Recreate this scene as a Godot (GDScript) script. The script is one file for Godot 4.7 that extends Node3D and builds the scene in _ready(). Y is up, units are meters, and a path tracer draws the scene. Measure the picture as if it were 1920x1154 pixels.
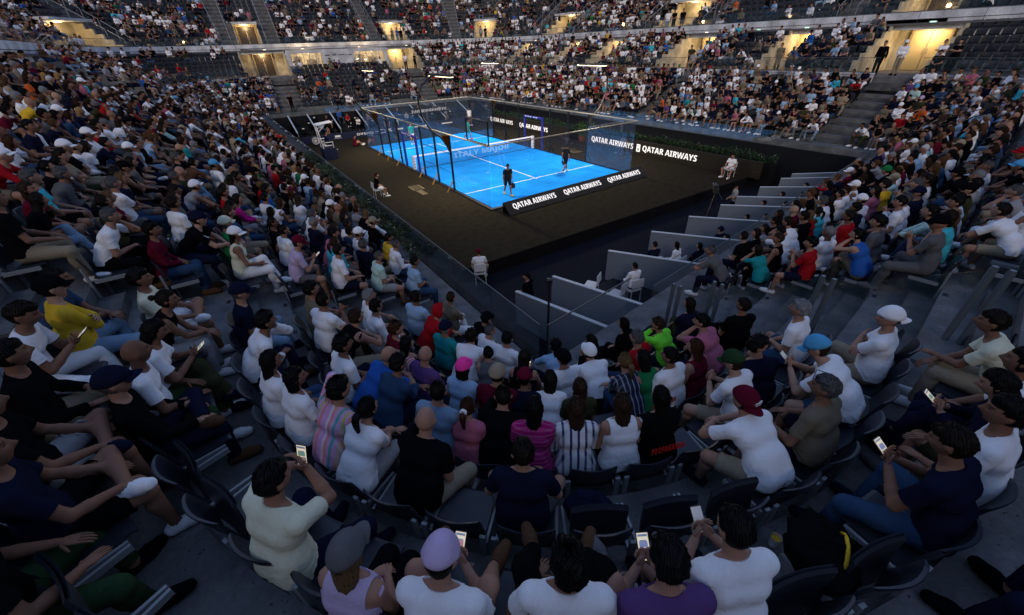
extends Node3D
# An evening padel match in a rounded arena: a raised court in a pit, three tiers of terraces, spectators all round.

const CAM_POS := Vector3(-15.1, 6.908, 26.878)
const CAM_ROT := Vector3(-0.58211, -0.57927, -0.03633)
const PITCH := 0.736   # depth of one lower row
const RISE := 0.352
const PIT_Y := -0.55

var rng := RandomNumberGenerator.new()
var mats := {}
var names := {}
var cam: Camera3D
var cam_inv: Transform3D

func _ready() -> void:
	rng.seed = 20240611
	setup_camera_and_light()
	make_textures()
	build_path()
	build_ground_and_terraces()
	build_vomitories()
	build_fascia_and_glass()
	build_court()
	build_boards()
	build_boxes()
	build_seats_and_people()
	build_details()

func setup_camera_and_light() -> void:
	cam = Camera3D.new()
	cam.name = "camera"
	cam.position = CAM_POS
	cam.rotation = CAM_ROT
	cam.fov = rad_to_deg(2.0 * atan(577.0 / 747.0))
	cam.near = 0.05
	cam.far = 400.0
	add_child(cam)
	cam_inv = Transform3D(Basis.from_euler(CAM_ROT), CAM_POS).affine_inverse()
	var we := WorldEnvironment.new()
	we.name = "world_environment"
	var env := Environment.new()
	env.background_mode = Environment.BG_SKY
	var sky := Sky.new()
	var sm := ProceduralSkyMaterial.new()
	sm.sky_top_color = Color(0.37, 0.45, 0.60)
	sm.sky_horizon_color = Color(0.58, 0.62, 0.69)
	sm.sky_curve = 0.18
	sm.ground_bottom_color = Color(0.05, 0.05, 0.06)
	sm.ground_horizon_color = Color(0.2, 0.2, 0.24)
	sm.sun_angle_max = 0.0
	sky.sky_material = sm
	env.sky = sky
	env.background_energy_multiplier = 1.0
	env.tonemap_mode = Environment.TONE_MAPPER_LINEAR
	env.tonemap_exposure = 1.95
	env.sdfgi_enabled = true
	env.ssao_enabled = true
	env.ssil_enabled = true
	we.environment = env
	add_child(we)
	# the bright western sky after sunset, behind the camera and to its left: broad and weak
	var sun := DirectionalLight3D.new()
	sun.name = "evening_sun"
	sun.rotation = Vector3(deg_to_rad(-25.0), deg_to_rad(-38.0), 0.0)
	sun.light_energy = 0.27
	sun.light_angular_distance = 18.0
	sun.light_color = Color(1.0, 0.93, 0.86)
	sun.shadow_enabled = true
	add_child(sun)

# ---------------------------------------------------------------- materials
var tex := {}
func noise_image(size: int, freq: float, oct: int, lo: float, hi: float, sd: int, tint := Vector3.ONE) -> Image:
	var n := FastNoiseLite.new()
	n.seed = sd
	n.frequency = freq
	n.fractal_octaves = oct
	n.noise_type = FastNoiseLite.TYPE_SIMPLEX_SMOOTH
	var im := n.get_seamless_image(size, size)
	im.convert(Image.FORMAT_L8)
	var out := Image.create(size, size, false, Image.FORMAT_RGB8)
	for y in size:
		for x in size:
			var g := lerpf(lo, hi, im.get_pixel(x, y).r)
			out.set_pixel(x, y, Color(g * tint.x, g * tint.y, g * tint.z))
	return out

func make_textures() -> void:
	# concrete: broad stains, fine grain and dark specks
	var broad := noise_image(256, 0.012, 4, 0.74, 1.0, 3)
	var fine := noise_image(256, 0.16, 3, 0.86, 1.0, 4)
	var r2 := RandomNumberGenerator.new()
	r2.seed = 7
	for y in 256:
		for x in 256:
			var a := broad.get_pixel(x, y).r * fine.get_pixel(x, y).r
			broad.set_pixel(x, y, Color(a, a, a * 1.01))
	for i in 240:
		var px := r2.randi_range(0, 255)
		var py := r2.randi_range(0, 255)
		var g := r2.randf_range(0.25, 0.6)
		broad.set_pixel(px, py, Color(g, g, g))
		if r2.randf() < 0.4:
			broad.set_pixel((px + 1) % 256, py, Color(g, g, g))
	tex.concrete = ImageTexture.create_from_image(broad)
	tex.cloth = ImageTexture.create_from_image(noise_image(128, 0.2, 3, 0.95, 1.0, 11))
	var cp := noise_image(512, 0.25, 3, 0.55, 1.0, 12)
	var cb := noise_image(512, 0.009, 4, 0.85, 1.08, 15)
	for y in 512:
		for x in 512:
			var g := cp.get_pixel(x, y).r * cb.get_pixel(x, y).r
			cp.set_pixel(x, y, Color(g, g, g))
	tex.carpet = ImageTexture.create_from_image(cp)
	tex.turf = ImageTexture.create_from_image(noise_image(512, 0.008, 4, 0.84, 1.0, 13))
	tex.hair = ImageTexture.create_from_image(noise_image(128, 0.12, 3, 0.4, 1.0, 14))
	var nn := FastNoiseLite.new()
	nn.seed = 5
	nn.frequency = 0.013
	nn.fractal_octaves = 2
	nn.noise_type = FastNoiseLite.TYPE_SIMPLEX_SMOOTH
	nn.fractal_type = FastNoiseLite.FRACTAL_RIDGED
	var cn := nn.get_seamless_image(256, 256)
	cn.convert(Image.FORMAT_RGBA8)
	cn.bump_map_to_normal_map(10.0)
	tex.folds = ImageTexture.create_from_image(cn)

func lin(r: float, g: float, b: float) -> Color:
	return Color(r, g, b).linear_to_srgb()

func mat(key: String, c: Color, rough := 0.85, metal := 0.0, texture := "", scale := 1.0, world := false) -> StandardMaterial3D:
	if mats.has(key):
		return mats[key]
	var m := StandardMaterial3D.new()
	m.albedo_color = c
	m.roughness = rough
	m.metallic = metal
	m.metallic_specular = 0.5 if rough < 0.5 else (0.25 if rough < 0.7 else 0.06)
	if texture != "":
		m.albedo_texture = tex[texture]
		m.uv1_triplanar = true
		m.uv1_world_triplanar = world
		m.uv1_scale = Vector3.ONE * scale
	mats[key] = m
	return m

func glass(key: String, alpha := 0.1, c := Color(0.6, 0.72, 0.75)) -> StandardMaterial3D:
	if mats.has(key):
		return mats[key]
	var m := StandardMaterial3D.new()
	m.transparency = BaseMaterial3D.TRANSPARENCY_ALPHA
	m.albedo_color = Color(c.r, c.g, c.b, alpha)
	m.roughness = 0.02
	m.metallic_specular = 0.5
	mats[key] = m
	return m

func glow(key: String, c: Color, energy: float) -> StandardMaterial3D:
	key += "_%.2f" % energy
	if mats.has(key):
		return mats[key]
	var m := StandardMaterial3D.new()
	m.albedo_color = Color(0.8, 0.8, 0.8)
	m.emission_enabled = true
	m.emission = c
	m.emission_energy_multiplier = energy
	m.roughness = 0.6
	mats[key] = m
	return m

# ---------------------------------------------------------------- mesh building
class MB:
	var v := PackedVector3Array()
	var n := PackedVector3Array()
	func tri(a: Vector3, b: Vector3, c: Vector3) -> void:
		var nn := (b - a).cross(c - a).normalized()
		v.append(a); v.append(c); v.append(b)
		n.append(nn); n.append(nn); n.append(nn)
	func quad(a: Vector3, b: Vector3, c: Vector3, d: Vector3) -> void:
		tri(a, b, c)
		tri(a, c, d)
	func box(c: Vector3, s: Vector3, b := Basis.IDENTITY, bevel := 0.0) -> MB:
		var x := b.x * s.x * 0.5
		var y := b.y * s.y * 0.5
		var z := b.z * s.z * 0.5
		if bevel <= 0.0:
			quad(c - x - y + z, c + x - y + z, c + x + y + z, c - x + y + z)
			quad(c + x - y - z, c - x - y - z, c - x + y - z, c + x + y - z)
			quad(c + x - y + z, c + x - y - z, c + x + y - z, c + x + y + z)
			quad(c - x - y - z, c - x - y + z, c - x + y + z, c - x + y - z)
			quad(c - x + y + z, c + x + y + z, c + x + y - z, c - x + y - z)
			quad(c - x - y - z, c + x - y - z, c + x - y + z, c - x - y + z)
			return self
		# chamfered: inset faces, edge strips and corner triangles
		var ax := [b.x, b.y, b.z]
		var h := [s.x * 0.5, s.y * 0.5, s.z * 0.5]
		for i in 3:
			var j := (i + 1) % 3
			var k := (i + 2) % 3
			for sg in [-1.0, 1.0]:
				var o: Vector3 = c + ax[i] * h[i] * sg
				var u: Vector3 = ax[j] * (h[j] - bevel)
				var w: Vector3 = ax[k] * (h[k] - bevel) * sg
				quad(o - u - w, o + u - w, o + u + w, o - u + w)
			for sj in [-1.0, 1.0]:
				for sk in [-1.0, 1.0]:
					var e1: Vector3 = c + ax[j] * h[j] * sj + ax[k] * (h[k] - bevel) * sk
					var e2: Vector3 = c + ax[j] * (h[j] - bevel) * sj + ax[k] * h[k] * sk
					var l: Vector3 = ax[i] * (h[i] - bevel)
					if sj * sk > 0:
						quad(e1 - l, e2 - l, e2 + l, e1 + l) if false else quad(e1 - l, e1 + l, e2 + l, e2 - l)
					else:
						quad(e1 - l, e2 - l, e2 + l, e1 + l)
		return self
	func bar(a: Vector3, b: Vector3, w: float, hgt: float, up := Vector3.UP) -> MB:
		var z := (b - a).normalized()
		if absf(z.dot(up)) > 0.98:
			up = Vector3.RIGHT
		var x := up.cross(z).normalized()
		return box((a + b) * 0.5, Vector3(w, hgt, a.distance_to(b)), Basis(x, z.cross(x), z))
	func tube(pts: PackedVector3Array, rad: PackedFloat32Array, sides := 8, caps := true) -> MB:
		var rings := []
		var norms := []
		var side := Vector3.ZERO
		for i in pts.size():
			var t: Vector3 = (pts[mini(i + 1, pts.size() - 1)] - pts[maxi(i - 1, 0)]).normalized()
			if side == Vector3.ZERO:
				side = t.cross(Vector3.UP if absf(t.y) < 0.9 else Vector3.RIGHT).normalized()
			else:
				side = (side - t * side.dot(t)).normalized()
			var o := t.cross(side)
			var ring := PackedVector3Array()
			var nr := PackedVector3Array()
			for k in sides:
				var a := TAU * k / sides
				var dir := side * cos(a) + o * sin(a)
				ring.append(pts[i] + dir * rad[i])
				nr.append(dir)
			rings.append(ring)
			norms.append(nr)
		for i in pts.size() - 1:
			for k in sides:
				var k2 := (k + 1) % sides
				var a: Vector3 = rings[i][k]
				var b: Vector3 = rings[i][k2]
				var c: Vector3 = rings[i + 1][k2]
				var d: Vector3 = rings[i + 1][k]
				var na: Vector3 = norms[i][k]
				var nb: Vector3 = norms[i][k2]
				var nc: Vector3 = norms[i + 1][k2]
				var nd: Vector3 = norms[i + 1][k]
				v.append(a); v.append(c); v.append(b); n.append(na); n.append(nc); n.append(nb)
				v.append(a); v.append(d); v.append(c); n.append(na); n.append(nd); n.append(nc)
		if caps:
			for k in sides - 2:
				tri(rings[0][0], rings[0][k + 2], rings[0][k + 1])
				var l := pts.size() - 1
				tri(rings[l][0], rings[l][k + 1], rings[l][k + 2])
		return self
	func mesh() -> ArrayMesh:
		var m := ArrayMesh.new()
		if v.is_empty():
			return m
		var arr := []
		arr.resize(Mesh.ARRAY_MAX)
		arr[Mesh.ARRAY_VERTEX] = v
		arr[Mesh.ARRAY_NORMAL] = n
		m.add_surface_from_arrays(Mesh.PRIMITIVE_TRIANGLES, arr)
		return m

func numbered(called: String) -> String:
	names[called] = names.get(called, 0) + 1
	return called if names[called] == 1 else "%s_%03d" % [called, names[called] - 1]

func thing(called: String, label: String, category: String, at := Vector3.ZERO, turn := 0.0, group := "", kind := "") -> Node3D:
	var o := Node3D.new()
	o.name = numbered(called)
	add_child(o)
	o.position = at
	o.rotation.y = turn
	tag(o, label, category, group, kind)
	return o

func tag(o: Node, label: String, category: String, group := "", kind := "") -> void:
	o.set_meta("label", label)
	o.set_meta("category", category)
	if group != "":
		o.set_meta("group", group)
	if kind != "":
		o.set_meta("kind", kind)

func part(called: String, mesh: Mesh, m: Material, parent: Node, at := Vector3.ZERO, b := Basis.IDENTITY) -> MeshInstance3D:
	var o := MeshInstance3D.new()
	o.name = called
	o.mesh = mesh
	o.material_override = m
	o.transform = Transform3D(b, at)
	parent.add_child(o, true)
	return o

func solo(called: String, mesh: Mesh, m: Material, label: String, category: String, group := "", kind := "") -> MeshInstance3D:
	var o := MeshInstance3D.new()
	o.name = numbered(called)
	o.mesh = mesh
	o.material_override = m
	add_child(o)
	tag(o, label, category, group, kind)
	return o

func text_part(s: String, width: float, height: float, m: Material, parent: Node, p: Vector3, b := Basis.IDENTITY) -> void:
	# lettering fitted to a width and a capital height
	var t := text_mesh(s, 1.0, 0.01)
	var bb := t.get_aabb()
	var sc := Vector3(width / bb.size.x, height / bb.size.y, 0.6)
	part("lettering", t, m, parent, p - b * Vector3(bb.get_center().x * sc.x, bb.get_center().y * sc.y, 0), b * Basis.from_scale(sc))

func text_mesh(s: String, height: float, depth := 0.01, bold := true, serif := false) -> TextMesh:
	var t := TextMesh.new()
	var f := SystemFont.new()
	f.font_names = PackedStringArray(["Droid Serif" if serif else "Droid Sans"])
	f.font_weight = 700 if bold else 400
	t.font = f
	t.text = s
	t.font_size = 64
	t.pixel_size = height / 46.0
	t.depth = depth
	t.curve_step = 4.0
	return t

# a flattened ring of ordinals for labels
const ORD := ["front", "second", "third", "fourth", "fifth", "sixth", "seventh", "eighth", "ninth", "tenth", "eleventh", "twelfth"]
func nth(k: int) -> String:
	if k < 12:
		return ORD[k]
	var n := k + 1
	var suf := "th"
	if n % 100 < 11 or n % 100 > 13:
		suf = ["th", "st", "nd", "rd", "th", "th", "th", "th", "th", "th"][n % 10]
	return "%d%s" % [n, suf]

# where a point falls in the picture, in units of the half height (x may reach 1.66), and its depth
func seen(p: Vector3) -> Vector3:
	var q := cam_inv * p
	if q.z > -0.2:
		return Vector3(99, 99, -1)
	return Vector3(q.x / -q.z * 747.0 / 577.0, q.y / -q.z * 747.0 / 577.0, -q.z)
func in_view(p: Vector3, m := 1.12) -> bool:
	var q := seen(p)
	return q.z > 0.0 and absf(q.x) < 1.664 * m and absf(q.y) < m

# ---------------------------------------------------------------- the bowl: a rounded path round the pit, s along it, d outward
var corners := [Vector2(-11.35, -22.8), Vector2(-11.35, 22.2), Vector2(11.5, 19.6), Vector2(11.5, -20.8)]
var seg := []
var S_ALL := 0.0
const RR := 9.0
func build_path() -> void:
	var tg := []
	var no := []
	for i in 4:
		var t: Vector2 = (corners[(i + 1) % 4] - corners[i]).normalized()
		tg.append(t)
		no.append(Vector2(-t.y, t.x))
	for i in 4:
		var L: float = corners[i].distance_to(corners[(i + 1) % 4])
		seg.append({"edge": true, "s": S_ALL, "L": L, "a": corners[i], "t": tg[i], "n": no[i]})
		S_ALL += L
		var a0: float = no[i].angle()
		var sp: float = wrapf(no[(i + 1) % 4].angle() - a0, -PI, PI)
		seg.append({"edge": false, "s": S_ALL, "L": absf(sp) * RR, "a": corners[(i + 1) % 4], "a0": a0, "sp": sp})
		S_ALL += absf(sp) * RR

func nrm(s: float) -> Vector2:
	s = fposmod(s, S_ALL)
	for g in seg:
		if s <= g.s + g.L + 1e-5:
			if g.edge:
				return g.n
			return Vector2.from_angle(g.a0 + g.sp * (s - g.s) / g.L)
	return seg[0].n
func at(s: float, d: float, y := 0.0) -> Vector3:
	s = fposmod(s, S_ALL)
	for g in seg:
		if s <= g.s + g.L + 1e-5:
			var p: Vector2
			if g.edge:
				p = g.a + g.t * (s - g.s) + g.n * d
			else:
				p = g.a + Vector2.from_angle(g.a0 + g.sp * (s - g.s) / g.L) * d
			return Vector3(p.x, y, p.y)
	return Vector3.ZERO
func facing(s: float) -> float:   # turn about y that makes +z look into the pit
	var n := -nrm(s)
	return atan2(n.x, n.y)
func run_length(s0: float, s1: float, d: float) -> float:
	var L := 0.0
	var p := at(s0, d)
	var k := maxi(2, int((s1 - s0) / 0.5))
	for i in k:
		var q := at(lerpf(s0, s1, (i + 1.0) / k), d)
		L += p.distance_to(q)
		p = q
	return L
# sample points of s between s0 and s1: the ends of the straights and steps round the corners
func cuts(s0: float, s1: float) -> PackedFloat32Array:
	var out := PackedFloat32Array([s0])
	for turn in [0.0, S_ALL]:
		for g in seg:
			var n := 1 if g.edge else 16
			for i in n + 1:
				var s: float = g.s + turn + g.L * i / n
				if s > s0 + 0.02 and s < s1 - 0.02 and s > out[out.size() - 1] + 0.02:
					out.append(s)
	out.append(s1)
	return out

# a bent block: between s0 and s1, d0..d1, y0..y1, closed
func ring_block(mb: MB, s0: float, s1: float, d0: float, d1: float, y0: float, y1: float) -> MB:
	var c := cuts(s0, s1)
	for i in c.size() - 1:
		var a := at(c[i], d0)
		var b := at(c[i + 1], d0)
		var e := at(c[i], d1)
		var f := at(c[i + 1], d1)
		var lo := Vector3.UP * y0
		var hi := Vector3.UP * y1
		mb.quad(a + hi, b + hi, f + hi, e + hi)
		mb.quad(b + lo, a + lo, e + lo, f + lo)
		mb.quad(b + lo, b + hi, a + hi, a + lo)
		mb.quad(e + lo, e + hi, f + hi, f + lo)
	for q in [[c[0], true], [c[c.size() - 1], false]]:
		var a := at(q[0], d0)
		var e := at(q[0], d1)
		var lo := Vector3.UP * y0
		var hi := Vector3.UP * y1
		if q[1]:
			mb.quad(a + lo, a + hi, e + hi, e + lo)
		else:
			mb.quad(e + lo, e + hi, a + hi, a + lo)
	return mb

# ranges of s, holes taken out
func minus(ranges: Array, holes: Array) -> Array:
	var out := ranges.duplicate()
	for h in holes:
		var nx := []
		for r in out:
			if h[1] <= r[0] or h[0] >= r[1]:
				nx.append(r)
				continue
			if h[0] > r[0]:
				nx.append([r[0], h[0]])
			if h[1] < r[1]:
				nx.append([h[1], r[1]])
		out = nx
	return out

# stairs of the lower tier, [s0, s1]
var aisles := [[13.6, 14.8], [28.2, 29.4], [42.35, 43.65], [61.75, 64.3], [76.0, 77.2], [97.4, 99.3], [110.9, 112.1], [124.0, 125.1], [138.4, 139.4], [154.0, 156.1], [168.8, 171.1]]
var mid_doors := [[14.5, 19.5], [97.2, 100.9], [104.9, 106.9], [112.2, 115.6], [122.2, 124.5], [128.6, 130.4], [137.2, 139.2], [153.4, 157.3], [168.6, 173.2]]
var upper_doors := [[5.9, 8.4], [181.4, 184.3], [170.4, 172.9], [153.3, 156.0], [143.6, 145.6], [134.4, 137.4], [116.4, 120.2], [98.4, 101.4], [26.0, 29.0]]
const VIP := [157.3, 168.6]
const LONG := [19.5, 64.4]   # here the lower rows climb on without a parapet
const MID_D := 6.3
const MID_Y := 4.75
const UP_D := 11.3
const UP_Y := 7.5
const UP_P := 0.78
const UP_R := 0.43
const UP_ROWS := 20
func lower_y(k: int) -> float: return 1.8 + RISE * k
func lower_d(k: int) -> float: return 0.82 + PITCH * k
func mid_y(k: int) -> float: return MID_Y + RISE * k
func mid_d(k: int) -> float: return MID_D + PITCH * k
func up_y(k: int) -> float: return UP_Y + UP_R * k
func up_d(k: int) -> float: return UP_D + UP_P * k

func build_ground_and_terraces() -> void:
	var conc := mat("concrete", lin(0.195, 0.195, 0.195), 0.9, 0.0, "concrete", 0.45, true)
	var conc_dark := mat("concrete_dark", lin(0.13, 0.13, 0.13), 0.92, 0.0, "concrete", 0.6, true)
	var g := MB.new()
	g.box(Vector3(0, PIT_Y - 3.0, 0), Vector3(600, 1.0, 600))
	solo("ground", g.mesh(), conc_dark, "bare dark ground that carries the whole arena", "ground", "", "structure")
	var pf := MB.new()
	pf.box(Vector3(0.4, PIT_Y - 0.1, -0.3), Vector3(27.0, 0.2, 50.0))
	solo("pit_floor", pf.mesh(), mat("pit", lin(0.018, 0.02, 0.03), 0.8, 0.0, "carpet", 1.5, true), "dark blue grey floor of the sunken arena pit", "floor", "", "structure")
	# lower terrace
	var lt := thing("lower_terrace", "grey concrete terrace of the lower tier round the pit", "terrace", Vector3.ZERO, 0, "", "structure")
	var wall := MB.new()
	ring_block(wall, 0.0, 62.15, 0.0, 0.22, PIT_Y - 0.3, 1.5)
	ring_block(wall, 63.55, S_ALL, 0.0, 0.22, PIT_Y - 0.3, 1.5)
	part("pit_wall", wall.mesh(), mat("pit_wall", lin(0.012, 0.013, 0.016), 0.85), lt)
	for k in 7:
		var mb := MB.new()
		var mb2 := MB.new()
		var y := lower_y(k)
		var d0 := 0.22 if k == 0 else lower_d(k)
		ring_block(mb, 0, S_ALL, d0, lower_d(k + 1) + 0.002, y - RISE - 0.3, y)
		part("terrace_step", mb.mesh(), conc, lt)
	for k in range(7, 10):
		var mb := MB.new()
		ring_block(mb, VIP[0], VIP[1], lower_d(k), lower_d(k + 1) + 0.002, lower_y(k) - RISE - 0.3, lower_y(k))
		part("terrace_step", mb.mesh(), conc, lt)
	for k in range(7, 13):
		var mb := MB.new()
		ring_block(mb, LONG[0], LONG[1], lower_d(k), lower_d(k + 1) + 0.002, lower_y(k) - RISE - 0.3, lower_y(k))
		part("terrace_step", mb.mesh(), conc, lt)
	# half steps in the stairs, a little darker than the rows
	for a in aisles:
		var long: bool = a[0] > LONG[0] and a[1] < LONG[1]
		for k in (12 if long else 7):
			var mb := MB.new()
			if true:
				ring_block(mb, a[0] + 0.02, a[1] - 0.02, lower_d(k + 1) - 0.31, lower_d(k + 1) - 0.003, lower_y(k) + 0.003, lower_y(k) + RISE * 0.5)
				part("stair_step", mb.mesh(), conc_dark, lt)
		for k in (0 if long else 2):
			var mb := MB.new()
			ring_block(mb, a[0] + 0.02, a[1] - 0.02, lower_d(7) + 0.02 + 0.3 * k - 0.6, lower_d(7) + 0.02, lower_y(6) + RISE * 0.5 + 0.003 + 0.18 * k, lower_y(6) + RISE * 0.5 + 0.18 * (k + 1))
			part("stair_step", mb.mesh(), conc_dark, lt)
		for k in range(1, 7):   # small dark row plates at the ends of the steps
			for s in [a[0] + 0.16, a[1] - 0.16]:
				if at(s, 2.0).distance_to(Vector3(CAM_POS.x, 0, CAM_POS.z)) > 14.0:
					continue
				var pl := MB.new()
				ring_block(pl, s - 0.05, s + 0.05, lower_d(k) + 0.03, lower_d(k) + 0.09, lower_y(k), lower_y(k) + 0.004)
				part("row_plate", pl.mesh(), mat("plate_dark", lin(0.02, 0.02, 0.022), 0.6), lt)
	# middle tier
	var white := mat("white_wall", lin(0.74, 0.75, 0.76), 0.7, 0.0, "concrete", 0.25, true)
	var mt := thing("middle_terrace", "concrete terrace of the middle tier behind a pale parapet", "terrace", Vector3.ZERO, 0, "", "structure")
	var mid_runs := minus([[0.0, S_ALL]], [VIP, LONG])
	var mids := minus(mid_runs, mid_doors)
	for r in mid_runs:
		var p := MB.new()
		ring_block(p, r[0], r[1], lower_d(7) + 0.03, MID_D + 0.001, 3.3, MID_Y)
		part("walkway", p.mesh(), conc, mt)
	for r in minus(minus(mid_runs, aisles), [[61.0, 64.4]]):
		var p := MB.new()
		ring_block(p, r[0], r[1], lower_d(7) - 0.02, lower_d(7) + 0.026, 3.7, MID_Y + 0.09)
		ring_block(p, r[0], r[1], lower_d(7) - 0.06, lower_d(7) + 0.1, MID_Y + 0.092, MID_Y + 0.17)
		part("parapet", p.mesh(), white, mt)
	for r in mids:
		for k in 6:
			var mb := MB.new()
			ring_block(mb, r[0], r[1], mid_d(k), mid_d(k + 1) + 0.002, mid_y(k) - 0.6, mid_y(k))
			part("terrace_step", mb.mesh(), conc, mt)
		var w := MB.new()
		ring_block(w, r[0], r[1], mid_d(6) + 0.004, mid_d(6) + 0.2, 6.0, 7.2)
		part("back_wall", w.mesh(), white, mt)
	# upper tier
	var ut := thing("upper_terrace", "steep concrete terrace of the upper tier above the pale fascia", "terrace", Vector3.ZERO, 0, "", "structure")
	for k in UP_ROWS:
		for r in minus([[0.0, S_ALL]], upper_doors if k < 6 else []):
			var mb := MB.new()
			ring_block(mb, r[0], r[1], up_d(k), up_d(k + 1) + 0.002, up_y(k) - UP_R - 0.12, up_y(k))
			part("terrace_step", mb.mesh(), conc, ut)
	var rim := MB.new()
	ring_block(rim, 0, S_ALL, up_d(UP_ROWS) + 0.004, up_d(UP_ROWS) + 0.3, up_y(UP_ROWS) - 1.0, up_y(UP_ROWS) + 1.6)
	part("rim_wall", rim.mesh(), white, ut)

# ---------------------------------------------------------------- door openings with warm light
func warm_lamp(parent: Node3D, p: Vector3, energy: float, w: float, turn: float) -> void:
	var mb := MB.new()
	mb.box(Vector3.ZERO, Vector3(w, 0.05, 0.16), Basis.IDENTITY, 0.01)
	part("ceiling_light", mb.mesh(), glow("warm_lamp", Color(1.0, 0.82, 0.5), 0.9), parent, p, Basis(Vector3.UP, turn))
	var l := OmniLight3D.new()
	l.name = "lamp_light"
	l.light_color = Color(1.0, 0.86, 0.64)
	l.light_energy = energy
	l.light_size = 0.25
	l.omni_range = 12.0
	l.shadow_enabled = true
	parent.add_child(l, true)
	l.position = p + Vector3.DOWN * 0.18

func double_door(parent: Node3D, s: float, d: float, y: float, dark: bool) -> void:
	var f := facing(s)
	var b := Basis(Vector3.UP, f)
	var p := at(s, d, y)
	var dm := mat("door_brown", lin(0.035, 0.025, 0.016), 0.35) if dark else mat("door_cream", lin(0.5, 0.4, 0.22), 0.5)
	var fm := mat("door_frame", lin(0.30, 0.24, 0.15), 0.5)
	for sg in [-1.0, 1.0]:
		var leaf := MB.new()
		leaf.box(Vector3(sg * 0.47, 1.08, 0.03), Vector3(0.88, 2.12, 0.05), Basis.IDENTITY, 0.008)
		var o := part("door", leaf.mesh(), dm, parent, p, b)
		var hd := MB.new()
		hd.box(Vector3(sg * 0.09, 1.05, 0.09), Vector3(0.03, 0.3, 0.04))
		part("handle", hd.mesh(), mat("steel", lin(0.4, 0.4, 0.42), 0.35, 0.8), o)
	var fr := MB.new()
	fr.box(Vector3(-0.97, 1.12, 0.04), Vector3(0.1, 2.24, 0.09))
	fr.box(Vector3(0.97, 1.12, 0.04), Vector3(0.1, 2.24, 0.09))
	fr.box(Vector3(0, 2.2, 0.04), Vector3(1.84, 0.1, 0.09))
	part("door_frame", fr.mesh(), fm, parent, p, b)

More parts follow.
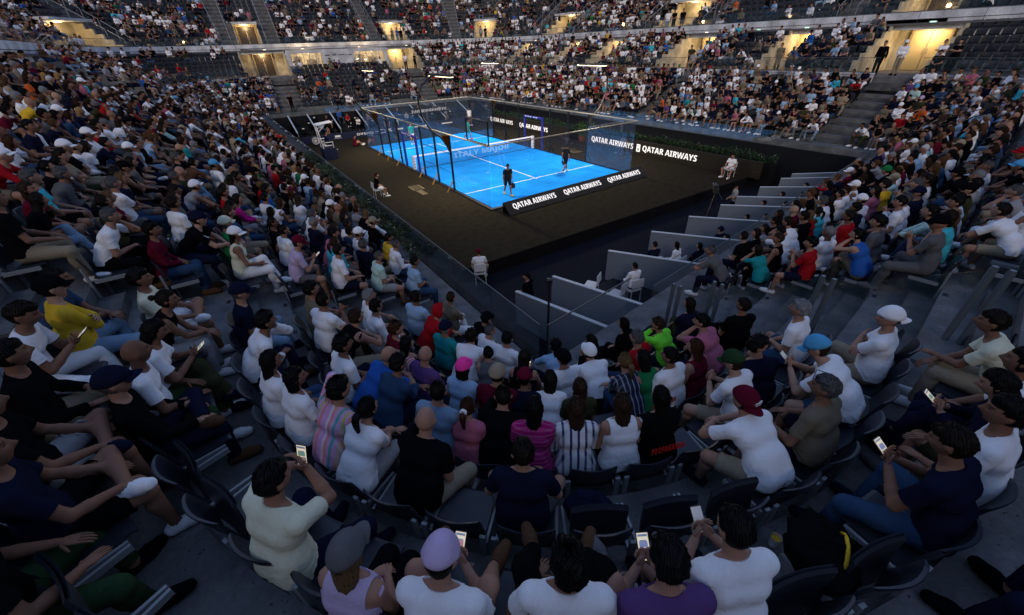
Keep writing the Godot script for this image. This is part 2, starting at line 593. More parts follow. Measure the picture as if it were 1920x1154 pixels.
func build_vomitories() -> void:
	var cream := mat("cream_wall", lin(0.62, 0.55, 0.40), 0.75, 0.0, "concrete", 0.3, true)
	var conc := mat("concrete", Color.WHITE)
	var white := mat("white_wall", Color.WHITE)
	var where := ["beside the left stand", "beside the black suited man", "right of the sitting crowd on the right", "behind the middle right stairs", "behind the right crowd", "in the right corner crowd", "in the far right corner", "above the far right stairs", "above the far left stairs"]
	for i in mid_doors.size():
		var r = mid_doors[i]
		var sm: float = (r[0] + r[1]) * 0.5
		var t := thing("entrance", "warmly lit entrance of the middle tier " + where[i], "entrance", at(sm, 8.6, MID_Y), 0.0, "lit entrances of the middle tier")
		var base := -t.position
		var wd := run_length(r[0], r[1], 9.0)
		var fl := MB.new()
		ring_block(fl, r[0], r[1], MID_D + 0.004, 12.6, MID_Y - 0.3, MID_Y - 0.002)
		part("floor", fl.mesh(), conc, t, base)
		for e in [[r[0], r[0] + 0.14], [r[1] - 0.14, r[1]]]:
			for k in 6:
				var w := MB.new()
				ring_block(w, e[0], e[1], mid_d(k) + 0.4, mid_d(k + 1) + (0.4 if k < 5 else 2.0), MID_Y, mid_y(k) + 0.75 if k < 5 else 7.18)
				part("side_wall", w.mesh(), cream if i != 0 else conc, t, base)
		var bw := MB.new()
		ring_block(bw, r[0], r[1], 12.0, 12.2, MID_Y, 7.19)
		part("back_wall", bw.mesh(), cream, t, base)
		var lt := MB.new()
		ring_block(lt, r[0], r[1], mid_d(6), mid_d(6) + 0.18, 6.95, 7.19)
		part("lintel", lt.mesh(), white, t, base)
		double_door(t, sm, 11.96, MID_Y, i == 8 or i == 5)
		for c in t.get_children():
			if c.name.begins_with("door"):
				c.position += base
		warm_lamp(t, at(sm, 11.3, 7.05) + base, 2.2 if i != 0 else 0.3, minf(1.2, wd * 0.5), facing(sm))
	# the row of lit rooms above the sparsely filled far stand
	var vr := thing("lounge_front", "row of lit lounge windows and white sponsor wall above far stand", "building front", at(163.0, 8.2, 5.3))
	var vb := -vr.position
	var y0 := lower_y(10) - 0.25
	for r in [[157.3, 157.7], [161.3, 164.9], [168.2, 168.6]]:
		var w := MB.new()
		ring_block(w, r[0], r[1], 8.22, 8.4, y0, 7.19)
		part("wall", w.mesh(), white, vr, vb)
	for r in [[157.7, 161.3], [164.9, 168.2]]:
		var w := MB.new()
		ring_block(w, r[0], r[1], 8.24, 8.38, y0, y0 + 0.14)
		ring_block(w, r[0], r[1], 8.24, 8.38, 6.86, 7.188)
		part("window_band", w.mesh(), white, vr, vb)
		var room := MB.new()
		ring_block(room, r[0], r[1], 10.9, 11.0, y0, 7.19)
		ring_block(room, r[0], r[0] + 0.06, 8.4, 10.9, y0, 7.19)
		ring_block(room, r[1] - 0.06, r[1], 8.4, 10.9, y0, 7.19)
		ring_block(room, r[0], r[1], 8.4, 11.0, y0 - 0.1, y0)
		part("room", room.mesh(), cream, vr, vb)
		var cab := MB.new()
		ring_block(cab, r[0] + 0.7, r[0] + 1.5, 10.5, 10.85, y0, y0 + 1.2)
		ring_block(cab, r[0] + 2.0, r[0] + 2.5, 10.6, 10.85, y0, y0 + 1.5)
		part("cabinet", cab.mesh(), mat("cab", lin(0.12, 0.09, 0.05), 0.5), vr, vb)
		var n := 5
		for j in n:
			var a: float = lerpf(r[0], r[1], float(j) / n)
			var b: float = lerpf(r[0], r[1], (j + 1.0) / n)
			var pn := MB.new()
			ring_block(pn, a + 0.03, b - 0.03, 8.31, 8.32, y0 + 0.14, 6.86)
			var po := part("window_pane", pn.mesh(), glass("window_glass", 0.08), vr, vb)
			var mu := MB.new()
			ring_block(mu, b - 0.03, b + 0.03, 8.27, 8.37, y0 + 0.14, 6.86)
			part("mullion", mu.mesh(), mat("alu", lin(0.45, 0.46, 0.48), 0.4, 0.6), po)
		warm_lamp(vr, at((r[0] + r[1]) * 0.5, 9.6, 7.1) + vb, 2.6, 1.2, facing((r[0] + r[1]) * 0.5))
	# small sponsor marks printed on the white wall
	var ink := mat("ink", lin(0.05, 0.05, 0.07), 0.6)
	for q in [[164.3, 0.5, 0.1], [163.55, 0.42, 0.08], [163.5, 0.42, 0.05], [162.75, 0.62, 0.07], [162.2, 0.12, 0.12], [161.75, 0.4, 0.08]]:
		var mk := MB.new()
		mk.box(Vector3(0, (0.1 if q[2] < 0.06 else 0.0), 0), Vector3(q[1], q[2], 0.01))
		part("printed_mark", mk.mesh(), ink, vr, at(q[0], 8.21, 6.6) + vb, Basis(Vector3.UP, facing(q[0])))
	# upper tier entrances
	var uw := ["at the far left edge", "at the upper left with a cream side wall", "with brown double doors on the left", "with three people standing in it", "with two people standing at the centre", "beside the beige steps at the right", "with three people standing at right", "at the top right edge", "on the left edge"]
	for i in upper_doors.size():
		var r = upper_doors[i]
		var sm: float = (r[0] + r[1]) * 0.5
		var t := thing("upper_entrance", "warmly lit upper tier entrance " + uw[i], "entrance", at(sm, 13.0, UP_Y), 0.0, "lit entrances of the upper tier")
		var base := -t.position
		var fl := MB.new()
		ring_block(fl, r[0], r[1], 11.02, 16.0, UP_Y - 0.3, UP_Y - 0.002)
		part("floor", fl.mesh(), conc, t, base)
		for e in [[r[0], r[0] + 0.12], [r[1] - 0.12, r[1]]]:
			for k in 6:
				var w := MB.new()
				ring_block(w, e[0], e[1], up_d(k), up_d(k + 1) + (0.0 if k < 5 else 0.06), UP_Y, minf(up_y(k) + 0.55, UP_Y + 2.55))
				part("side_wall", w.mesh(), cream, t, base)
		var bw := MB.new()
		ring_block(bw, r[0], r[1], 15.6, 15.8, UP_Y, UP_Y + 2.4)
		part("back_wall", bw.mesh(), cream, t, base)
		var lt := MB.new()
		ring_block(lt, r[0], r[1], 13.4, 16.2, UP_Y + 2.36, UP_Y + 2.56)
		part("lintel", lt.mesh(), white, t, base)
		if i in [2, 7]:
			double_door(t, sm, 15.56, UP_Y, true)
			for c in t.get_children():
				if c.name.begins_with("door"):
					c.position += base
		warm_lamp(t, at(sm, 14.6, UP_Y + 2.3) + base, 1.9 if i != 0 else 0.4, 0.8, facing(sm))

# ---------------------------------------------------------------- fascia ring and glass balustrades
func glass_run(t: Node3D, s0: float, s1: float, d: float, y: float, h: float, step: float, gm: Material, rail := true) -> void:
	var L := run_length(s0, s1, d)
	var n := maxi(1, int(round(L / step)))
	for i in n:
		var a := lerpf(s0, s1, float(i) / n)
		var b := lerpf(s0, s1, (i + 1.0) / n)
		var pa := at(a, d, y)
		var pb := at(b, d, y)
		if not (in_view(pa, 1.3) or in_view(pb, 1.3)):
			continue
		var dir := (pb - pa).normalized()
		var mb := MB.new()
		mb.bar(pa + dir * 0.012 + Vector3.UP * h * 0.5, pb - dir * 0.012 + Vector3.UP * h * 0.5, 0.014, h)
		part("glass_pane", mb.mesh(), gm, t)
		if rail:
			var rb := MB.new()
			rb.bar(pa + Vector3.UP * (h + 0.012), pb + Vector3.UP * (h + 0.012), 0.026, 0.022)
			var fb := MB.new()
			fb.bar(pa + Vector3.UP * 0.03, pb + Vector3.UP * 0.03, 0.03, 0.05)
			part("foot_channel", fb.mesh(), mat("rail_metal", lin(0.09, 0.10, 0.105), 0.5, 0.5), t)
			part("glass_rail", rb.mesh(), mat("rail_metal", lin(0.09, 0.10, 0.105), 0.5, 0.5), t)

func build_fascia_and_glass() -> void:
	var white := mat("fascia_white", lin(0.78, 0.79, 0.80), 0.6, 0.0, "concrete", 0.2, true)
	var f := thing("fascia", "long pale fascia ring between middle and upper tiers", "fascia", Vector3.ZERO, 0, "", "structure")
	var n := 64
	for i in n:   # cladding panels with open joints
		var a := S_ALL * i / n
		var b := S_ALL * (i + 1) / n
		var mb := MB.new()
		ring_block(mb, a + 0.012, b - 0.012, 10.98, 11.3, 7.5, 7.86)
		ring_block(mb, a + 0.012, b - 0.012, 11.02, 11.3, 7.2, 7.47)
		part("cladding_panel", mb.mesh(), white, f)
	var core := MB.new()
	ring_block(core, 0, S_ALL, 11.06, 11.295, 7.19, 7.85)
	ring_block(core, 0, S_ALL, 10.5, 16.0, 7.192, 7.3)
	part("slab", core.mesh(), mat("slab", lin(0.1, 0.1, 0.11), 0.9), f)
	var gm := glass("rail_glass", 0.04, Color(0.3, 0.45, 0.48))
	var g1 := thing("front_balustrade", "clear glass balustrade along the left stand's front ledge", "balustrade")
	glass_run(g1, 0.0, 45.0, 0.1, 1.5, 1.1, 1.75, gm)
	var g1b := thing("front_balustrade", "short glass balustrade turning above the black tunnel mouth", "balustrade")
	glass_run(g1b, 60.16, 62.7, 0.1, 1.5, 1.1, 1.3, gm)
	var g2 := thing("front_balustrade", "low glass rail on the black wall behind the near boxes", "balustrade")
	glass_run(g2, 63.7, 83.1, 0.12, 1.5, 0.5, 1.75, gm)
	var g3 := thing("front_balustrade", "glass rail along the front of the right stand", "balustrade")
	glass_run(g3, 98.0, 136.0, 0.12, 1.5, 0.75, 1.9, gm)
	var g3b := thing("front_balustrade", "glass rail above the dark far boxes", "balustrade")
	glass_run(g3b, 137.0, 172.9, 0.12, 1.5, 0.6, 1.9, gm)
	var g4 := thing("parapet_glass", "glass screen on the pale parapet of the middle tier", "balustrade")
	for r in minus(minus([[0.0, S_ALL]], [VIP, LONG]), aisles):
		if r[1] < 97.0 and r[0] > 14.0:
			continue
		glass_run(g4, r[0], r[1], lower_d(7) + 0.02, MID_Y + 0.17, 0.75, 1.9, gm)
	var g5 := thing("upper_glass", "glass screen along the top edge of the fascia", "balustrade")
	glass_run(g5, 0.0, 44.0, 11.2, 7.86, 0.62, 2.2, gm)
	glass_run(g5, 84.0, S_ALL, 11.2, 7.86, 0.62, 2.2, gm)
	# raking glass screen with paired steel posts beside the near stairs
	var ra := thing("stair_screen", "glass screen with paired grey steel posts beside the stairs", "balustrade")
	var steel := mat("post_steel", lin(0.16, 0.19, 0.21), 0.45, 0.6)
	var sA := 62.75
	for k in 7:
		var y := lower_y(k)
		var dd := lower_d(k) + 0.3
		if k in [0, 1, 3, 5]:
			for o in [-0.07, 0.07]:
				var p := at(sA, dd + o, y)
				var tb := MB.new()
				tb.tube(PackedVector3Array([p, p + Vector3.UP * 1.02, p + Vector3.UP * 1.05]), PackedFloat32Array([0.04, 0.04, 0.03]), 10)
				part("post", tb.mesh(), steel, ra)
			if k != 5:
				var k2: int = {0: 1, 1: 3, 3: 5}[k]
				var a := at(sA, dd + 0.12, y)
				var b := at(sA, lower_d(k2) + 0.18, lower_y(k2))
				var pn := MB.new()
				var off := Vector3(0.005, 0, 0.0)
				var u := Vector3.UP
				pn.quad(a + u * 0.12 + off, b + u * 0.12 + off, b + u * 0.98 + off, a + u * 0.98 + off)
				pn.quad(b + u * 0.12 - off, a + u * 0.12 - off, a + u * 0.98 - off, b + u * 0.98 - off)
				pn.quad(a + u * 0.98 + off, b + u * 0.98 + off, b + u * 0.98 - off, a + u * 0.98 - off)
				part("glass_pane", pn.mesh(), gm, ra)

# ---------------------------------------------------------------- the court
func wires(mb: MB, a: Vector3, b: Vector3, h: float, step: float, r: float) -> void:
	var L := a.distance_to(b)
	var n := int(L / step)
	for i in n + 1:
		var p := a.lerp(b, float(i) / n)
		mb.bar(p, p + Vector3.UP * h, r, r)
	var m := int(h / step)
	for j in m + 1:
		mb.bar(a + Vector3.UP * h * j / m, b + Vector3.UP * h * j / m, r, r)

func build_court() -> void:
	var carpet := mat("carpet", lin(0.040, 0.034, 0.023), 0.95, 0.0, "carpet", 0.5, true)
	var mb := MB.new()
	mb.box(Vector3(0.15, -0.27, -2.3), Vector3(19.1, 0.54, 34.4), Basis.IDENTITY, 0.02)
	solo("court_platform", mb.mesh(), carpet, "raised dark brown carpet platform round the blue court", "platform", "", "structure")
	var skirt := MB.new()
	skirt.box(Vector3(0.15, -0.28, 14.915), Vector3(19.14, 0.53, 0.02))
	skirt.box(Vector3(-9.415, -0.28, -2.3), Vector3(0.02, 0.53, 34.4))
	solo("platform_skirt", skirt.mesh(), mat("black", lin(0.008, 0.008, 0.01), 0.8), "black skirt hanging on the platform's near edge", "skirt", "", "structure")
	var turf := mat("turf", lin(0.010, 0.28, 0.86), 1.0, 0.0, "turf", 0.13, true)
	turf.metallic_specular = 0.1
	mb = MB.new()
	mb.box(Vector3(0, 0.004, 0), Vector3(10.0, 0.008, 20.0))
	var court := solo("court_surface", mb.mesh(), turf, "bright blue artificial turf court with white lines", "court", "", "structure")
	var line := mat("line_white", lin(0.78, 0.78, 0.78), 0.7)
	for q in [[Vector3(0, 0.0125, 6.95), Vector3(9.96, 0.003, 0.055)], [Vector3(0, 0.0125, -6.95), Vector3(9.96, 0.003, 0.055)], [Vector3(0, 0.0130, 0), Vector3(0.055, 0.003, 14.3)]]:
		var l := MB.new()
		l.box(q[0], q[1])
		part("court_line", l.mesh(), line, court)
	# kerb under the enclosure
	var kerb := MB.new()
	for sx in [-1.0, 1.0]:
		kerb.box(Vector3(sx * 5.11, 0.03, 0), Vector3(0.2, 0.06, 20.42))
		kerb.box(Vector3(0, 0.03, sx * 10.11), Vector3(10.018, 0.06, 0.2))
	part("kerb", kerb.mesh(), mat("kerb_black", lin(0.012, 0.012, 0.014), 0.5), court)
	# --- enclosure
	var en := thing("court_enclosure", "glass and black mesh enclosure with black posts round the court", "court fence")
	var black := mat("frame_black", lin(0.008, 0.008, 0.009), 0.45, 0.3)
	var cg := glass("court_glass", 0.02, Color(0.55, 0.65, 0.8))
	for sx in [-1.0, 1.0]:
		for z in [-6.0, -4.0, -2.0, 2.0, 4.0, 6.0]:
			var p := MB.new()
			p.box(Vector3(sx * 5.09, 1.5, z), Vector3(0.095, 3.0, 0.095), Basis.IDENTITY, 0.008)
			var po := part("post", p.mesh(), black, en)
			var br := MB.new()   # splayed foot brace
			br.bar(Vector3(sx * 5.55, 0.0, z), Vector3(sx * 5.12, 0.62, z), 0.04, 0.05)
			part("brace", br.mesh(), mat("brace_tan", lin(0.32, 0.17, 0.05), 0.6) if sx < 0 else black, po)
		for z in [-6.0, -4.0, -2.0, 2.0, 4.0]:
			var z1: float = z + (2.0 if z != -2.0 else 0.85)
			var z0: float = z
			if z == 2.0:
				z0 = 2.0
			if z == -2.0:
				z1 = -1.15
			var w := MB.new()
			wires(w, Vector3(sx * 5.06, 0.06, z0), Vector3(sx * 5.06, 0.06, z1), 2.9, 0.1, 0.0035)
			part("mesh_panel", w.mesh(), black, en)
			var rl := MB.new()
			for y in [1.0, 2.0]:
				rl.bar(Vector3(sx * 5.06, y, z0), Vector3(sx * 5.06, y, z1), 0.02, 0.02)
			part("mesh_rail", rl.mesh(), black, en)
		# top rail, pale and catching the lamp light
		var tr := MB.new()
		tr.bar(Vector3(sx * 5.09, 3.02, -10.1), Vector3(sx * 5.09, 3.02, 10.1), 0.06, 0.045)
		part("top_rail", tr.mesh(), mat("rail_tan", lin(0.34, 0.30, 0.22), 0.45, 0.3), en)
		var te := MB.new()
		te.bar(Vector3(-5.05, 3.02, sx * 10.1), Vector3(5.05, 3.02, sx * 10.1), 0.05, 0.045)
		part("top_rail", te.mesh(), mat("rail_tan", Color.WHITE), en)
		for zz in [[-10.0, -8.0], [-8.0, -6.0], [6.0, 8.0], [8.0, 10.0]]:
			var g := MB.new()
			g.box(Vector3(sx * 5.06, 1.53, (zz[0] + zz[1]) * 0.5), Vector3(0.012, 2.94, 1.985))
			part("glass_pane", g.mesh(), cg, en)
		for i in 5:
			var g := MB.new()
			g.box(Vector3(-4.0 + 2.0 * i, 1.53, sx * 10.06), Vector3(1.985, 2.94, 0.012))
			part("glass_pane", g.mesh(), cg, en)
		# high mesh frame over the corners
		for sz in [1.0]:
			var a := Vector3(sx * 5.06, 3.06, 8.0 * sz)
			var b := Vector3(sx * 5.06, 3.06, 10.05 * sz)
			if sx < 0:
				var w := MB.new()
				wires(w, a, b, 0.95, 0.1, 0.003)
				var mp := part("mesh_panel", w.mesh(), black, en)
				var fr := MB.new()
				fr.bar(a, a + Vector3.UP, 0.05, 0.05)
				fr.bar(b, b + Vector3.UP, 0.05, 0.05)
				fr.bar(a, b, 0.04, 0.04)
				fr.bar(a + Vector3.UP, b + Vector3.UP, 0.04, 0.04)
				part("panel_frame", fr.mesh(), black, mp)
		# blue padded door frames either side of the net
		var blue := mat("door_pad", lin(0.03, 0.035, 0.26), 0.55)
		var df := MB.new()
		for z in [-1.15, 1.1]:
			df.box(Vector3(sx * 5.09, 1.1, z), Vector3(0.13, 2.2, 0.13), Basis.IDENTITY, 0.02)
		df.box(Vector3(sx * 5.09, 2.25, -0.025), Vector3(0.14, 0.14, 2.4), Basis.IDENTITY, 0.02)
		var dob := part("door_frame", df.mesh(), blue, en)
		var pr := MB.new()
		for j in 5:
			pr.box(Vector3(sx * 5.09 - 0.073, 2.26, -0.9 + 0.3 * j + (0.15 if j > 2 else 0.0)), Vector3(0.006, 0.06, 0.2))
		part("print", pr.mesh(), line, dob)
	# --- net
	var net := thing("court_net", "white taped court net with pale sponsor wording across it", "net")
	var tape := MB.new()
	tape.bar(Vector3(-4.95, 0.87, 0), Vector3(0, 0.85, 0), 0.03, 0.09)
	tape.bar(Vector3(0, 0.85, 0), Vector3(4.95, 0.87, 0), 0.03, 0.09)
	part("tape", tape.mesh(), line, net)
	var nm := MB.new()
	wires(nm, Vector3(-4.9, 0.03, 0), Vector3(4.9, 0.03, 0), 0.79, 0.06, 0.004)
	part("netting", nm.mesh(), mat("net_dark", lin(0.05, 0.09, 0.2), 0.8), net)
	var hem := MB.new()
	hem.bar(Vector3(-4.9, 0.03, 0.006), Vector3(4.9, 0.03, 0.006), 0.012, 0.03)
	part("hem", hem.mesh(), black, net)
	for sx in [-1.0, 1.0]:
		var p := MB.new()
		p.box(Vector3(sx * 5.0, 0.47, 0), Vector3(0.2, 0.92, 0.2), Basis.IDENTITY, 0.03)
		var po := part("net_post", p.mesh(), mat("pad_white", lin(0.72, 0.72, 0.75), 0.6), net)
		var pm := MB.new()
		for j in 4:
			pm.box(Vector3(sx * 5.0, 0.2 + 0.18 * j, 0.102), Vector3(0.08, 0.06, 0.004))
		part("print", pm.mesh(), mat("print_maroon", lin(0.2, 0.03, 0.08), 0.6), po)
	text_part("ITALY MAJOR", 4.7, 0.46, mat("net_print", lin(0.22, 0.42, 0.72), 0.8), net, Vector3(0.38, 0.44, 0.03))
	# --- four curved lamp masts
	var spots := [[-1.0, 6.0, "near left post, arching outward"], [1.0, 6.0, "near right post, over the right stand"], [-1.0, -6.0, "far left post, short and bright"], [1.0, -6.0, "far right post, before the far corner"]]
	for q in spots:
		var sx: float = q[0]
		var zz: float = q[1]
		var t := thing("lamp_mast", "curved lamp mast with a glowing bar on the " + q[2], "lamp", Vector3(sx * 5.09, 0, zz), 0.0, "lamp masts of the court")
		var pts := PackedVector3Array()
		var rad := PackedFloat32Array()
		var prof := [[0.06, 2.2], [0.16, 2.45], [0.46, 2.93], [0.95, 3.31], [1.35, 3.98], [1.45, 4.6], [1.41, 4.99], [1.17, 5.41], [0.6, 5.76], [0.2, 5.82]]
		for p in prof:
			pts.append(Vector3(sx * p[0], p[1], 0))
			rad.append(0.05)
		var tb := MB.new()
		tb.tube(pts, rad, 8)
		part("mast_tube", tb.mesh(), black, t)
		var gs := MB.new()   # yellow gusset plate at the foot of the curve
		for o in [-0.02, 0.02]:
			var a := Vector3(0.02 * sx, 2.2, o)
			var b := Vector3(0.02 * sx, 3.0, o)
			var c := Vector3(0.52 * sx, 3.0, o)
			gs.tri(a, b, c)
			gs.tri(a, c, b)
		part("gusset", gs.mesh(), mat("gusset_yellow", lin(0.55, 0.33, 0.03), 0.5), t)
		var hs := MB.new()
		hs.box(Vector3(0.05 * sx, 5.78, -0.1), Vector3(0.3, 0.1, 2.5), Basis.IDENTITY, 0.02)
		part("lamp_housing", hs.mesh(), mat("housing", lin(0.05, 0.045, 0.03), 0.5), t)
		var gl := MB.new()
		gl.box(Vector3(0.05 * sx, 5.715, -0.1), Vector3(0.2, 0.024, 2.4))
		part("lamp_bar", gl.mesh(), glow("lamp_bar", Color(1.0, 0.9, 0.7), 2.6), t)
		var al := AreaLight3D.new()
		al.name = "bar_light"
		al.area_size = Vector2(0.2, 2.4)
		al.light_color = Color(1.0, 0.93, 0.82)
		al.light_energy = 54.0
		al.area_range = 40.0
		al.shadow_enabled = true
		t.add_child(al, true)
		al.position = Vector3(0.05 * sx, 5.69, -0.1)
		al.rotation = Vector3(-PI / 2, 0, 0)
		al.rotate(Vector3.BACK, -sx * 0.45)

func lettered_board(called: String, label: String, a: Vector3, b: Vector3, h: float, face: float, texts: Array, pm: Material, tmat: Material, tilt := 0.0, thick := 0.12) -> Node3D:
	# a and b are the foot of the board; its face turns towards the angle `face`
	var mid := (a + b) * 0.5
	var L := a.distance_to(b)
	var t := thing(called, label, "advertising board", mid, face)
	var bs := Basis(Vector3.RIGHT, -tilt)
	var p := MB.new()
	p.box(bs * Vector3(0, h * 0.5, 0), Vector3(L, h, thick), bs, 0.012)
	part("panel", p.mesh(), pm, t)
	for q in texts:   # [text, offset along, height, vertical centre, width]
		text_part(q[0], q[4], q[2], tmat, t, bs * Vector3(q[1], q[3], thick * 0.5 + 0.006), bs)
	return t

func build_boards() -> void:
	var led := mat("led_panel", lin(0.020, 0.017, 0.013), 0.5)
	var wh := glow("led_text", Color(1.0, 0.97, 0.95), 0.4)
	var qa := "QATAR AIRWAYS"
	# long boards along the right side; they face the court (-x)
	var rb := lettered_board("advertising_board", "brown screen board with white QATAR AIRWAYS beside the seated ball boy", Vector3(9.3, 0, 1.4), Vector3(9.62, 0, 15.6), 0.95, -PI / 2 + 0.04, [[qa, -4.2, 0.46, 0.45, 4.2], [qa, 0.9, 0.46, 0.45, 4.3]], led, wh)
	rb.rotation.y = atan2(-1.0, 0.0225)
	var em := MB.new()
	em.box(Vector3(-1.62, 0.45, 0.07), Vector3(0.32, 0.5, 0.01))
	part("emblem", em.mesh(), wh, rb)
	var em2 := MB.new()
	em2.box(Vector3(-1.62, 0.6, 0.078), Vector3(0.24, 0.03, 0.006))
	em2.box(Vector3(-1.65, 0.37, 0.078), Vector3(0.05, 0.2, 0.006))
	em2.box(Vector3(-1.57, 0.37, 0.078), Vector3(0.05, 0.2, 0.006))
	part("emblem_mark", em2.mesh(), led, rb)
	lettered_board("advertising_board", "brown screen board with two white QATAR AIRWAYS behind the blue door frame", Vector3(9.15, 0, -15.0), Vector3(9.2, 0, -0.4), 1.0, -PI / 2, [[qa, -3.2, 0.44, 0.42, 4.2], [qa, 2.25, 0.44, 0.42, 4.4]], led, wh)
	# wedge board behind the near baseline
	var nb := lettered_board("baseline_board", "low leaning board with three white QATAR AIRWAYS along the near baseline", Vector3(-4.9, 0.01, 11.42), Vector3(5.35, 0.01, 11.12), 0.78, 0.03, [[qa, -3.35, 0.36, 0.4, 2.75], [qa, 0.0, 0.36, 0.4, 2.75], [qa, 3.35, 0.36, 0.4, 2.75]], led, wh, 0.85, 0.05)
	var bk := MB.new()
	for sx in [-5.1, 5.1]:
		var o := Vector3(sx, 0, 0)
		for th in [-0.015, 0.015]:
			bk.tri(o + Vector3(th, 0, 0), o + Vector3(th, 0, -0.62), o + Vector3(th, 0.5, -0.6))
			bk.tri(o + Vector3(th, 0, 0), o + Vector3(th, 0.5, -0.6), o + Vector3(th, 0, -0.62))
	part("end_plate", bk.mesh(), mat("black", Color.BLACK), nb)
	var back := MB.new()
	back.box(Vector3(0, 0.24, -0.64), Vector3(10.2, 0.47, 0.03))
	part("back_panel", back.mesh(), mat("black", Color.BLACK), nb)
	# dark blue banner across the far end
	var navy := mat("banner_navy", lin(0.010, 0.014, 0.040), 0.6)
	var pw := mat("banner_white", lin(0.6, 0.6, 0.62), 0.7)
	var fb := lettered_board("far_banner", "dark blue banner with OYSHO and other white marks across far end", Vector3(-9.4, 0, -15.4), Vector3(8.9, 0, -15.0), 0.55, -0.02, [["OYSHO", -3.45, 0.2, 0.26, 1.6]], navy, pw)
	# marks that cannot be read: a bracketed emblem, blocks of small print, an underlined word
	var mk := MB.new()
	for q in [[-1.75, 0.42, 0.5, 0.03], [-1.75, 0.12, 0.5, 0.03], [-2.0, 0.27, 0.03, 0.3], [-1.5, 0.27, 0.03, 0.3], [-1.1, 0.36, 0.45, 0.09], [-1.05, 0.2, 0.5, 0.09], [2.1, 0.27, 1.1, 0.1], [2.85, 0.28, 0.3, 0.18], [5.2, 0.27, 1.2, 0.11], [-6.0, 0.32, 0.5, 0.16], [-6.0, 0.15, 0.7, 0.02], [-7.5, 0.3, 0.6, 0.07], [0.0, 0.28, 0.7, 0.13]]:
		mk.box(Vector3(q[0], q[1], 0.066), Vector3(q[2], q[3], 0.008))
	part("printed_mark", mk.mesh(), pw, fb)
	# pale logo printed on the carpet on both sides
	for q in [[-6.6, 4.4, 0.0], [6.7, 2.6, PI]]:
		var lg := thing("carpet_logo", "pale outlined logo printed on the carpet " + ("left" if q[0] < 0 else "right") + " of the court", "marking", Vector3(q[0], 0.003, q[1]), q[2])
		var m := MB.new()
		for k in 5:
			m.box(Vector3(0, 0.002, -0.9 + 0.22 * k), Vector3(0.62, 0.003, 0.03))
		m.box(Vector3(0.31, 0.002, -0.45), Vector3(0.03, 0.003, 0.95))
		m.box(Vector3(-0.31, 0.002, -0.45), Vector3(0.03, 0.003, 0.95))
		for k in 5:
			m.box(Vector3(-0.1, 0.002, 0.25 + 0.2 * k), Vector3(0.34, 0.003, 0.06))
		part("print", m.mesh(), mat("carpet_print", lin(0.30, 0.25, 0.15), 0.9), lg)
	# banner hanging in the far boxes, seen mirrored
	var bn := thing("hanging_banner", "black banner with blurred white lettering across the far boxes", "banner", Vector3(4.6, 1.25, -18.4))
	var bp := MB.new()
	bp.box(Vector3.ZERO, Vector3(4.6, 0.62, 0.03))
	part("panel", bp.mesh(), mat("black", Color.BLACK), bn)
	var bl := MB.new()
	var x := -2.0
	while x < 2.0:
		bl.box(Vector3(x, 0.0, 0.02), Vector3(rng.randf_range(0.05, 0.13), rng.randf_range(0.2, 0.34), 0.008))
		x += rng.randf_range(0.15, 0.24)
	part("lettering", bl.mesh(), pw, bn)

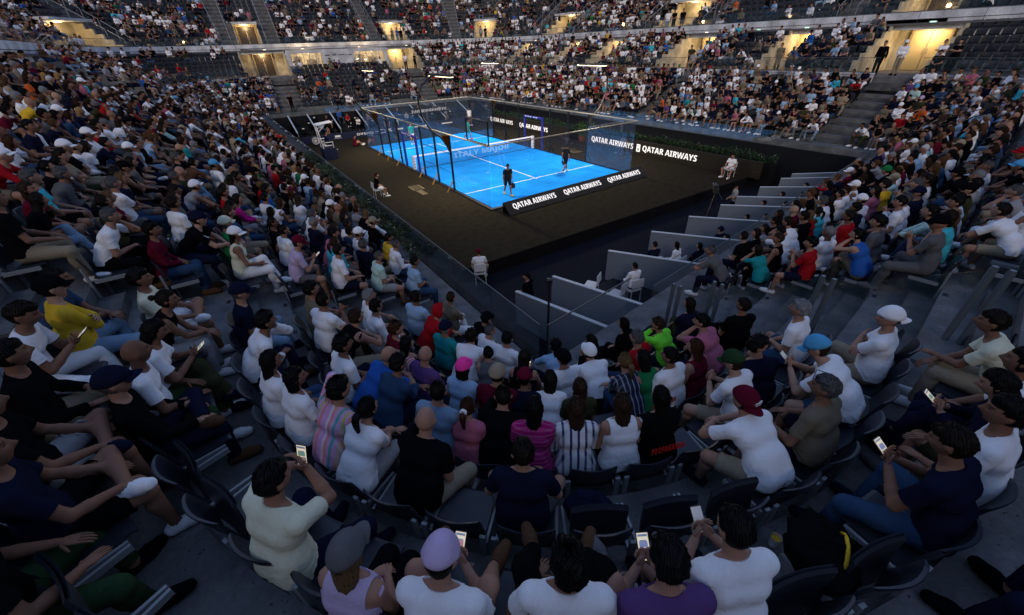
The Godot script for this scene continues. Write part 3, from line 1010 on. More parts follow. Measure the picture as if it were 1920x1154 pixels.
func build_boxes() -> void:
	var pan := mat("box_panel", lin(0.15, 0.18, 0.22), 0.6)
	var cap := mat("box_cap", lin(0.36, 0.4, 0.44), 0.5)
	var dark := mat("box_back", lin(0.007, 0.007, 0.009), 0.8)
	var i := 0
	for q in [[-9.25, 18.2], [-7.76, 18.15], [-4.97, 17.89], [-2.39, 17.69], [0.11, 17.6], [2.4, 17.6], [4.03, 17.4], [6.24, 17.3], [8.47, 17.2], [9.73, 17.15]]:
		var a := Vector3(q[0], PIT_Y, q[1])
		var b := Vector3(q[0] + (1.1 if i > 1 else 0.5), PIT_Y, 20.78 - 0.114 * (q[0] + 0.75))
		var t := thing("box_partition", "grey blue partition wall, %s of the near courtside boxes" % (nth(i) if i else "nearest"), "partition", (a + b) * 0.5, 0.0, "partitions of the near boxes")
		var o := t.position
		var side := (b - a).normalized().cross(Vector3.UP) * 0.045
		var m := MB.new()
		var A := a - o
		var B := b - o
		var ha := Vector3.UP * 1.15
		var hb := Vector3.UP * 1.55
		m.quad(A + side, B + side, B + hb + side, A + ha + side)
		m.quad(B - side, A - side, A + ha - side, B + hb - side)
		m.quad(A - side, A + side, A + ha + side, A + ha - side)
		m.quad(B + side, B - side, B + hb - side, B + hb + side)
		part("panel", m.mesh(), pan, t)
		var c := MB.new()
		c.bar(A + ha + Vector3.UP * 0.015, B + hb + Vector3.UP * 0.015, 0.11, 0.028)
		part("cap", c.mesh(), cap, t)
		i += 1
	var bf := MB.new()
	bf.box(Vector3(1.6, PIT_Y + 0.075, 19.15), Vector3(17.0, 0.15, 1.9), Basis.IDENTITY, 0.01)
	solo("box_floor", bf.mesh(), mat("box_floor", lin(0.02, 0.022, 0.025), 0.8), "low dark floor under the near courtside boxes", "floor", "", "structure")
	# steps up from the pit between the first two partitions
	var st := thing("pit_steps", "pale steps climbing from the pit beside the black wall", "steps", Vector3(-8.3, PIT_Y, 20.6))
	for k in 7:
		var m := MB.new()
		m.box(Vector3(0.1, 0.17 * (k + 1) - 0.17 * (k + 1) * 0.5, 0.28 * k), Vector3(1.3, 0.17 * (k + 1), 0.278))
		part("step", m.mesh(), mat("concrete", Color.WHITE), st)
	# far boxes
	i = 0
	for x in [-9.0, -7.2, -5.0, -2.3, 0.9, 3.6, 6.3, 9.4]:
		var zb := lerpf(-22.6, -21.0, (x + 9.0) / 18.4)
		var t := thing("far_partition", "slanted blue grey partition, %s from the left of far boxes" % nth(i), "partition", Vector3(x, PIT_Y, zb), 0.0, "partitions of the far boxes")
		var m := MB.new()
		for o in [-0.05, 0.05]:
			var p0 := Vector3(o, 0, 0)
			var p1 := Vector3(o, 0, 3.2)
			var p2 := Vector3(o, 0.95, 3.2)
			var p3 := Vector3(o, 2.2, 0)
			m.quad(p0, p1, p2, p3)
			m.quad(p3, p2, p1, p0)
		part("panel", m.mesh(), pan, t)
		var c := MB.new()
		c.bar(Vector3(0, 2.2, 0), Vector3(0, 0.95, 3.2), 0.13, 0.03)
		c.bar(Vector3(0, 0.95, 3.21), Vector3(0, 0, 3.21), 0.13, 0.03)
		part("cap", c.mesh(), cap, t)
		i += 1
	for k in 3:
		var m := MB.new()
		m.box(Vector3(0.2, PIT_Y + 0.2 + 0.175 * k, -20.3 - 0.8 * k), Vector3(18.0, 0.4 + 0.35 * k, 0.8))
		solo("box_step", m.mesh(), mat("box_floor", lin(0.02, 0.022, 0.025), 0.8), "%s dark step inside the far boxes" % nth(k), "step", "", "structure")

# ---------------------------------------------------------------- people: one field of tapered bones, meshed as surface nets
class Field:
	var bones := []        # [a, b, ra, rb, region, side]
	var h := 0.018
	var verts := PackedVector3Array()
	var norms := PackedVector3Array()
	var bone_of := PackedInt32Array()
	var t_of := PackedFloat32Array()
	var quads := PackedInt32Array()
	func add(a: Vector3, b: Vector3, ra: float, rb: float, region: int, k := 0.03) -> void:
		bones.append([a, b, ra, rb, region, k])
	func run() -> void:
		var lo := Vector3(9, 9, 9)
		var hi := Vector3(-9, -9, -9)
		for q in bones:
			var r := maxf(q[2], q[3]) + 2.5 * h
			lo = lo.min(q[0] - Vector3.ONE * r).min(q[1] - Vector3.ONE * r)
			hi = hi.max(q[0] + Vector3.ONE * r).max(q[1] + Vector3.ONE * r)
		var nx := int((hi.x - lo.x) / h) + 2
		var ny := int((hi.y - lo.y) / h) + 2
		var nz := int((hi.z - lo.z) / h) + 2
		var f := PackedFloat32Array()
		f.resize(nx * ny * nz)
		f.fill(1.0)
		var id := PackedByteArray()
		id.resize(nx * ny * nz)
		var raw := PackedFloat32Array()
		raw.resize(nx * ny * nz)
		raw.fill(1.0)
		var sx := ny * nz
		for bi in bones.size():
			var q = bones[bi]
			var a: Vector3 = q[0]
			var ba: Vector3 = q[1] - a
			var ra: float = q[2]
			var dr: float = q[3] - ra
			var kk: float = q[5]
			var inv := 1.0 / maxf(ba.length_squared(), 1e-8)
			var rr := maxf(ra, q[3]) + kk + 1.8 * h
			var m0: Vector3 = a.min(q[1]) - Vector3.ONE * rr - lo
			var m1: Vector3 = a.max(q[1]) + Vector3.ONE * rr - lo
			var i0 := maxi(0, int(m0.x / h)); var i1 := mini(nx - 1, int(m1.x / h) + 1)
			var j0 := maxi(0, int(m0.y / h)); var j1 := mini(ny - 1, int(m1.y / h) + 1)
			var k0 := maxi(0, int(m0.z / h)); var k1 := mini(nz - 1, int(m1.z / h) + 1)
			for i in range(i0, i1 + 1):
				for j in range(j0, j1 + 1):
					var pa := Vector3(lo.x + i * h, lo.y + j * h, lo.z + k0 * h) - a
					var c := i * sx + j * nz + k0
					for k in range(k0, k1 + 1):
						var t := clampf(pa.dot(ba) * inv, 0.0, 1.0)
						var dd := (pa - ba * t).length() - ra - dr * t
						if dd < raw[c]:
							raw[c] = dd
							id[c] = bi
						var o := f[c]
						var e := kk - absf(o - dd)
						var mn := minf(o, dd)
						if e > 0.0:
							mn -= e * e * 0.25 / kk
						f[c] = mn
						pa.z += h
						c += 1
		var vi := PackedInt32Array()
		vi.resize(nx * ny * nz)
		vi.fill(-1)
		var lim := 2.2 * h
		for i in nx - 1:
			for j in ny - 1:
				var c := i * sx + j * nz
				for k in nz - 1:
					var f0 := f[c]
					if f0 < lim and f0 > -lim:
						var f1 := f[c + 1]
						var f2 := f[c + nz]
						var f3 := f[c + nz + 1]
						var f4 := f[c + sx]
						var f5 := f[c + sx + 1]
						var f6 := f[c + sx + nz]
						var f7 := f[c + sx + nz + 1]
						var neg := int(f0 < 0) + int(f1 < 0) + int(f2 < 0) + int(f3 < 0) + int(f4 < 0) + int(f5 < 0) + int(f6 < 0) + int(f7 < 0)
						if neg > 0 and neg < 8:
							var g := Vector3(f4 + f5 + f6 + f7 - f0 - f1 - f2 - f3, f2 + f3 + f6 + f7 - f0 - f1 - f4 - f5, f1 + f3 + f5 + f7 - f0 - f2 - f4 - f6) * 0.25
							var fc := (f0 + f1 + f2 + f3 + f4 + f5 + f6 + f7) * 0.125
							var gl := maxf(g.length_squared(), 1e-9)
							var off := -g * (fc / gl)
							off = off.clamp(Vector3.ONE * -0.5, Vector3.ONE * 0.5)
							vi[c] = verts.size()
							verts.append(lo + Vector3(i + 0.5 + off.x, j + 0.5 + off.y, k + 0.5 + off.z) * h)
							norms.append(g / sqrt(gl))
							bone_of.append(id[c])
					c += 1
		for i in range(1, nx - 1):
			for j in range(1, ny - 1):
				var c := i * sx + j * nz + 1
				for k in range(1, nz - 1):
					var s := f[c] < 0
					if f[c] < lim and f[c] > -lim:
						if s != (f[c + sx] < 0):
							quad(vi[c], vi[c - nz], vi[c - nz - 1], vi[c - 1], not s)
						if s != (f[c + nz] < 0):
							quad(vi[c], vi[c - 1], vi[c - sx - 1], vi[c - sx], not s)
						if s != (f[c + 1] < 0):
							quad(vi[c], vi[c - sx], vi[c - sx - nz], vi[c - nz], not s)
					c += 1
		t_of.resize(verts.size())
		for n in verts.size():
			var q = bones[bone_of[n]]
			var ba: Vector3 = q[1] - q[0]
			t_of[n] = clampf((verts[n] - q[0]).dot(ba) / maxf(ba.length_squared(), 1e-8), -0.2, 1.2)
	func quad(a: int, b: int, c: int, d: int, flip: bool) -> void:
		if a < 0 or b < 0 or c < 0 or d < 0:
			return
		if flip:
			quads.append_array(PackedInt32Array([a, d, c, b]))
		else:
			quads.append_array(PackedInt32Array([a, b, c, d]))

# a mesh in plain arrays; triangles a, b, c run counter-clockwise seen from outside
class Soup:
	var v := PackedVector3Array()
	var n := PackedVector3Array()
	var c := PackedColorArray()
	var i := PackedInt32Array()
	func mesh(colour := false) -> ArrayMesh:
		var m := ArrayMesh.new()
		if i.is_empty():
			return m
		var arr := []
		arr.resize(Mesh.ARRAY_MAX)
		arr[Mesh.ARRAY_VERTEX] = v
		arr[Mesh.ARRAY_NORMAL] = n
		if colour:
			arr[Mesh.ARRAY_COLOR] = c
		var ix := i.duplicate()
		for k in range(0, ix.size(), 3):
			var q := ix[k + 1]
			ix[k + 1] = ix[k + 2]
			ix[k + 2] = q
		arr[Mesh.ARRAY_INDEX] = ix
		m.add_surface_from_arrays(Mesh.PRIMITIVE_TRIANGLES, arr)
		return m
	func smooth() -> void:
		n.resize(v.size())
		n.fill(Vector3.ZERO)
		for k in range(0, i.size(), 3):
			var a := v[i[k]]
			var nn := (v[i[k + 1]] - a).cross(v[i[k + 2]] - a)
			n[i[k]] += nn
			n[i[k + 1]] += nn
			n[i[k + 2]] += nn
		for k in v.size():
			n[k] = n[k].normalized()
	func append(o: Soup, tr: Transform3D) -> void:
		var b := v.size()
		for k in o.v.size():
			v.append(tr * o.v[k])
			n.append((tr.basis * o.n[k]).normalized())
		c.append_array(o.c)
		for k in o.i:
			i.append(b + k)

# --- heads, shared by all: rings of latitude, pushed into brow, nose, lips, chin and ears
static func head_point(la: float, lo: float) -> Vector3:
	# la -PI/2 .. PI/2, lo 0 = face (+z)
	var u := Vector3(cos(la) * sin(lo), sin(la), cos(la) * cos(lo))
	var p := Vector3(u.x * 0.078, u.y * 0.118, u.z * 0.099)
	if p.y < 0.0:
		var t := -p.y / 0.118
		p.x *= 1.0 - 0.30 * pow(t, 1.5)
		if p.z < 0.0:
			p.z *= 1.0 - 0.45 * t
			p.x *= 1.0 - 0.1 * t
		else:
			p.z *= 1.0 - 0.06 * t
	else:
		if p.z > 0.0:
			p.z *= 0.96
	if p.z > 0.0:
		var ax := absf(p.x)
		p.z += 0.026 * exp(-pow(p.x / 0.0125, 2) - pow((p.y + 0.022) / 0.020, 2))
		p.z += 0.012 * exp(-pow(p.x / 0.010, 2) - pow((p.y - 0.004) / 0.020, 2))
		p.z -= 0.009 * exp(-pow((ax - 0.032) / 0.016, 2) - pow((p.y - 0.010) / 0.012, 2))
		p.z += 0.004 * exp(-pow((ax - 0.030) / 0.022, 2) - pow((p.y - 0.030) / 0.008, 2))
		p.z += 0.005 * exp(-pow(p.x / 0.022, 2) - pow((p.y + 0.056) / 0.009, 2))
		p.z -= 0.003 * exp(-pow(p.x / 0.026, 2) - pow((p.y + 0.0575) / 0.003, 2))
		p.z += 0.007 * exp(-pow(p.x / 0.024, 2) - pow((p.y + 0.094) / 0.016, 2))
	var e := exp(-pow((p.y + 0.004) / 0.030, 2) - pow((p.z + 0.008) / 0.015, 2))
	if absf(p.x) > 0.04:
		p.x += signf(p.x) * 0.020 * e
		p.z -= 0.010 * e
	return p
static func make_head(nla: int, nlo: int) -> Soup:
	var s := Soup.new()
	for a in nla + 1:
		var la := -PI / 2 + PI * a / nla
		for o in nlo:
			var u := float(o) / nlo
			var lo := TAU * u - sin(TAU * u) * 0.45   # closer together in front
			var p := head_point(la, lo)
			s.v.append(p)
			var col := Color(1, 1, 1)
			if p.z > 0.03:
				var ax := absf(p.x)
				if pow((ax - 0.032) / 0.013, 2) + pow((p.y - 0.010) / 0.0075, 2) < 1.0:
					col = Color(0.22, 0.2, 0.2)
				elif pow((ax - 0.033) / 0.02, 2) + pow((p.y - 0.031) / 0.006, 2) < 1.0:
					col = Color(0.3, 0.25, 0.22)
				elif pow(p.x / 0.024, 2) + pow((p.y + 0.056) / 0.008, 2) < 1.0:
					col = Color(0.85, 0.55, 0.52)
			s.c.append(col)
	for a in nla:
		for o in nlo:
			var o2 := (o + 1) % nlo
			var p := a * nlo + o
			var q := a * nlo + o2
			s.i.append_array(PackedInt32Array([p, q, q + nlo, p, q + nlo, p + nlo]))
	s.smooth()
	return s

# hair that hugs the skull: where cover(p) > 0 it stands off the skin
static func make_hair(style: String, nla: int, nlo: int, sd: int) -> Soup:
	var nz := FastNoiseLite.new()
	nz.seed = sd
	nz.frequency = 22.0
	nz.fractal_octaves = 3
	var s := Soup.new()
	var keep := PackedFloat32Array()
	for a in nla + 1:
		var la := -PI / 2 + PI * a / nla
		for o in nlo:
			var lo := TAU * o / nlo
			var p := head_point(la, lo)
			if absf(p.x) > 0.08:
				p.x = signf(p.x) * 0.08
			var front := clampf((p.z + 0.03) / 0.065, 0.0, 1.0)
			var edge := lerpf(-0.075, 0.054 + 0.012 * nz.get_noise_2d(p.x, 0.3), smoothstep(0.0, 1.0, front))
			if style == "bob" or style == "long" or style == "pony" or style == "bun":
				edge = lerpf(-0.085, 0.066, smoothstep(0.25, 1.0, front))
			elif style == "cap" or style == "cap_back":
				edge = 0.022
			elif style == "hood":
				edge = lerpf(-0.13, 0.075, smoothstep(0.55, 1.0, front))
			var m := p.y - edge
			# round the ears
			if style in ["short", "buzz", "curly", "thick"] and absf(p.x) > 0.06 and p.y < 0.02 and p.z > -0.035:
				m = minf(m, -0.01)
			keep.append(m)
			var lift: float = {"short": 0.017, "buzz": 0.005, "thick": 0.027, "curly": 0.036, "bob": 0.016, "long": 0.014, "pony": 0.009, "bun": 0.009, "cap": 0.023, "cap_back": 0.023, "hood": 0.03}.get(style, 0.012)
			var fold := nz.get_noise_3dv(p)
			if style == "curly":
				lift *= 0.75 + 0.55 * fold
			elif style == "cap" or style == "cap_back":
				fold = 0.0
			else:
				lift *= 0.8 + 0.75 * fold + 0.12 * sin(atan2(p.x, p.z) * 23.0 + p.y * 60.0)
			var k := smoothstep(-0.004, 0.045 if p.z < 0.02 else 0.022, m)
			if style == "cap" or style == "cap_back":
				k = smoothstep(-0.006, 0.004, m)
			var dir := Vector3(p.x, p.y * 0.8 + 0.02, p.z).normalized()
			s.v.append(p + dir * (lift * k + 0.0015))
			s.c.append(Color.WHITE)
	for a in nla:
		for o in nlo:
			var o2 := (o + 1) % nlo
			var p := a * nlo + o
			var q := a * nlo + o2
			if maxf(maxf(keep[p], keep[q]), maxf(keep[p + nlo], keep[q + nlo])) > 0.0:
				s.i.append_array(PackedInt32Array([p, q, q + nlo, p, q + nlo, p + nlo]))
	# falling hair, tails, buns and peaks
	if style == "long" or style == "bob":
		var low := -0.36 if style == "long" else -0.15
		var base := s.v.size()
		var rows := 9
		var cols := 18
		for r in rows + 1:
			var t := float(r) / rows
			var y := lerpf(0.03, low, t)
			for c in cols:
				var ang := TAU * c / cols
				var w := lerpf(0.088, 0.062 if style == "long" else 0.085, t)
				var dp := lerpf(0.066, 0.030 if style == "long" else 0.055, t)
				var zc := lerpf(-0.035, -0.082, smoothstep(0.0, 0.6, t)) if style == "long" else lerpf(-0.033, -0.048, t)
				var wob := 1.0 + 0.16 * nz.get_noise_3d(sin(ang) * 0.3, y * 0.35, cos(ang) * 0.3) + 0.05 * sin(ang * 9.0 + y * 30.0)
				if t > 0.96:
					wob *= 0.6
				s.v.append(Vector3(sin(ang) * w * wob, y, zc + cos(ang) * dp * wob))
				s.c.append(Color.WHITE)
		for r in rows:
			for c in cols:
				var c2 := (c + 1) % cols
				var p := base + r * cols + c
				var q := base + r * cols + c2
				s.i.append_array(PackedInt32Array([p, p + cols, q + cols, p, q + cols, q]))
	elif style == "pony" or style == "bun":
		var base := s.v.size()
		var rows := 8
		var cols := 10
		for r in rows + 1:
			var t := float(r) / rows
			var cen := Vector3(0, 0.03 - 0.24 * t * t - 0.02 * t, -0.105 - 0.055 * sin(t * PI * 0.8))
			var rad := 0.012 + 0.026 * sin(PI * pow(t, 0.6)) if r < rows else 0.002
			if style == "bun":
				cen = Vector3(0, 0.055 + 0.03 * cos(t * PI), -0.118)
				rad = 0.036 * sin(PI * t) + 0.001
			for c in cols:
				var ang := TAU * c / cols
				s.v.append(cen + Vector3(sin(ang), 0.0, cos(ang)) * rad * (1.0 + 0.15 * nz.get_noise_2d(ang, t)))
				s.c.append(Color.WHITE)
		for r in rows:
			for c in cols:
				var c2 := (c + 1) % cols
				var p := base + r * cols + c
				var q := base + r * cols + c2
				s.i.append_array(PackedInt32Array([p, p + cols, q + cols, p, q + cols, q]))
	elif style == "cap" or style == "cap_back":
		var sg := 1.0 if style == "cap" else -1.0
		var base := s.v.size()
		var n := 12
		for layer in 2:
			for r in 5:
				for c in n + 1:
					var ang := lerpf(-1.05, 1.05, float(c) / n)
					var out := r / 4.0
					var rx := 0.088
					var rz := 0.100 + 0.078 * out * cos(ang * 0.75)
					var y := 0.030 - 0.022 * out - 0.012 * pow(ang, 2) * (0.4 + out) - 0.004 * layer
					s.v.append(Vector3(sin(ang) * rx, y, sg * cos(ang) * rz))
					s.c.append(Color.WHITE)
		for layer in 2:
			for r in 4:
				for c in n:
					var p := base + layer * 5 * (n + 1) + r * (n + 1) + c
					var q := p + 1
					var u := p + n + 1
					var w := u + 1
					if (layer == 0) == (sg > 0):
						s.i.append_array(PackedInt32Array([p, u, w, p, w, q]))
					else:
						s.i.append_array(PackedInt32Array([p, w, u, p, q, w]))
		# button on the crown
		base = s.v.size()
		for c in 6:
			s.v.append(Vector3(0.009 * cos(TAU * c / 6), 0.132, 0.009 * sin(TAU * c / 6)))
			s.c.append(Color.WHITE)
		s.v.append(Vector3(0, 0.137, 0))
		s.c.append(Color.WHITE)
		for c in 6:
			s.i.append_array(PackedInt32Array([base + (c + 1) % 6, base + c, base + 6]))
	s.smooth()
	if not style in ["cap", "cap_back", "hood"] and nla > 20:   # loose strands break the outline
		var r := RandomNumberGenerator.new()
		r.seed = sd
		var nv := keep.size()
		var full := s.v.size()
		for n in 3200:
			var idx := r.randi_range(0, full - 1) if n < 3200 else 0
			if idx < nv and keep[idx] < 0.004:
				continue
			if idx >= s.n.size():
				continue
			var p := s.v[idx]
			var nm := s.n[idx]
			var flow := Vector3(p.x * 2.0, -1.0, 0.5 if p.z > 0.03 else -0.2)
			if style == "curly":
				flow = Vector3(r.randf_range(-1, 1), r.randf_range(-1, 1), r.randf_range(-1, 1))
			flow = (flow - nm * flow.dot(nm)).normalized()
			var sd2 := nm.cross(flow) * r.randf_range(0.0006, 0.0016)
			var L := r.randf_range(0.012, 0.035)
			var b0 := s.v.size()
			s.v.append(p - sd2)
			s.v.append(p + sd2)
			s.v.append(p + flow * L + nm * r.randf_range(0.0005, 0.005))
			for q in 3:
				s.n.append((nm + sd2 * 120.0 * (q - 1)).normalized())
				s.c.append(Color.WHITE)
			s.i.append_array(PackedInt32Array([b0, b0 + 1, b0 + 2]))
	return s

# --- a hand in its own axes: fingers along +z, back of the hand +y, thumb on side sg * x
static func make_hand(sg: float, curl: float) -> Soup:
	var s := Soup.new()
	# palm, a rounded slab
	var rings := 6
	var sides := 10
	for r in rings + 1:
		var t := float(r) / rings
		var w := lerpf(0.024, 0.041, smoothstep(0.0, 0.6, t))
		var hgt := lerpf(0.019, 0.013, t)
		if r == 0 or r == rings:
			w *= 0.9
		for k in sides:
			var a := TAU * k / sides
			s.v.append(Vector3(cos(a) * w, sin(a) * hgt, t * 0.092))
			s.c.append(Color.WHITE)
	for r in rings:
		for k in sides:
			var k2 := (k + 1) % sides
			var p := r * sides + k
			var q := r * sides + k2
			s.i.append_array(PackedInt32Array([p, q, q + sides, p, q + sides, p + sides]))
	for k in sides - 2:
		s.i.append_array(PackedInt32Array([rings * sides, rings * sides + k + 1, rings * sides + k + 2]))
	var spec := [[-0.030, 0.060, 0.0078], [-0.0105, 0.080, 0.0085], [0.0105, 0.086, 0.0088], [0.030, 0.078, 0.0085]]   # little finger to index
	for f in 4:
		var root := Vector3(spec[f][0] * -sg * -1.0, 0, 0.088)
		finger(s, root, Vector3(spec[f][0] * sg * 1.2, 0, 1).normalized(), spec[f][1], spec[f][2], curl * (1.0 + 0.1 * (3 - f)), Vector3.DOWN)
	finger(s, Vector3(0.028 * sg, -0.004, 0.026), Vector3(0.72 * sg, -0.25, 0.65).normalized(), 0.062, 0.0105, curl * 0.5, Vector3(-0.7 * sg, -0.6, 0.2).normalized())
	s.smooth()
	return s
static func finger(s: Soup, root: Vector3, dir: Vector3, L: float, r: float, curl: float, bend: Vector3) -> void:
	var base := s.v.size()
	var p := root - dir * 0.008
	var d := dir
	var ax := d.cross(bend).normalized()
	var segs := [0.008, L * 0.45, L * 0.30, L * 0.25]
	for j in 5:
		var o := ax.cross(d).normalized()
		var rad: float = r * [1.0, 1.05, 0.95, 0.88, 0.45][j]
		for k in 6:
			var a := TAU * k / 6
			s.v.append(p + (ax * cos(a) + o * sin(a)) * rad)
			s.c.append(Color.WHITE)
		if j < 4:
			if j > 0:
				d = d.rotated(ax, curl * [0.0, 0.45, 0.55, 0.4][j])
			p += d * segs[j]
	for j in 4:
		for k in 6:
			var k2 := (k + 1) % 6
			var q := base + j * 6 + k
			var w := base + j * 6 + k2
			s.i.append_array(PackedInt32Array([q, w, w + 6, q, w + 6, q + 6]))
	for k in 4:
		s.i.append_array(PackedInt32Array([base + 24, base + 24 + k + 1, base + 24 + k + 2]))

static func two_bone(a: Vector3, b: Vector3, l1: float, l2: float, pole: Vector3) -> Array:
	var d := b - a
	var L := d.length()
	var mx := (l1 + l2) * 0.995
	if L > mx:
		b = a + d * (mx / L)
		d = b - a
		L = mx
	var x := (l1 * l1 - l2 * l2 + L * L) / (2.0 * L)
	var hh := sqrt(maxf(l1 * l1 - x * x, 0.0))
	var u := d / L
	var pp := (pole - u * pole.dot(u)).normalized()
	return [a + u * x + pp * hh, b]

# regions: 0 torso, 1 neck, 2 upper arm, 3 forearm, 4 pelvis, 5 thigh, 6 shin, 7 foot
# pose: hip, lean, slump, twist, yaw, nod, hl, hr, fl, fr, el, er (elbow poles), kl, kr (knee poles), fem, fat, curl, cell
static func make_body(po: Dictionary, head: Soup, hands: bool) -> Dictionary:
	var fem: float = po.get("fem", 0.0)
	var fat: float = po.get("fat", 1.0)
	var P: Vector3 = po.get("hip", Vector3(0, 0.53, 0))
	var lean: float = po.get("lean", 0.1)
	var l2: float = lean + po.get("slump", 0.1)
	var tw: float = po.get("twist", 0.0)
	var s1 := Vector3(0, cos(lean), sin(lean))
	var s2 := Vector3(0, cos(l2), sin(l2))
	var M := P + s1 * 0.19
	var Ch := M + s2 * 0.17
	var N := Ch + s2 * 0.15
	var R := Basis(Vector3.UP, tw)
	var sh := (0.186 - 0.028 * fem)
	var X := R.x
	var Z := R.z
	var f := Field.new()
	f.h = po.get("cell", 0.018)
	var hw := 0.085 + 0.012 * fem
	f.add(P + Vector3(-hw, 0.02, -0.01), P + Vector3(hw, 0.02, -0.01), 0.094 * fat, 0.094 * fat, 4, 0.06)
	var wa := (0.080 - 0.018 * fem) * fat
	f.add(P + s1 * 0.09 - X * wa, P + s1 * 0.09 + X * wa, 0.098 * fat, 0.098 * fat, 0, 0.07)
	f.add(M - X * wa, M + X * wa, 0.094 * fat, 0.094 * fat, 0, 0.07)
	f.add(M + Z * 0.03 * fat - s2 * 0.05, M + Z * 0.02, 0.092 * fat, 0.092 * fat, 0, 0.06)
	f.add(Ch - X * (0.085 - 0.012 * fem), Ch + X * (0.085 - 0.012 * fem), 0.100 * (0.5 + 0.5 * fat), 0.100 * (0.5 + 0.5 * fat), 0, 0.06)
	if fem > 0.5:
		for sg in [-1.0, 1.0]:
			f.add(Ch + X * 0.07 * sg + Z * 0.06 - s2 * 0.01, Ch + X * 0.07 * sg + Z * 0.07 - s2 * 0.02, 0.052, 0.052, 0, 0.04)
	var SL := N - s2 * 0.055 - X * sh
	var SR := N - s2 * 0.055 + X * sh
	f.add(SL + X * 0.02, SR - X * 0.02, 0.058, 0.058, 0, 0.05)
	f.add(N - s2 * 0.05 - X * 0.06, N - s2 * 0.05 + X * 0.06, 0.062, 0.062, 0, 0.05)
	var Hc := N + s2 * 0.065 + Vector3(0, 0.108, 0.02) + Z * 0.012
	Hc += Vector3(0, -0.02, 0.05) * po.get("nod", 0.0)
	f.add(N - s2 * 0.03, Hc - Vector3(0, 0.06, 0.0) - Z * 0.018, 0.056 - 0.008 * fem, 0.052 - 0.008 * fem, 1, 0.035)
	# arms; the left one has negative x
	var la1 := 0.285 - 0.015 * fem
	var la2 := 0.255 - 0.015 * fem
	var aw := (0.82 + 0.1 * fat) * (1.0 - 0.12 * fem)
	var wr := []
	for sg in [-1.0, 1.0]:
		var S: Vector3 = SL if sg < 0 else SR
		var T: Vector3 = po.get("hl" if sg < 0 else "hr", Vector3(0.16 * sg, 0.62, 0.34))
		var pole: Vector3 = po.get("el" if sg < 0 else "er", Vector3(0.7 * sg, -0.5, -0.6))
		var e := two_bone(S, T, la1, la2, pole)
		f.add(S, e[0], 0.054 * aw, 0.042 * aw, 2, 0.03)
		f.add(e[0], e[0].lerp(e[1], 0.35), 0.041 * aw, 0.042 * aw, 3, 0.015)
		f.add(e[0].lerp(e[1], 0.35), e[1], 0.042 * aw, 0.027, 3, 0.015)
		wr.append([e[0], e[1], sg])
	var th := 0.43
	var shn := 0.42
	for sg in [-1.0, 1.0]:
		var Hh := P + Vector3((0.088 + 0.006 * fem) * sg, 0, 0.0)
		var T: Vector3 = po.get("fl" if sg < 0 else "fr", Vector3(0.13 * sg, 0.085, 0.44))
		var pole: Vector3 = po.get("kl" if sg < 0 else "kr", Vector3(0.15 * sg, 1.0, 0.45))
		var e := two_bone(Hh, T, th, shn, pole)
		f.add(Hh, e[0], 0.090 * (0.6 + 0.4 * fat), 0.060, 5, 0.04)
		f.add(e[0], e[1], 0.055, 0.038, 6, 0.02)
		var back: Vector3 = (e[1] - e[0]).normalized()
		var calf: Vector3 = e[0].lerp(e[1], 0.32) - Vector3(0, 0, 0.022)
		f.add(calf, e[0].lerp(e[1], 0.5) - Vector3(0, 0, 0.012), 0.05, 0.042, 6, 0.03)
		var toe: Vector3 = po.get("tl" if sg < 0 else "tr", Vector3(0.05 * sg, -0.035, 0.17))
		f.add(e[1] + Vector3(0, -0.035, -0.04), e[1] + toe * 0.55 + Vector3(0, -0.012, 0), 0.042, 0.046, 7 if sg < 0 else 8, 0.02)
		f.add(e[1] + toe * 0.55 + Vector3(0, -0.012, 0), e[1] + toe, 0.046, 0.036, 7 if sg < 0 else 8, 0.02)
	f.run()
	var out := {}
	var skin := Soup.new()
	skin.v = f.verts.duplicate()
	skin.n = f.norms.duplicate()
	skin.c.resize(skin.v.size())
	skin.c.fill(Color.WHITE)
	for k in range(0, f.quads.size(), 4):
		skin.i.append_array(PackedInt32Array([f.quads[k], f.quads[k + 1], f.quads[k + 2], f.quads[k], f.quads[k + 2], f.quads[k + 3]]))
	var yaw: float = tw + po.get("yaw", 0.0)
	var nod: float = po.get("nod", 0.0)
	var hb := Basis(Vector3.UP, yaw) * Basis(Vector3.RIGHT, nod * 0.8 + po.get("lean", 0.1) * 0.25) * Basis(Vector3.BACK, po.get("tilt", 0.0))
	var hs := 1.0 - 0.04 * fem
	var ht := Transform3D(hb.scaled(Vector3.ONE * hs), Hc)
	skin.append(head, ht)
	if hands:
		for w in wr:
			var d: Vector3 = (w[1] - w[0]).normalized()
			var palm: Vector3 = po.get("pl" if w[2] < 0 else "pr", Vector3(0, 1, 0.2))   # way the back of the hand looks
			var y := (palm - d * palm.dot(d)).normalized()
			var x := y.cross(d)
			skin.append(make_hand(w[2] * -1.0, po.get("curl", 0.7)), Transform3D(Basis(x, y, d), w[1] - d * 0.008))
	else:
		for w in wr:
			var d: Vector3 = (w[1] - w[0]).normalized()
			var y := (Vector3.UP - d * d.y).normalized()
			var bl := Soup.new()
			for r in 4:
				for k in 6:
					var a := TAU * k / 6
					var rad: float = [0.024, 0.038, 0.034, 0.012][r]
					bl.v.append((y.cross(d) * cos(a) + y * sin(a) * 0.6) * rad + d * 0.05 * r)
					bl.c.append(Color.WHITE)
			for r in 3:
				for k in 6:
					var p := r * 6 + k
					var q := r * 6 + (k + 1) % 6
					bl.i.append_array(PackedInt32Array([p, q, q + 6, p, q + 6, p + 6]))
			bl.smooth()
			skin.append(bl, Transform3D(Basis.IDENTITY, w[1] - d * 0.01))
	out.skin = skin
	out.head = ht
	out.wrists = wr
	# clothes stand off the body and hang in folds
	var nz := FastNoiseLite.new()
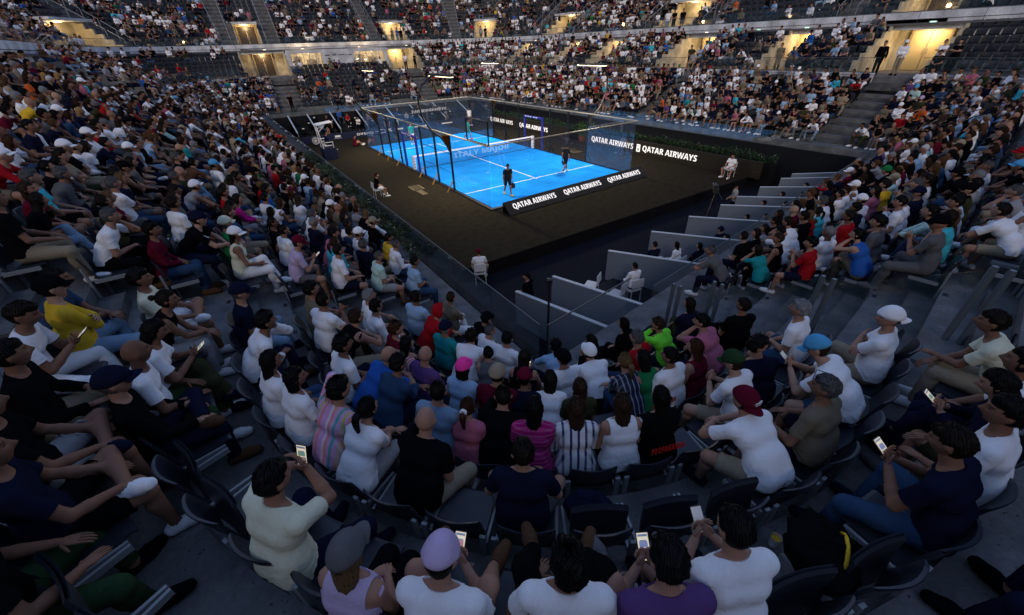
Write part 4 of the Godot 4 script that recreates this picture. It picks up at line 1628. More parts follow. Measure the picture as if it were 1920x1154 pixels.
	nz.seed = int(po.get("seed", 1))
	nz.frequency = 4.5
	nz.fractal_octaves = 2
	var hem: float = P.y + po.get("hem", 0.015)
	for g in ["shirt", "shirt_long", "tank", "trousers", "shorts", "shoe_left", "shoe_right"]:
		# inside[n] >= 0 where the garment covers; its edge is cut where it passes through zero
		var ins := PackedFloat32Array()
		var off := PackedFloat32Array()
		ins.resize(f.verts.size())
		off.resize(f.verts.size())
		for n in f.verts.size():
			var b: int = f.bones[f.bone_of[n]][4]
			var t := f.t_of[n]
			var p := f.verts[n]
			var o := 0.01
			var w := -1.0
			match g:
				"shirt", "shirt_long", "tank":
					var gn := 0.018 - (p - N).dot(s2) - 0.38 * (p - N).dot(Z)
					if b == 0 or b == 1 or b == 4:
						w = minf(gn, p.y - (hem - 0.02))
						o = 0.009
						if g == "tank":
							w = minf(w, 0.13 - absf((p - N).dot(X)) + maxf(0.0, -0.10 - (p - N).dot(s2)) * 2.0)
					elif b == 2:
						w = (0.64 - t) * 0.28
						o = 0.010 + 0.015 * t
						if g == "shirt_long":
							w = 0.1
							o = 0.013
						elif g == "tank":
							w = -0.02 - t * 0.2
					elif b == 3:
						w = -0.08
						if g == "shirt_long":
							w = (p - (wr[0][1] if (p - wr[0][1]).length() < (p - wr[1][1]).length() else wr[1][1])).length() - 0.035
							o = 0.011
					elif b == 5:
						w = minf((0.10 - t) * 0.43, p.y - (hem - 0.02))
						o = 0.014
					if w > -0.05:
						var low := clampf((hem + 0.2 - p.y) / 0.25, 0.0, 1.0)
						o += 0.003 * nz.get_noise_3d(p.x * 1.0, p.y * 2.0, p.z * 1.0) + 0.003 * low
						var cr := 1.0 - absf(sin(p.y * 24.0 + 5.0 * nz.get_noise_3dv(p * 0.8) + p.x * 7.0))
						o += 0.007 * cr * cr * cr * (0.25 + low)
				"trousers", "shorts":
					if b == 4 or b == 0:
						w = hem + 0.05 - p.y
						o = 0.007
					elif b == 5:
						w = 0.1 if g == "trousers" else (0.80 - t) * 0.43
						o = 0.010 + (0.012 * t if g == "shorts" else 0.004)
					elif b == 6:
						w = (0.92 - t) * 0.42 if g == "trousers" else -0.08
						o = 0.014 + 0.006 * t
					elif b == 7 or b == 8:
						w = -0.03
					if w > -0.05:
						o += 0.006 * nz.get_noise_3d(p.x * 1.4, p.y * 1.4, p.z * 2.0)
				"shoe_left", "shoe_right":
					o = 0.007
					if b == (7 if g == "shoe_left" else 8):
						w = 0.02
					elif b == 6:
						w = -0.012
			ins[n] = w
			off[n] = o
		var so := cut(f, ins, off)
		if g.begins_with("shoe"):   # flat soles
			var lo := 99.0
			for q in so.v:
				lo = minf(lo, q.y)
			for n in so.v.size():
				if so.v[n].y < lo + 0.02:
					so.v[n].y = lo + 0.014
			so.smooth()
		out[g] = so
	return out

static func cut(f: Field, ins: PackedFloat32Array, off: PackedFloat32Array) -> Soup:
	var so := Soup.new()
	var map := {}
	for k in range(0, f.quads.size(), 4):
		var q := [f.quads[k], f.quads[k + 1], f.quads[k + 2], f.quads[k + 3]]
		if ins[q[0]] < 0 and ins[q[1]] < 0 and ins[q[2]] < 0 and ins[q[3]] < 0:
			continue
		var poly := PackedInt32Array()
		var rim := PackedInt32Array()
		var rim_n := PackedVector3Array()
		for j in 4:
			var a: int = q[j]
			var b: int = q[(j + 1) % 4]
			if ins[a] >= 0:
				if not map.has(a):
					map[a] = so.v.size()
					so.v.append(f.verts[a] + f.norms[a] * off[a])
				poly.append(map[a])
			if (ins[a] >= 0) != (ins[b] >= 0):
				var e := (mini(a, b) << 24) | maxi(a, b) | (1 << 60)
				var t_cut := ins[a] / (ins[a] - ins[b])
				if not map.has(e):
					map[e] = so.v.size()
					so.v.append(f.verts[a].lerp(f.verts[b], t_cut) + f.norms[a].lerp(f.norms[b], t_cut) * lerpf(off[a], off[b], t_cut))
				poly.append(map[e])
				rim.append(map[e])
				rim_n.append(f.norms[a].lerp(f.norms[b], t_cut))
		for j in poly.size() - 2:
			so.i.append_array(PackedInt32Array([poly[0], poly[j + 1], poly[j + 2]]))
		if rim.size() == 2:   # the turned-in edge of the cloth
			var b0 := so.v.size()
			so.v.append(so.v[rim[0]])
			so.v.append(so.v[rim[1]])
			so.v.append(so.v[rim[1]] - rim_n[1] * 0.012)
			so.v.append(so.v[rim[0]] - rim_n[0] * 0.012)
			so.i.append_array(PackedInt32Array([b0, b0 + 1, b0 + 2, b0, b0 + 2, b0 + 3]))
	so.smooth()
	return so

# ---------------------------------------------------------------- colours of clothes, skin and hair
const PAL := {
	"white": [0.76, 0.76, 0.78], "cream": [0.62, 0.62, 0.46], "black": [0.005, 0.005, 0.006], "navy": [0.008, 0.010, 0.026], "grey": [0.10, 0.10, 0.105], "light grey": [0.27, 0.27, 0.28],
	"red": [0.33, 0.010, 0.015], "maroon": [0.10, 0.007, 0.02], "pink": [0.42, 0.12, 0.18], "fuchsia": [0.48, 0.015, 0.2], "blue": [0.025, 0.10, 0.36], "light blue": [0.27, 0.41, 0.58],
	"denim blue": [0.026, 0.055, 0.11], "pale denim": [0.16, 0.25, 0.36], "teal": [0.015, 0.24, 0.25], "green": [0.015, 0.15, 0.05], "neon green": [0.18, 0.75, 0.05], "beige": [0.26, 0.215, 0.15],
	"khaki": [0.14, 0.12, 0.085], "olive": [0.035, 0.038, 0.018], "yellow": [0.6, 0.38, 0.03], "orange": [0.55, 0.10, 0.02], "purple": [0.10, 0.05, 0.16], "lavender": [0.46, 0.36, 0.52],
	"mint": [0.42, 0.60, 0.55], "hot pink": [0.85, 0.05, 0.30], "turquoise": [0.05, 0.42, 0.52], "brown": [0.09, 0.045, 0.025], "dark green": [0.02, 0.045, 0.02], "sky blue": [0.08, 0.32, 0.55]}
const SKIN := [[0.26, 0.130, 0.085], [0.31, 0.165, 0.112], [0.20, 0.098, 0.062], [0.15, 0.072, 0.045], [0.06, 0.030, 0.018], [0.37, 0.215, 0.15]]
const HAIRC := {"black": [0.008, 0.007, 0.007], "dark brown": [0.02, 0.012, 0.008], "brown": [0.06, 0.032, 0.017], "grey": [0.16, 0.16, 0.165], "white": [0.42, 0.42, 0.44], "blond": [0.24, 0.14, 0.055], "auburn": [0.09, 0.03, 0.012]}

func col(a: Array) -> Color:
	return lin(a[0], a[1], a[2])
func cloth(name: String) -> StandardMaterial3D:
	var key := "cloth_" + name
	if mats.has(key):
		return mats[key]
	var m := mat(key, col(PAL[name]), 0.92, 0.0, "cloth", 2.2)
	m.normal_enabled = true
	m.normal_texture = tex.folds
	m.normal_scale = 0.35
	return m
func skin_mat(i: int) -> StandardMaterial3D:
	var key := "skin_%d" % i
	if mats.has(key):
		return mats[key]
	var m := mat(key, col(SKIN[i]), 0.55)
	m.vertex_color_use_as_albedo = true
	return m
func hair_mat(name: String) -> StandardMaterial3D:
	var m := mat("hair_" + name, col(HAIRC[name]), 0.6, 0.0, "hair", 9.0)
	return m
func striped(key: String, cols: Array, scale: float, along_x := true) -> StandardMaterial3D:
	if mats.has(key):
		return mats[key]
	var im := Image.create(64, 64, false, Image.FORMAT_RGB8)
	for y in 64:
		for x in 64:
			var u := x if along_x else y
			im.set_pixel(x, y, col(cols[int(u * cols.size() / 64.0)]))
	var m := StandardMaterial3D.new()
	m.albedo_texture = ImageTexture.create_from_image(im)
	m.uv1_triplanar = true
	m.uv1_scale = Vector3.ONE * scale
	m.roughness = 0.92
	m.metallic_specular = 0.06
	mats[key] = m
	return m

# ---------------------------------------------------------------- poses
func arms(p: Dictionary, kind: String) -> void:
	match kind:
		"lap":
			p.hl = Vector3(-0.03, 0.63, 0.27); p.hr = Vector3(0.06, 0.645, 0.25); p.curl = 0.6
		"thighs":
			p.hl = Vector3(-0.15, 0.645, 0.33); p.hr = Vector3(0.15, 0.645, 0.31); p.curl = 0.3
		"knees":
			p.lean = 0.58; p.slump = 0.34; p.nod = -0.35
			p.hl = Vector3(-0.035, 0.60, 0.60); p.hr = Vector3(0.04, 0.61, 0.59); p.curl = 1.0
			p.el = Vector3(-1.0, -0.3, 0.1); p.er = Vector3(1.0, -0.3, 0.1)
		"chin":
			p.lean = 0.32; p.slump = 0.28
			p.hr = Vector3(0.05, 1.03, 0.36); p.er = Vector3(0.6, -0.9, 0.4); p.hl = Vector3(-0.02, 0.66, 0.34); p.curl = 1.1; p.pr = Vector3(0.4, -0.2, 0.8)
		"phone":
			p.lean = 0.14; p.slump = 0.22; p.nod = 0.42
			p.hl = Vector3(-0.055, 0.80, 0.36); p.hr = Vector3(0.055, 0.80, 0.36); p.curl = 0.8; p.pl = Vector3(-0.8, -0.5, 0.3); p.pr = Vector3(0.8, -0.5, 0.3)
		"phone_high":
			p.lean = 0.10; p.slump = 0.16; p.nod = 0.2
			p.hl = Vector3(0.02, 1.04, 0.36); p.hr = Vector3(0.12, 1.0, 0.36); p.curl = 0.8; p.pl = Vector3(-0.8, -0.5, 0.3); p.pr = Vector3(0.8, -0.5, 0.3); p.er = Vector3(1.0, -0.4, 0)
		"phone_low":
			p.lean = 0.42; p.slump = 0.42; p.nod = 0.55
			p.hl = Vector3(-0.05, 0.74, 0.56); p.hr = Vector3(0.06, 0.74, 0.55); p.curl = 0.8; p.pl = Vector3(-0.8, -0.5, 0.3); p.pr = Vector3(0.8, -0.5, 0.3)
		"crossed":
			p.lean = 0.02; p.slump = 0.10
			p.hl = Vector3(0.13, 0.80, 0.19); p.hr = Vector3(-0.12, 0.83, 0.21); p.el = Vector3(-1, -0.7, 0.3); p.er = Vector3(1, -0.7, 0.3); p.curl = 0.5; p.pl = Vector3(0, 0.4, 1); p.pr = Vector3(0, 0.4, 1)
		"side":
			p.hl = Vector3(-0.27, 0.58, 0.12); p.hr = Vector3(0.15, 0.65, 0.3); p.curl = 0.4
		"clap":
			p.hl = Vector3(-0.03, 0.88, 0.34); p.hr = Vector3(0.03, 0.89, 0.34); p.pl = Vector3(-1, 0.2, 0); p.pr = Vector3(1, 0.2, 0); p.curl = 0.15
		"head":
			p.lean = 0.28; p.slump = 0.25
			p.hr = Vector3(0.13, 1.10, 0.26); p.er = Vector3(0.9, -0.5, 0.5); p.hl = Vector3(-0.05, 0.64, 0.40); p.curl = 0.8
		"hug":
			p.lean = 0.38; p.slump = 0.22
			p.hl = Vector3(0.05, 0.60, 0.50); p.hr = Vector3(-0.02, 0.63, 0.52); p.curl = 0.7
		"hang":
			p.hl = Vector3(-0.26, 0.82, 0.06); p.hr = Vector3(0.26, 0.84, -0.02); p.el = Vector3(-0.4, 0, -1); p.er = Vector3(0.4, 0, -1); p.pl = Vector3(-1, 0, 0); p.pr = Vector3(1, 0, 0); p.curl = 0.6
func legs(p: Dictionary, kind: String) -> void:
	match kind:
		"apart":
			p.fl = Vector3(-0.20, 0.085, 0.40); p.fr = Vector3(0.21, 0.085, 0.43); p.kl = Vector3(-0.5, 1, 0.4); p.kr = Vector3(0.5, 1, 0.4)
		"together":
			p.fl = Vector3(-0.07, 0.085, 0.40); p.fr = Vector3(0.08, 0.085, 0.44); p.kl = Vector3(0, 1, 0.5); p.kr = Vector3(0, 1, 0.5)
		"cross":
			p.fl = Vector3(-0.10, 0.085, 0.42); p.fr = Vector3(-0.16, 0.30, 0.50); p.kr = Vector3(-0.05, 1, 0.4); p.tr = Vector3(-0.04, -0.06, 0.15)
		"ankle":
			p.fl = Vector3(-0.14, 0.085, 0.42); p.fr = Vector3(-0.13, 0.60, 0.36); p.kr = Vector3(1, 0.15, 0.5); p.tr = Vector3(-0.13, 0.03, 0.10)
		"stretch":
			p.fl = Vector3(-0.10, 0.0, 0.58); p.fr = Vector3(0.10, 0.0, 0.60); p.tl = Vector3(-0.04, 0.05, 0.15); p.tr = Vector3(0.04, 0.05, 0.15)
		"up":
			p.fl = Vector3(-0.18, 0.50, 0.50); p.fr = Vector3(0.17, 0.50, 0.52); p.kl = Vector3(-0.3, 1, 0.1); p.kr = Vector3(0.3, 1, 0.1)
		"tuck":
			p.fl = Vector3(-0.10, 0.085, 0.22); p.fr = Vector3(0.12, 0.085, 0.26)
		"stand":
			p.hip = Vector3(0, 0.93, 0); p.fl = Vector3(-0.10, 0.085, -0.02); p.fr = Vector3(0.11, 0.085, 0.04); p.kl = Vector3(-0.1, 0, 1); p.kr = Vector3(0.1, 0, 1); p.hem = -0.08
		"walk":
			p.hip = Vector3(0, 0.92, 0); p.fl = Vector3(-0.10, 0.16, -0.34); p.fr = Vector3(0.10, 0.085, 0.24); p.kl = Vector3(-0.1, 0, 1); p.kr = Vector3(0.1, 0, 1); p.tl = Vector3(-0.02, -0.10, 0.13); p.hem = -0.08

func pose(a: String, l: String, fem := 0.0, more := {}) -> Dictionary:
	var p := {"fem": fem, "lean": 0.1, "slump": 0.12}
	arms(p, a)
	legs(p, l)
	for k in more:
		p[k] = more[k]
	if l == "stand" or l == "walk":
		for k in ["hl", "hr"]:
			if p.has(k) and a != "hang":
				p[k] = p[k] + Vector3(0, 0.40, 0)
			elif p.has(k):
				p[k] = p[k] + Vector3(0, 0.02, 0)
	return p

var pose_names := []
var pose_list := []
var pose_out := []
var bodies := {}
var head_hi: Soup
var head_lo: Soup
func want(key: String, p: Dictionary, cell: float, seed_: int) -> void:
	p.cell = cell
	p.seed = seed_
	pose_names.append(key)
	pose_list.append(p)
func work(i: int) -> void:
	var fine: bool = pose_list[i].cell < 0.03
	pose_out[i] = make_body(pose_list[i], head_hi if fine else head_lo, fine)

func make_bodies() -> void:
	head_hi = make_head(36, 44)
	head_lo = make_head(12, 14)
	# close poses, named for what they do
	var C := 0.0155
	want("phone_high_m", pose("phone_high", "apart", 0.0, {"fat": 1.1}), C, 1)
	want("knees_m", pose("knees", "apart", 0.0, {"fat": 1.05}), C, 2)
	want("phone_low_m", pose("phone_low", "apart", 0.0), C, 3)
	want("chin_m", pose("chin", "apart", 0.0, {"fat": 1.1, "yaw": 0.25}), C, 4)
	want("lap_m", pose("lap", "apart", 0.0, {"fat": 1.08}), C, 5)
	want("lap_f", pose("lap", "together", 1.0), C, 6)
	want("crossed_m", pose("crossed", "apart", 0.0, {"fat": 1.18, "yaw": 0.55}), C, 7)
	want("phone_f", pose("phone", "cross", 1.0), C, 8)
	want("phone_m", pose("phone", "apart", 0.0), C, 9)
	want("hug_f", pose("hug", "together", 1.0), C, 10)
	want("look_back", pose("lap", "apart", 0.0, {"twist": -0.7, "yaw": -1.6, "lean": 0.2}), C, 11)
	want("feet_up_phone", pose("phone", "up", 0.0, {"nod": 0.5}), C, 12)
	want("feet_up_lap", pose("thighs", "up", 0.0, {"yaw": 0.3}), C, 17)
	want("head_m", pose("head", "apart", 0.0), C, 13)
	want("ankle_m", pose("thighs", "ankle", 0.0, {"lean": -0.08}), C, 14)
	want("thighs_m", pose("thighs", "apart", 0.0, {"fat": 1.15, "yaw": 0.3}), C, 15)
	want("thighs_f", pose("thighs", "cross", 1.0, {"yaw": -0.3}), C, 16)
	# the rest of the near crowd
	var G := 0.021
	var n := 20
	for q in [["lap", "apart", 0, 0.1, 0.15], ["lap", "together", 1, 0.12, -0.1], ["thighs", "apart", 0, 0.0, 0.2], ["crossed", "apart", 0, 0.02, 0.05], ["crossed", "cross", 1, 0.05, 0.25], ["knees", "apart", 0, 0.5, 0.1], ["chin", "apart", 0, 0.3, 0.1], ["chin", "cross", 1, 0.3, 0.3], ["lap", "ankle", 0, -0.05, 0.35], ["side", "stretch", 0, -0.1, 0.1], ["hug", "together", 1, 0.4, 0.0], ["clap", "apart", 0, 0.1, 0.3], ["lap", "stretch", 1, 0.0, 0.3], ["thighs", "tuck", 0, 0.25, -0.2]]:
		want("g%d" % (n - 20), pose(q[0], q[1], float(q[2]), {"lean": q[3], "yaw": q[4], "fat": 0.92 + 0.07 * (n % 5)}), G, n)
		n += 1
	want("stand_m", pose("hang", "stand", 0.0, {"lean": 0.0, "slump": 0.03}), G, 50)
	want("stand_f", pose("crossed", "stand", 1.0, {"lean": 0.0, "slump": 0.03}), G, 51)
	want("stand_chat", pose("lap", "stand", 0.0, {"lean": 0.0, "slump": 0.05, "yaw": 0.5}), G, 52)
	want("walk", pose("hang", "walk", 0.0, {"lean": 0.08, "slump": 0.08, "nod": 0.25}), G, 53)
	want("floor_sit", pose("lap", "stretch", 0.0, {"hip": Vector3(0, 0.12, 0), "fl": Vector3(-0.1, 0.09, 0.66), "fr": Vector3(0.12, 0.09, 0.60), "hl": Vector3(-0.05, 0.32, 0.35), "hr": Vector3(0.06, 0.33, 0.35), "lean": 0.0}), G, 54)
	var L := 0.036
	n = 60
	for q in [["lap", "apart", 0, 0.1], ["lap", "together", 1, 0.1], ["crossed", "apart", 0, 0.02], ["knees", "apart", 0, 0.5], ["thighs", "apart", 0, 0.0], ["chin", "cross", 1, 0.3]]:
		want("far%d" % (n - 60), pose(q[0], q[1], float(q[2]), {"lean": q[3], "yaw": 0.15}), L, n)
		n += 1
	pose_out.resize(pose_list.size())
	var id := WorkerThreadPool.add_group_task(work, pose_list.size())
	WorkerThreadPool.wait_for_group_task_completion(id)
	for i in pose_names.size():
		var o: Dictionary = pose_out[i]
		var b := {"head": o.head, "wrists": o.wrists, "body": o.skin.mesh(true)}
		for g in ["shirt", "shirt_long", "tank", "trousers", "shorts", "shoe_left", "shoe_right"]:
			b[g] = o[g].mesh()
		bodies[pose_names[i]] = b
	for st in ["short", "buzz", "thick", "curly", "bob", "long", "pony", "bun", "cap", "cap_back", "hood"]:
		hairs[st] = make_hair(st, 30, 36, st.length() + 3).mesh()
		hairs_lo[st] = make_hair(st, 10, 14, st.length() + 3).mesh()
var hairs := {}
var hairs_lo := {}

# look: {pose, top, topc, bot, botc, hair, hairc, cap, skin, shoe, topm}
func person(at_: Vector3, turn: float, lk: Dictionary, label: String, group: String, scale := 1.0, parent_name := "person") -> Node3D:
	var t := thing(parent_name, label, "person", at_, turn, group)
	t.scale = Vector3.ONE * scale
	var b: Dictionary = bodies[lk.pose]
	part("body", b.body, skin_mat(lk.get("skin", 0)), t)
	var top: String = lk.get("top", "shirt")
	part("shirt", b[top], lk.topm if lk.has("topm") else cloth(lk.topc), t)
	var bot: String = lk.get("bot", "trousers")
	part(bot, b[bot], cloth(lk.botc), t)
	for sh in ["shoe_left", "shoe_right"]:
		part("shoe", b[sh], cloth(lk.get("shoe", "white")), t)
	var ht: Transform3D = b.head
	var style: String = lk.get("hair", "short")
	if lk.has("cap") and style in ["short", "thick", "curly"]:
		style = "buzz"
	if style != "bald":
		part("hair", hairs[style], hair_mat(lk.get("hairc", "dark brown")) if style != "hood" else cloth(lk.topc), t, ht.origin, ht.basis)
	if lk.has("cap"):
		var cs: String = lk.get("capstyle", "cap")
		part("cap", hairs[cs], cloth(lk.cap), t, ht.origin, ht.basis.scaled(Vector3.ONE * 1.03))
	return t

func phone(t: Node3D, lk: Dictionary, label: String, lit: Color, energy: float) -> void:
	var b: Dictionary = bodies[lk.pose]
	var w = b.wrists
	var d: Vector3 = ((w[0][1] - w[0][0]).normalized() + (w[1][1] - w[1][0]).normalized()).normalized()
	var mid: Vector3 = (w[0][1] + w[1][1]) * 0.5 + d * 0.10
	var head: Vector3 = b.head.origin
	var z := (head - mid).normalized()
	var x := Vector3.UP.cross(z).normalized()
	var tr := Transform3D(Basis(x, z.cross(x), z), mid)
	var p := thing("phone", label, "phone", Vector3.ZERO, 0.0, "phones held by spectators")
	p.transform = t.transform * tr
	var mb := MB.new()
	mb.box(Vector3.ZERO, Vector3(0.074, 0.152, 0.009), Basis.IDENTITY, 0.003)
	part("case", mb.mesh(), mat("phone_case", lin(0.01, 0.01, 0.012), 0.3), p)
	var sc := MB.new()
	sc.box(Vector3(0, 0, 0.0056), Vector3(0.066, 0.142, 0.001))
	var so := part("screen", sc.mesh(), glow("screen_%s" % lit.to_html(), lit, energy), p)
	var im := MB.new()
	im.box(Vector3(0, -0.03, 0.0065), Vector3(0.058, 0.04, 0.0006))
	part("picture", im.mesh(), glow("screen_pic_%s" % lit.to_html(), Color(lit.r * 0.5, lit.g * 0.42, lit.b * 0.4), energy), so)
	if energy > 0.1:
		var bars := [[0.058, 0.058, 0.012, Color(0.25, 0.3, 0.4)], [0.03, 0.04, 0.008, Color(0.4, 0.4, 0.42)], [0.012, 0.05, 0.03, [Color(0.7, 0.35, 0.2), Color(0.3, 0.5, 0.3), Color(0.35, 0.4, 0.6)][names.get("phone", 0) % 3]], [-0.058, 0.05, 0.006, Color(0.3, 0.3, 0.3)]]
		for q in bars:
			var bm := MB.new()
			bm.box(Vector3(0, q[0], 0.0066), Vector3(q[1], q[2], 0.0006))
			part("picture", bm.mesh(), glow("screen_bar_%s" % q[3].to_html(), q[3], energy), so)

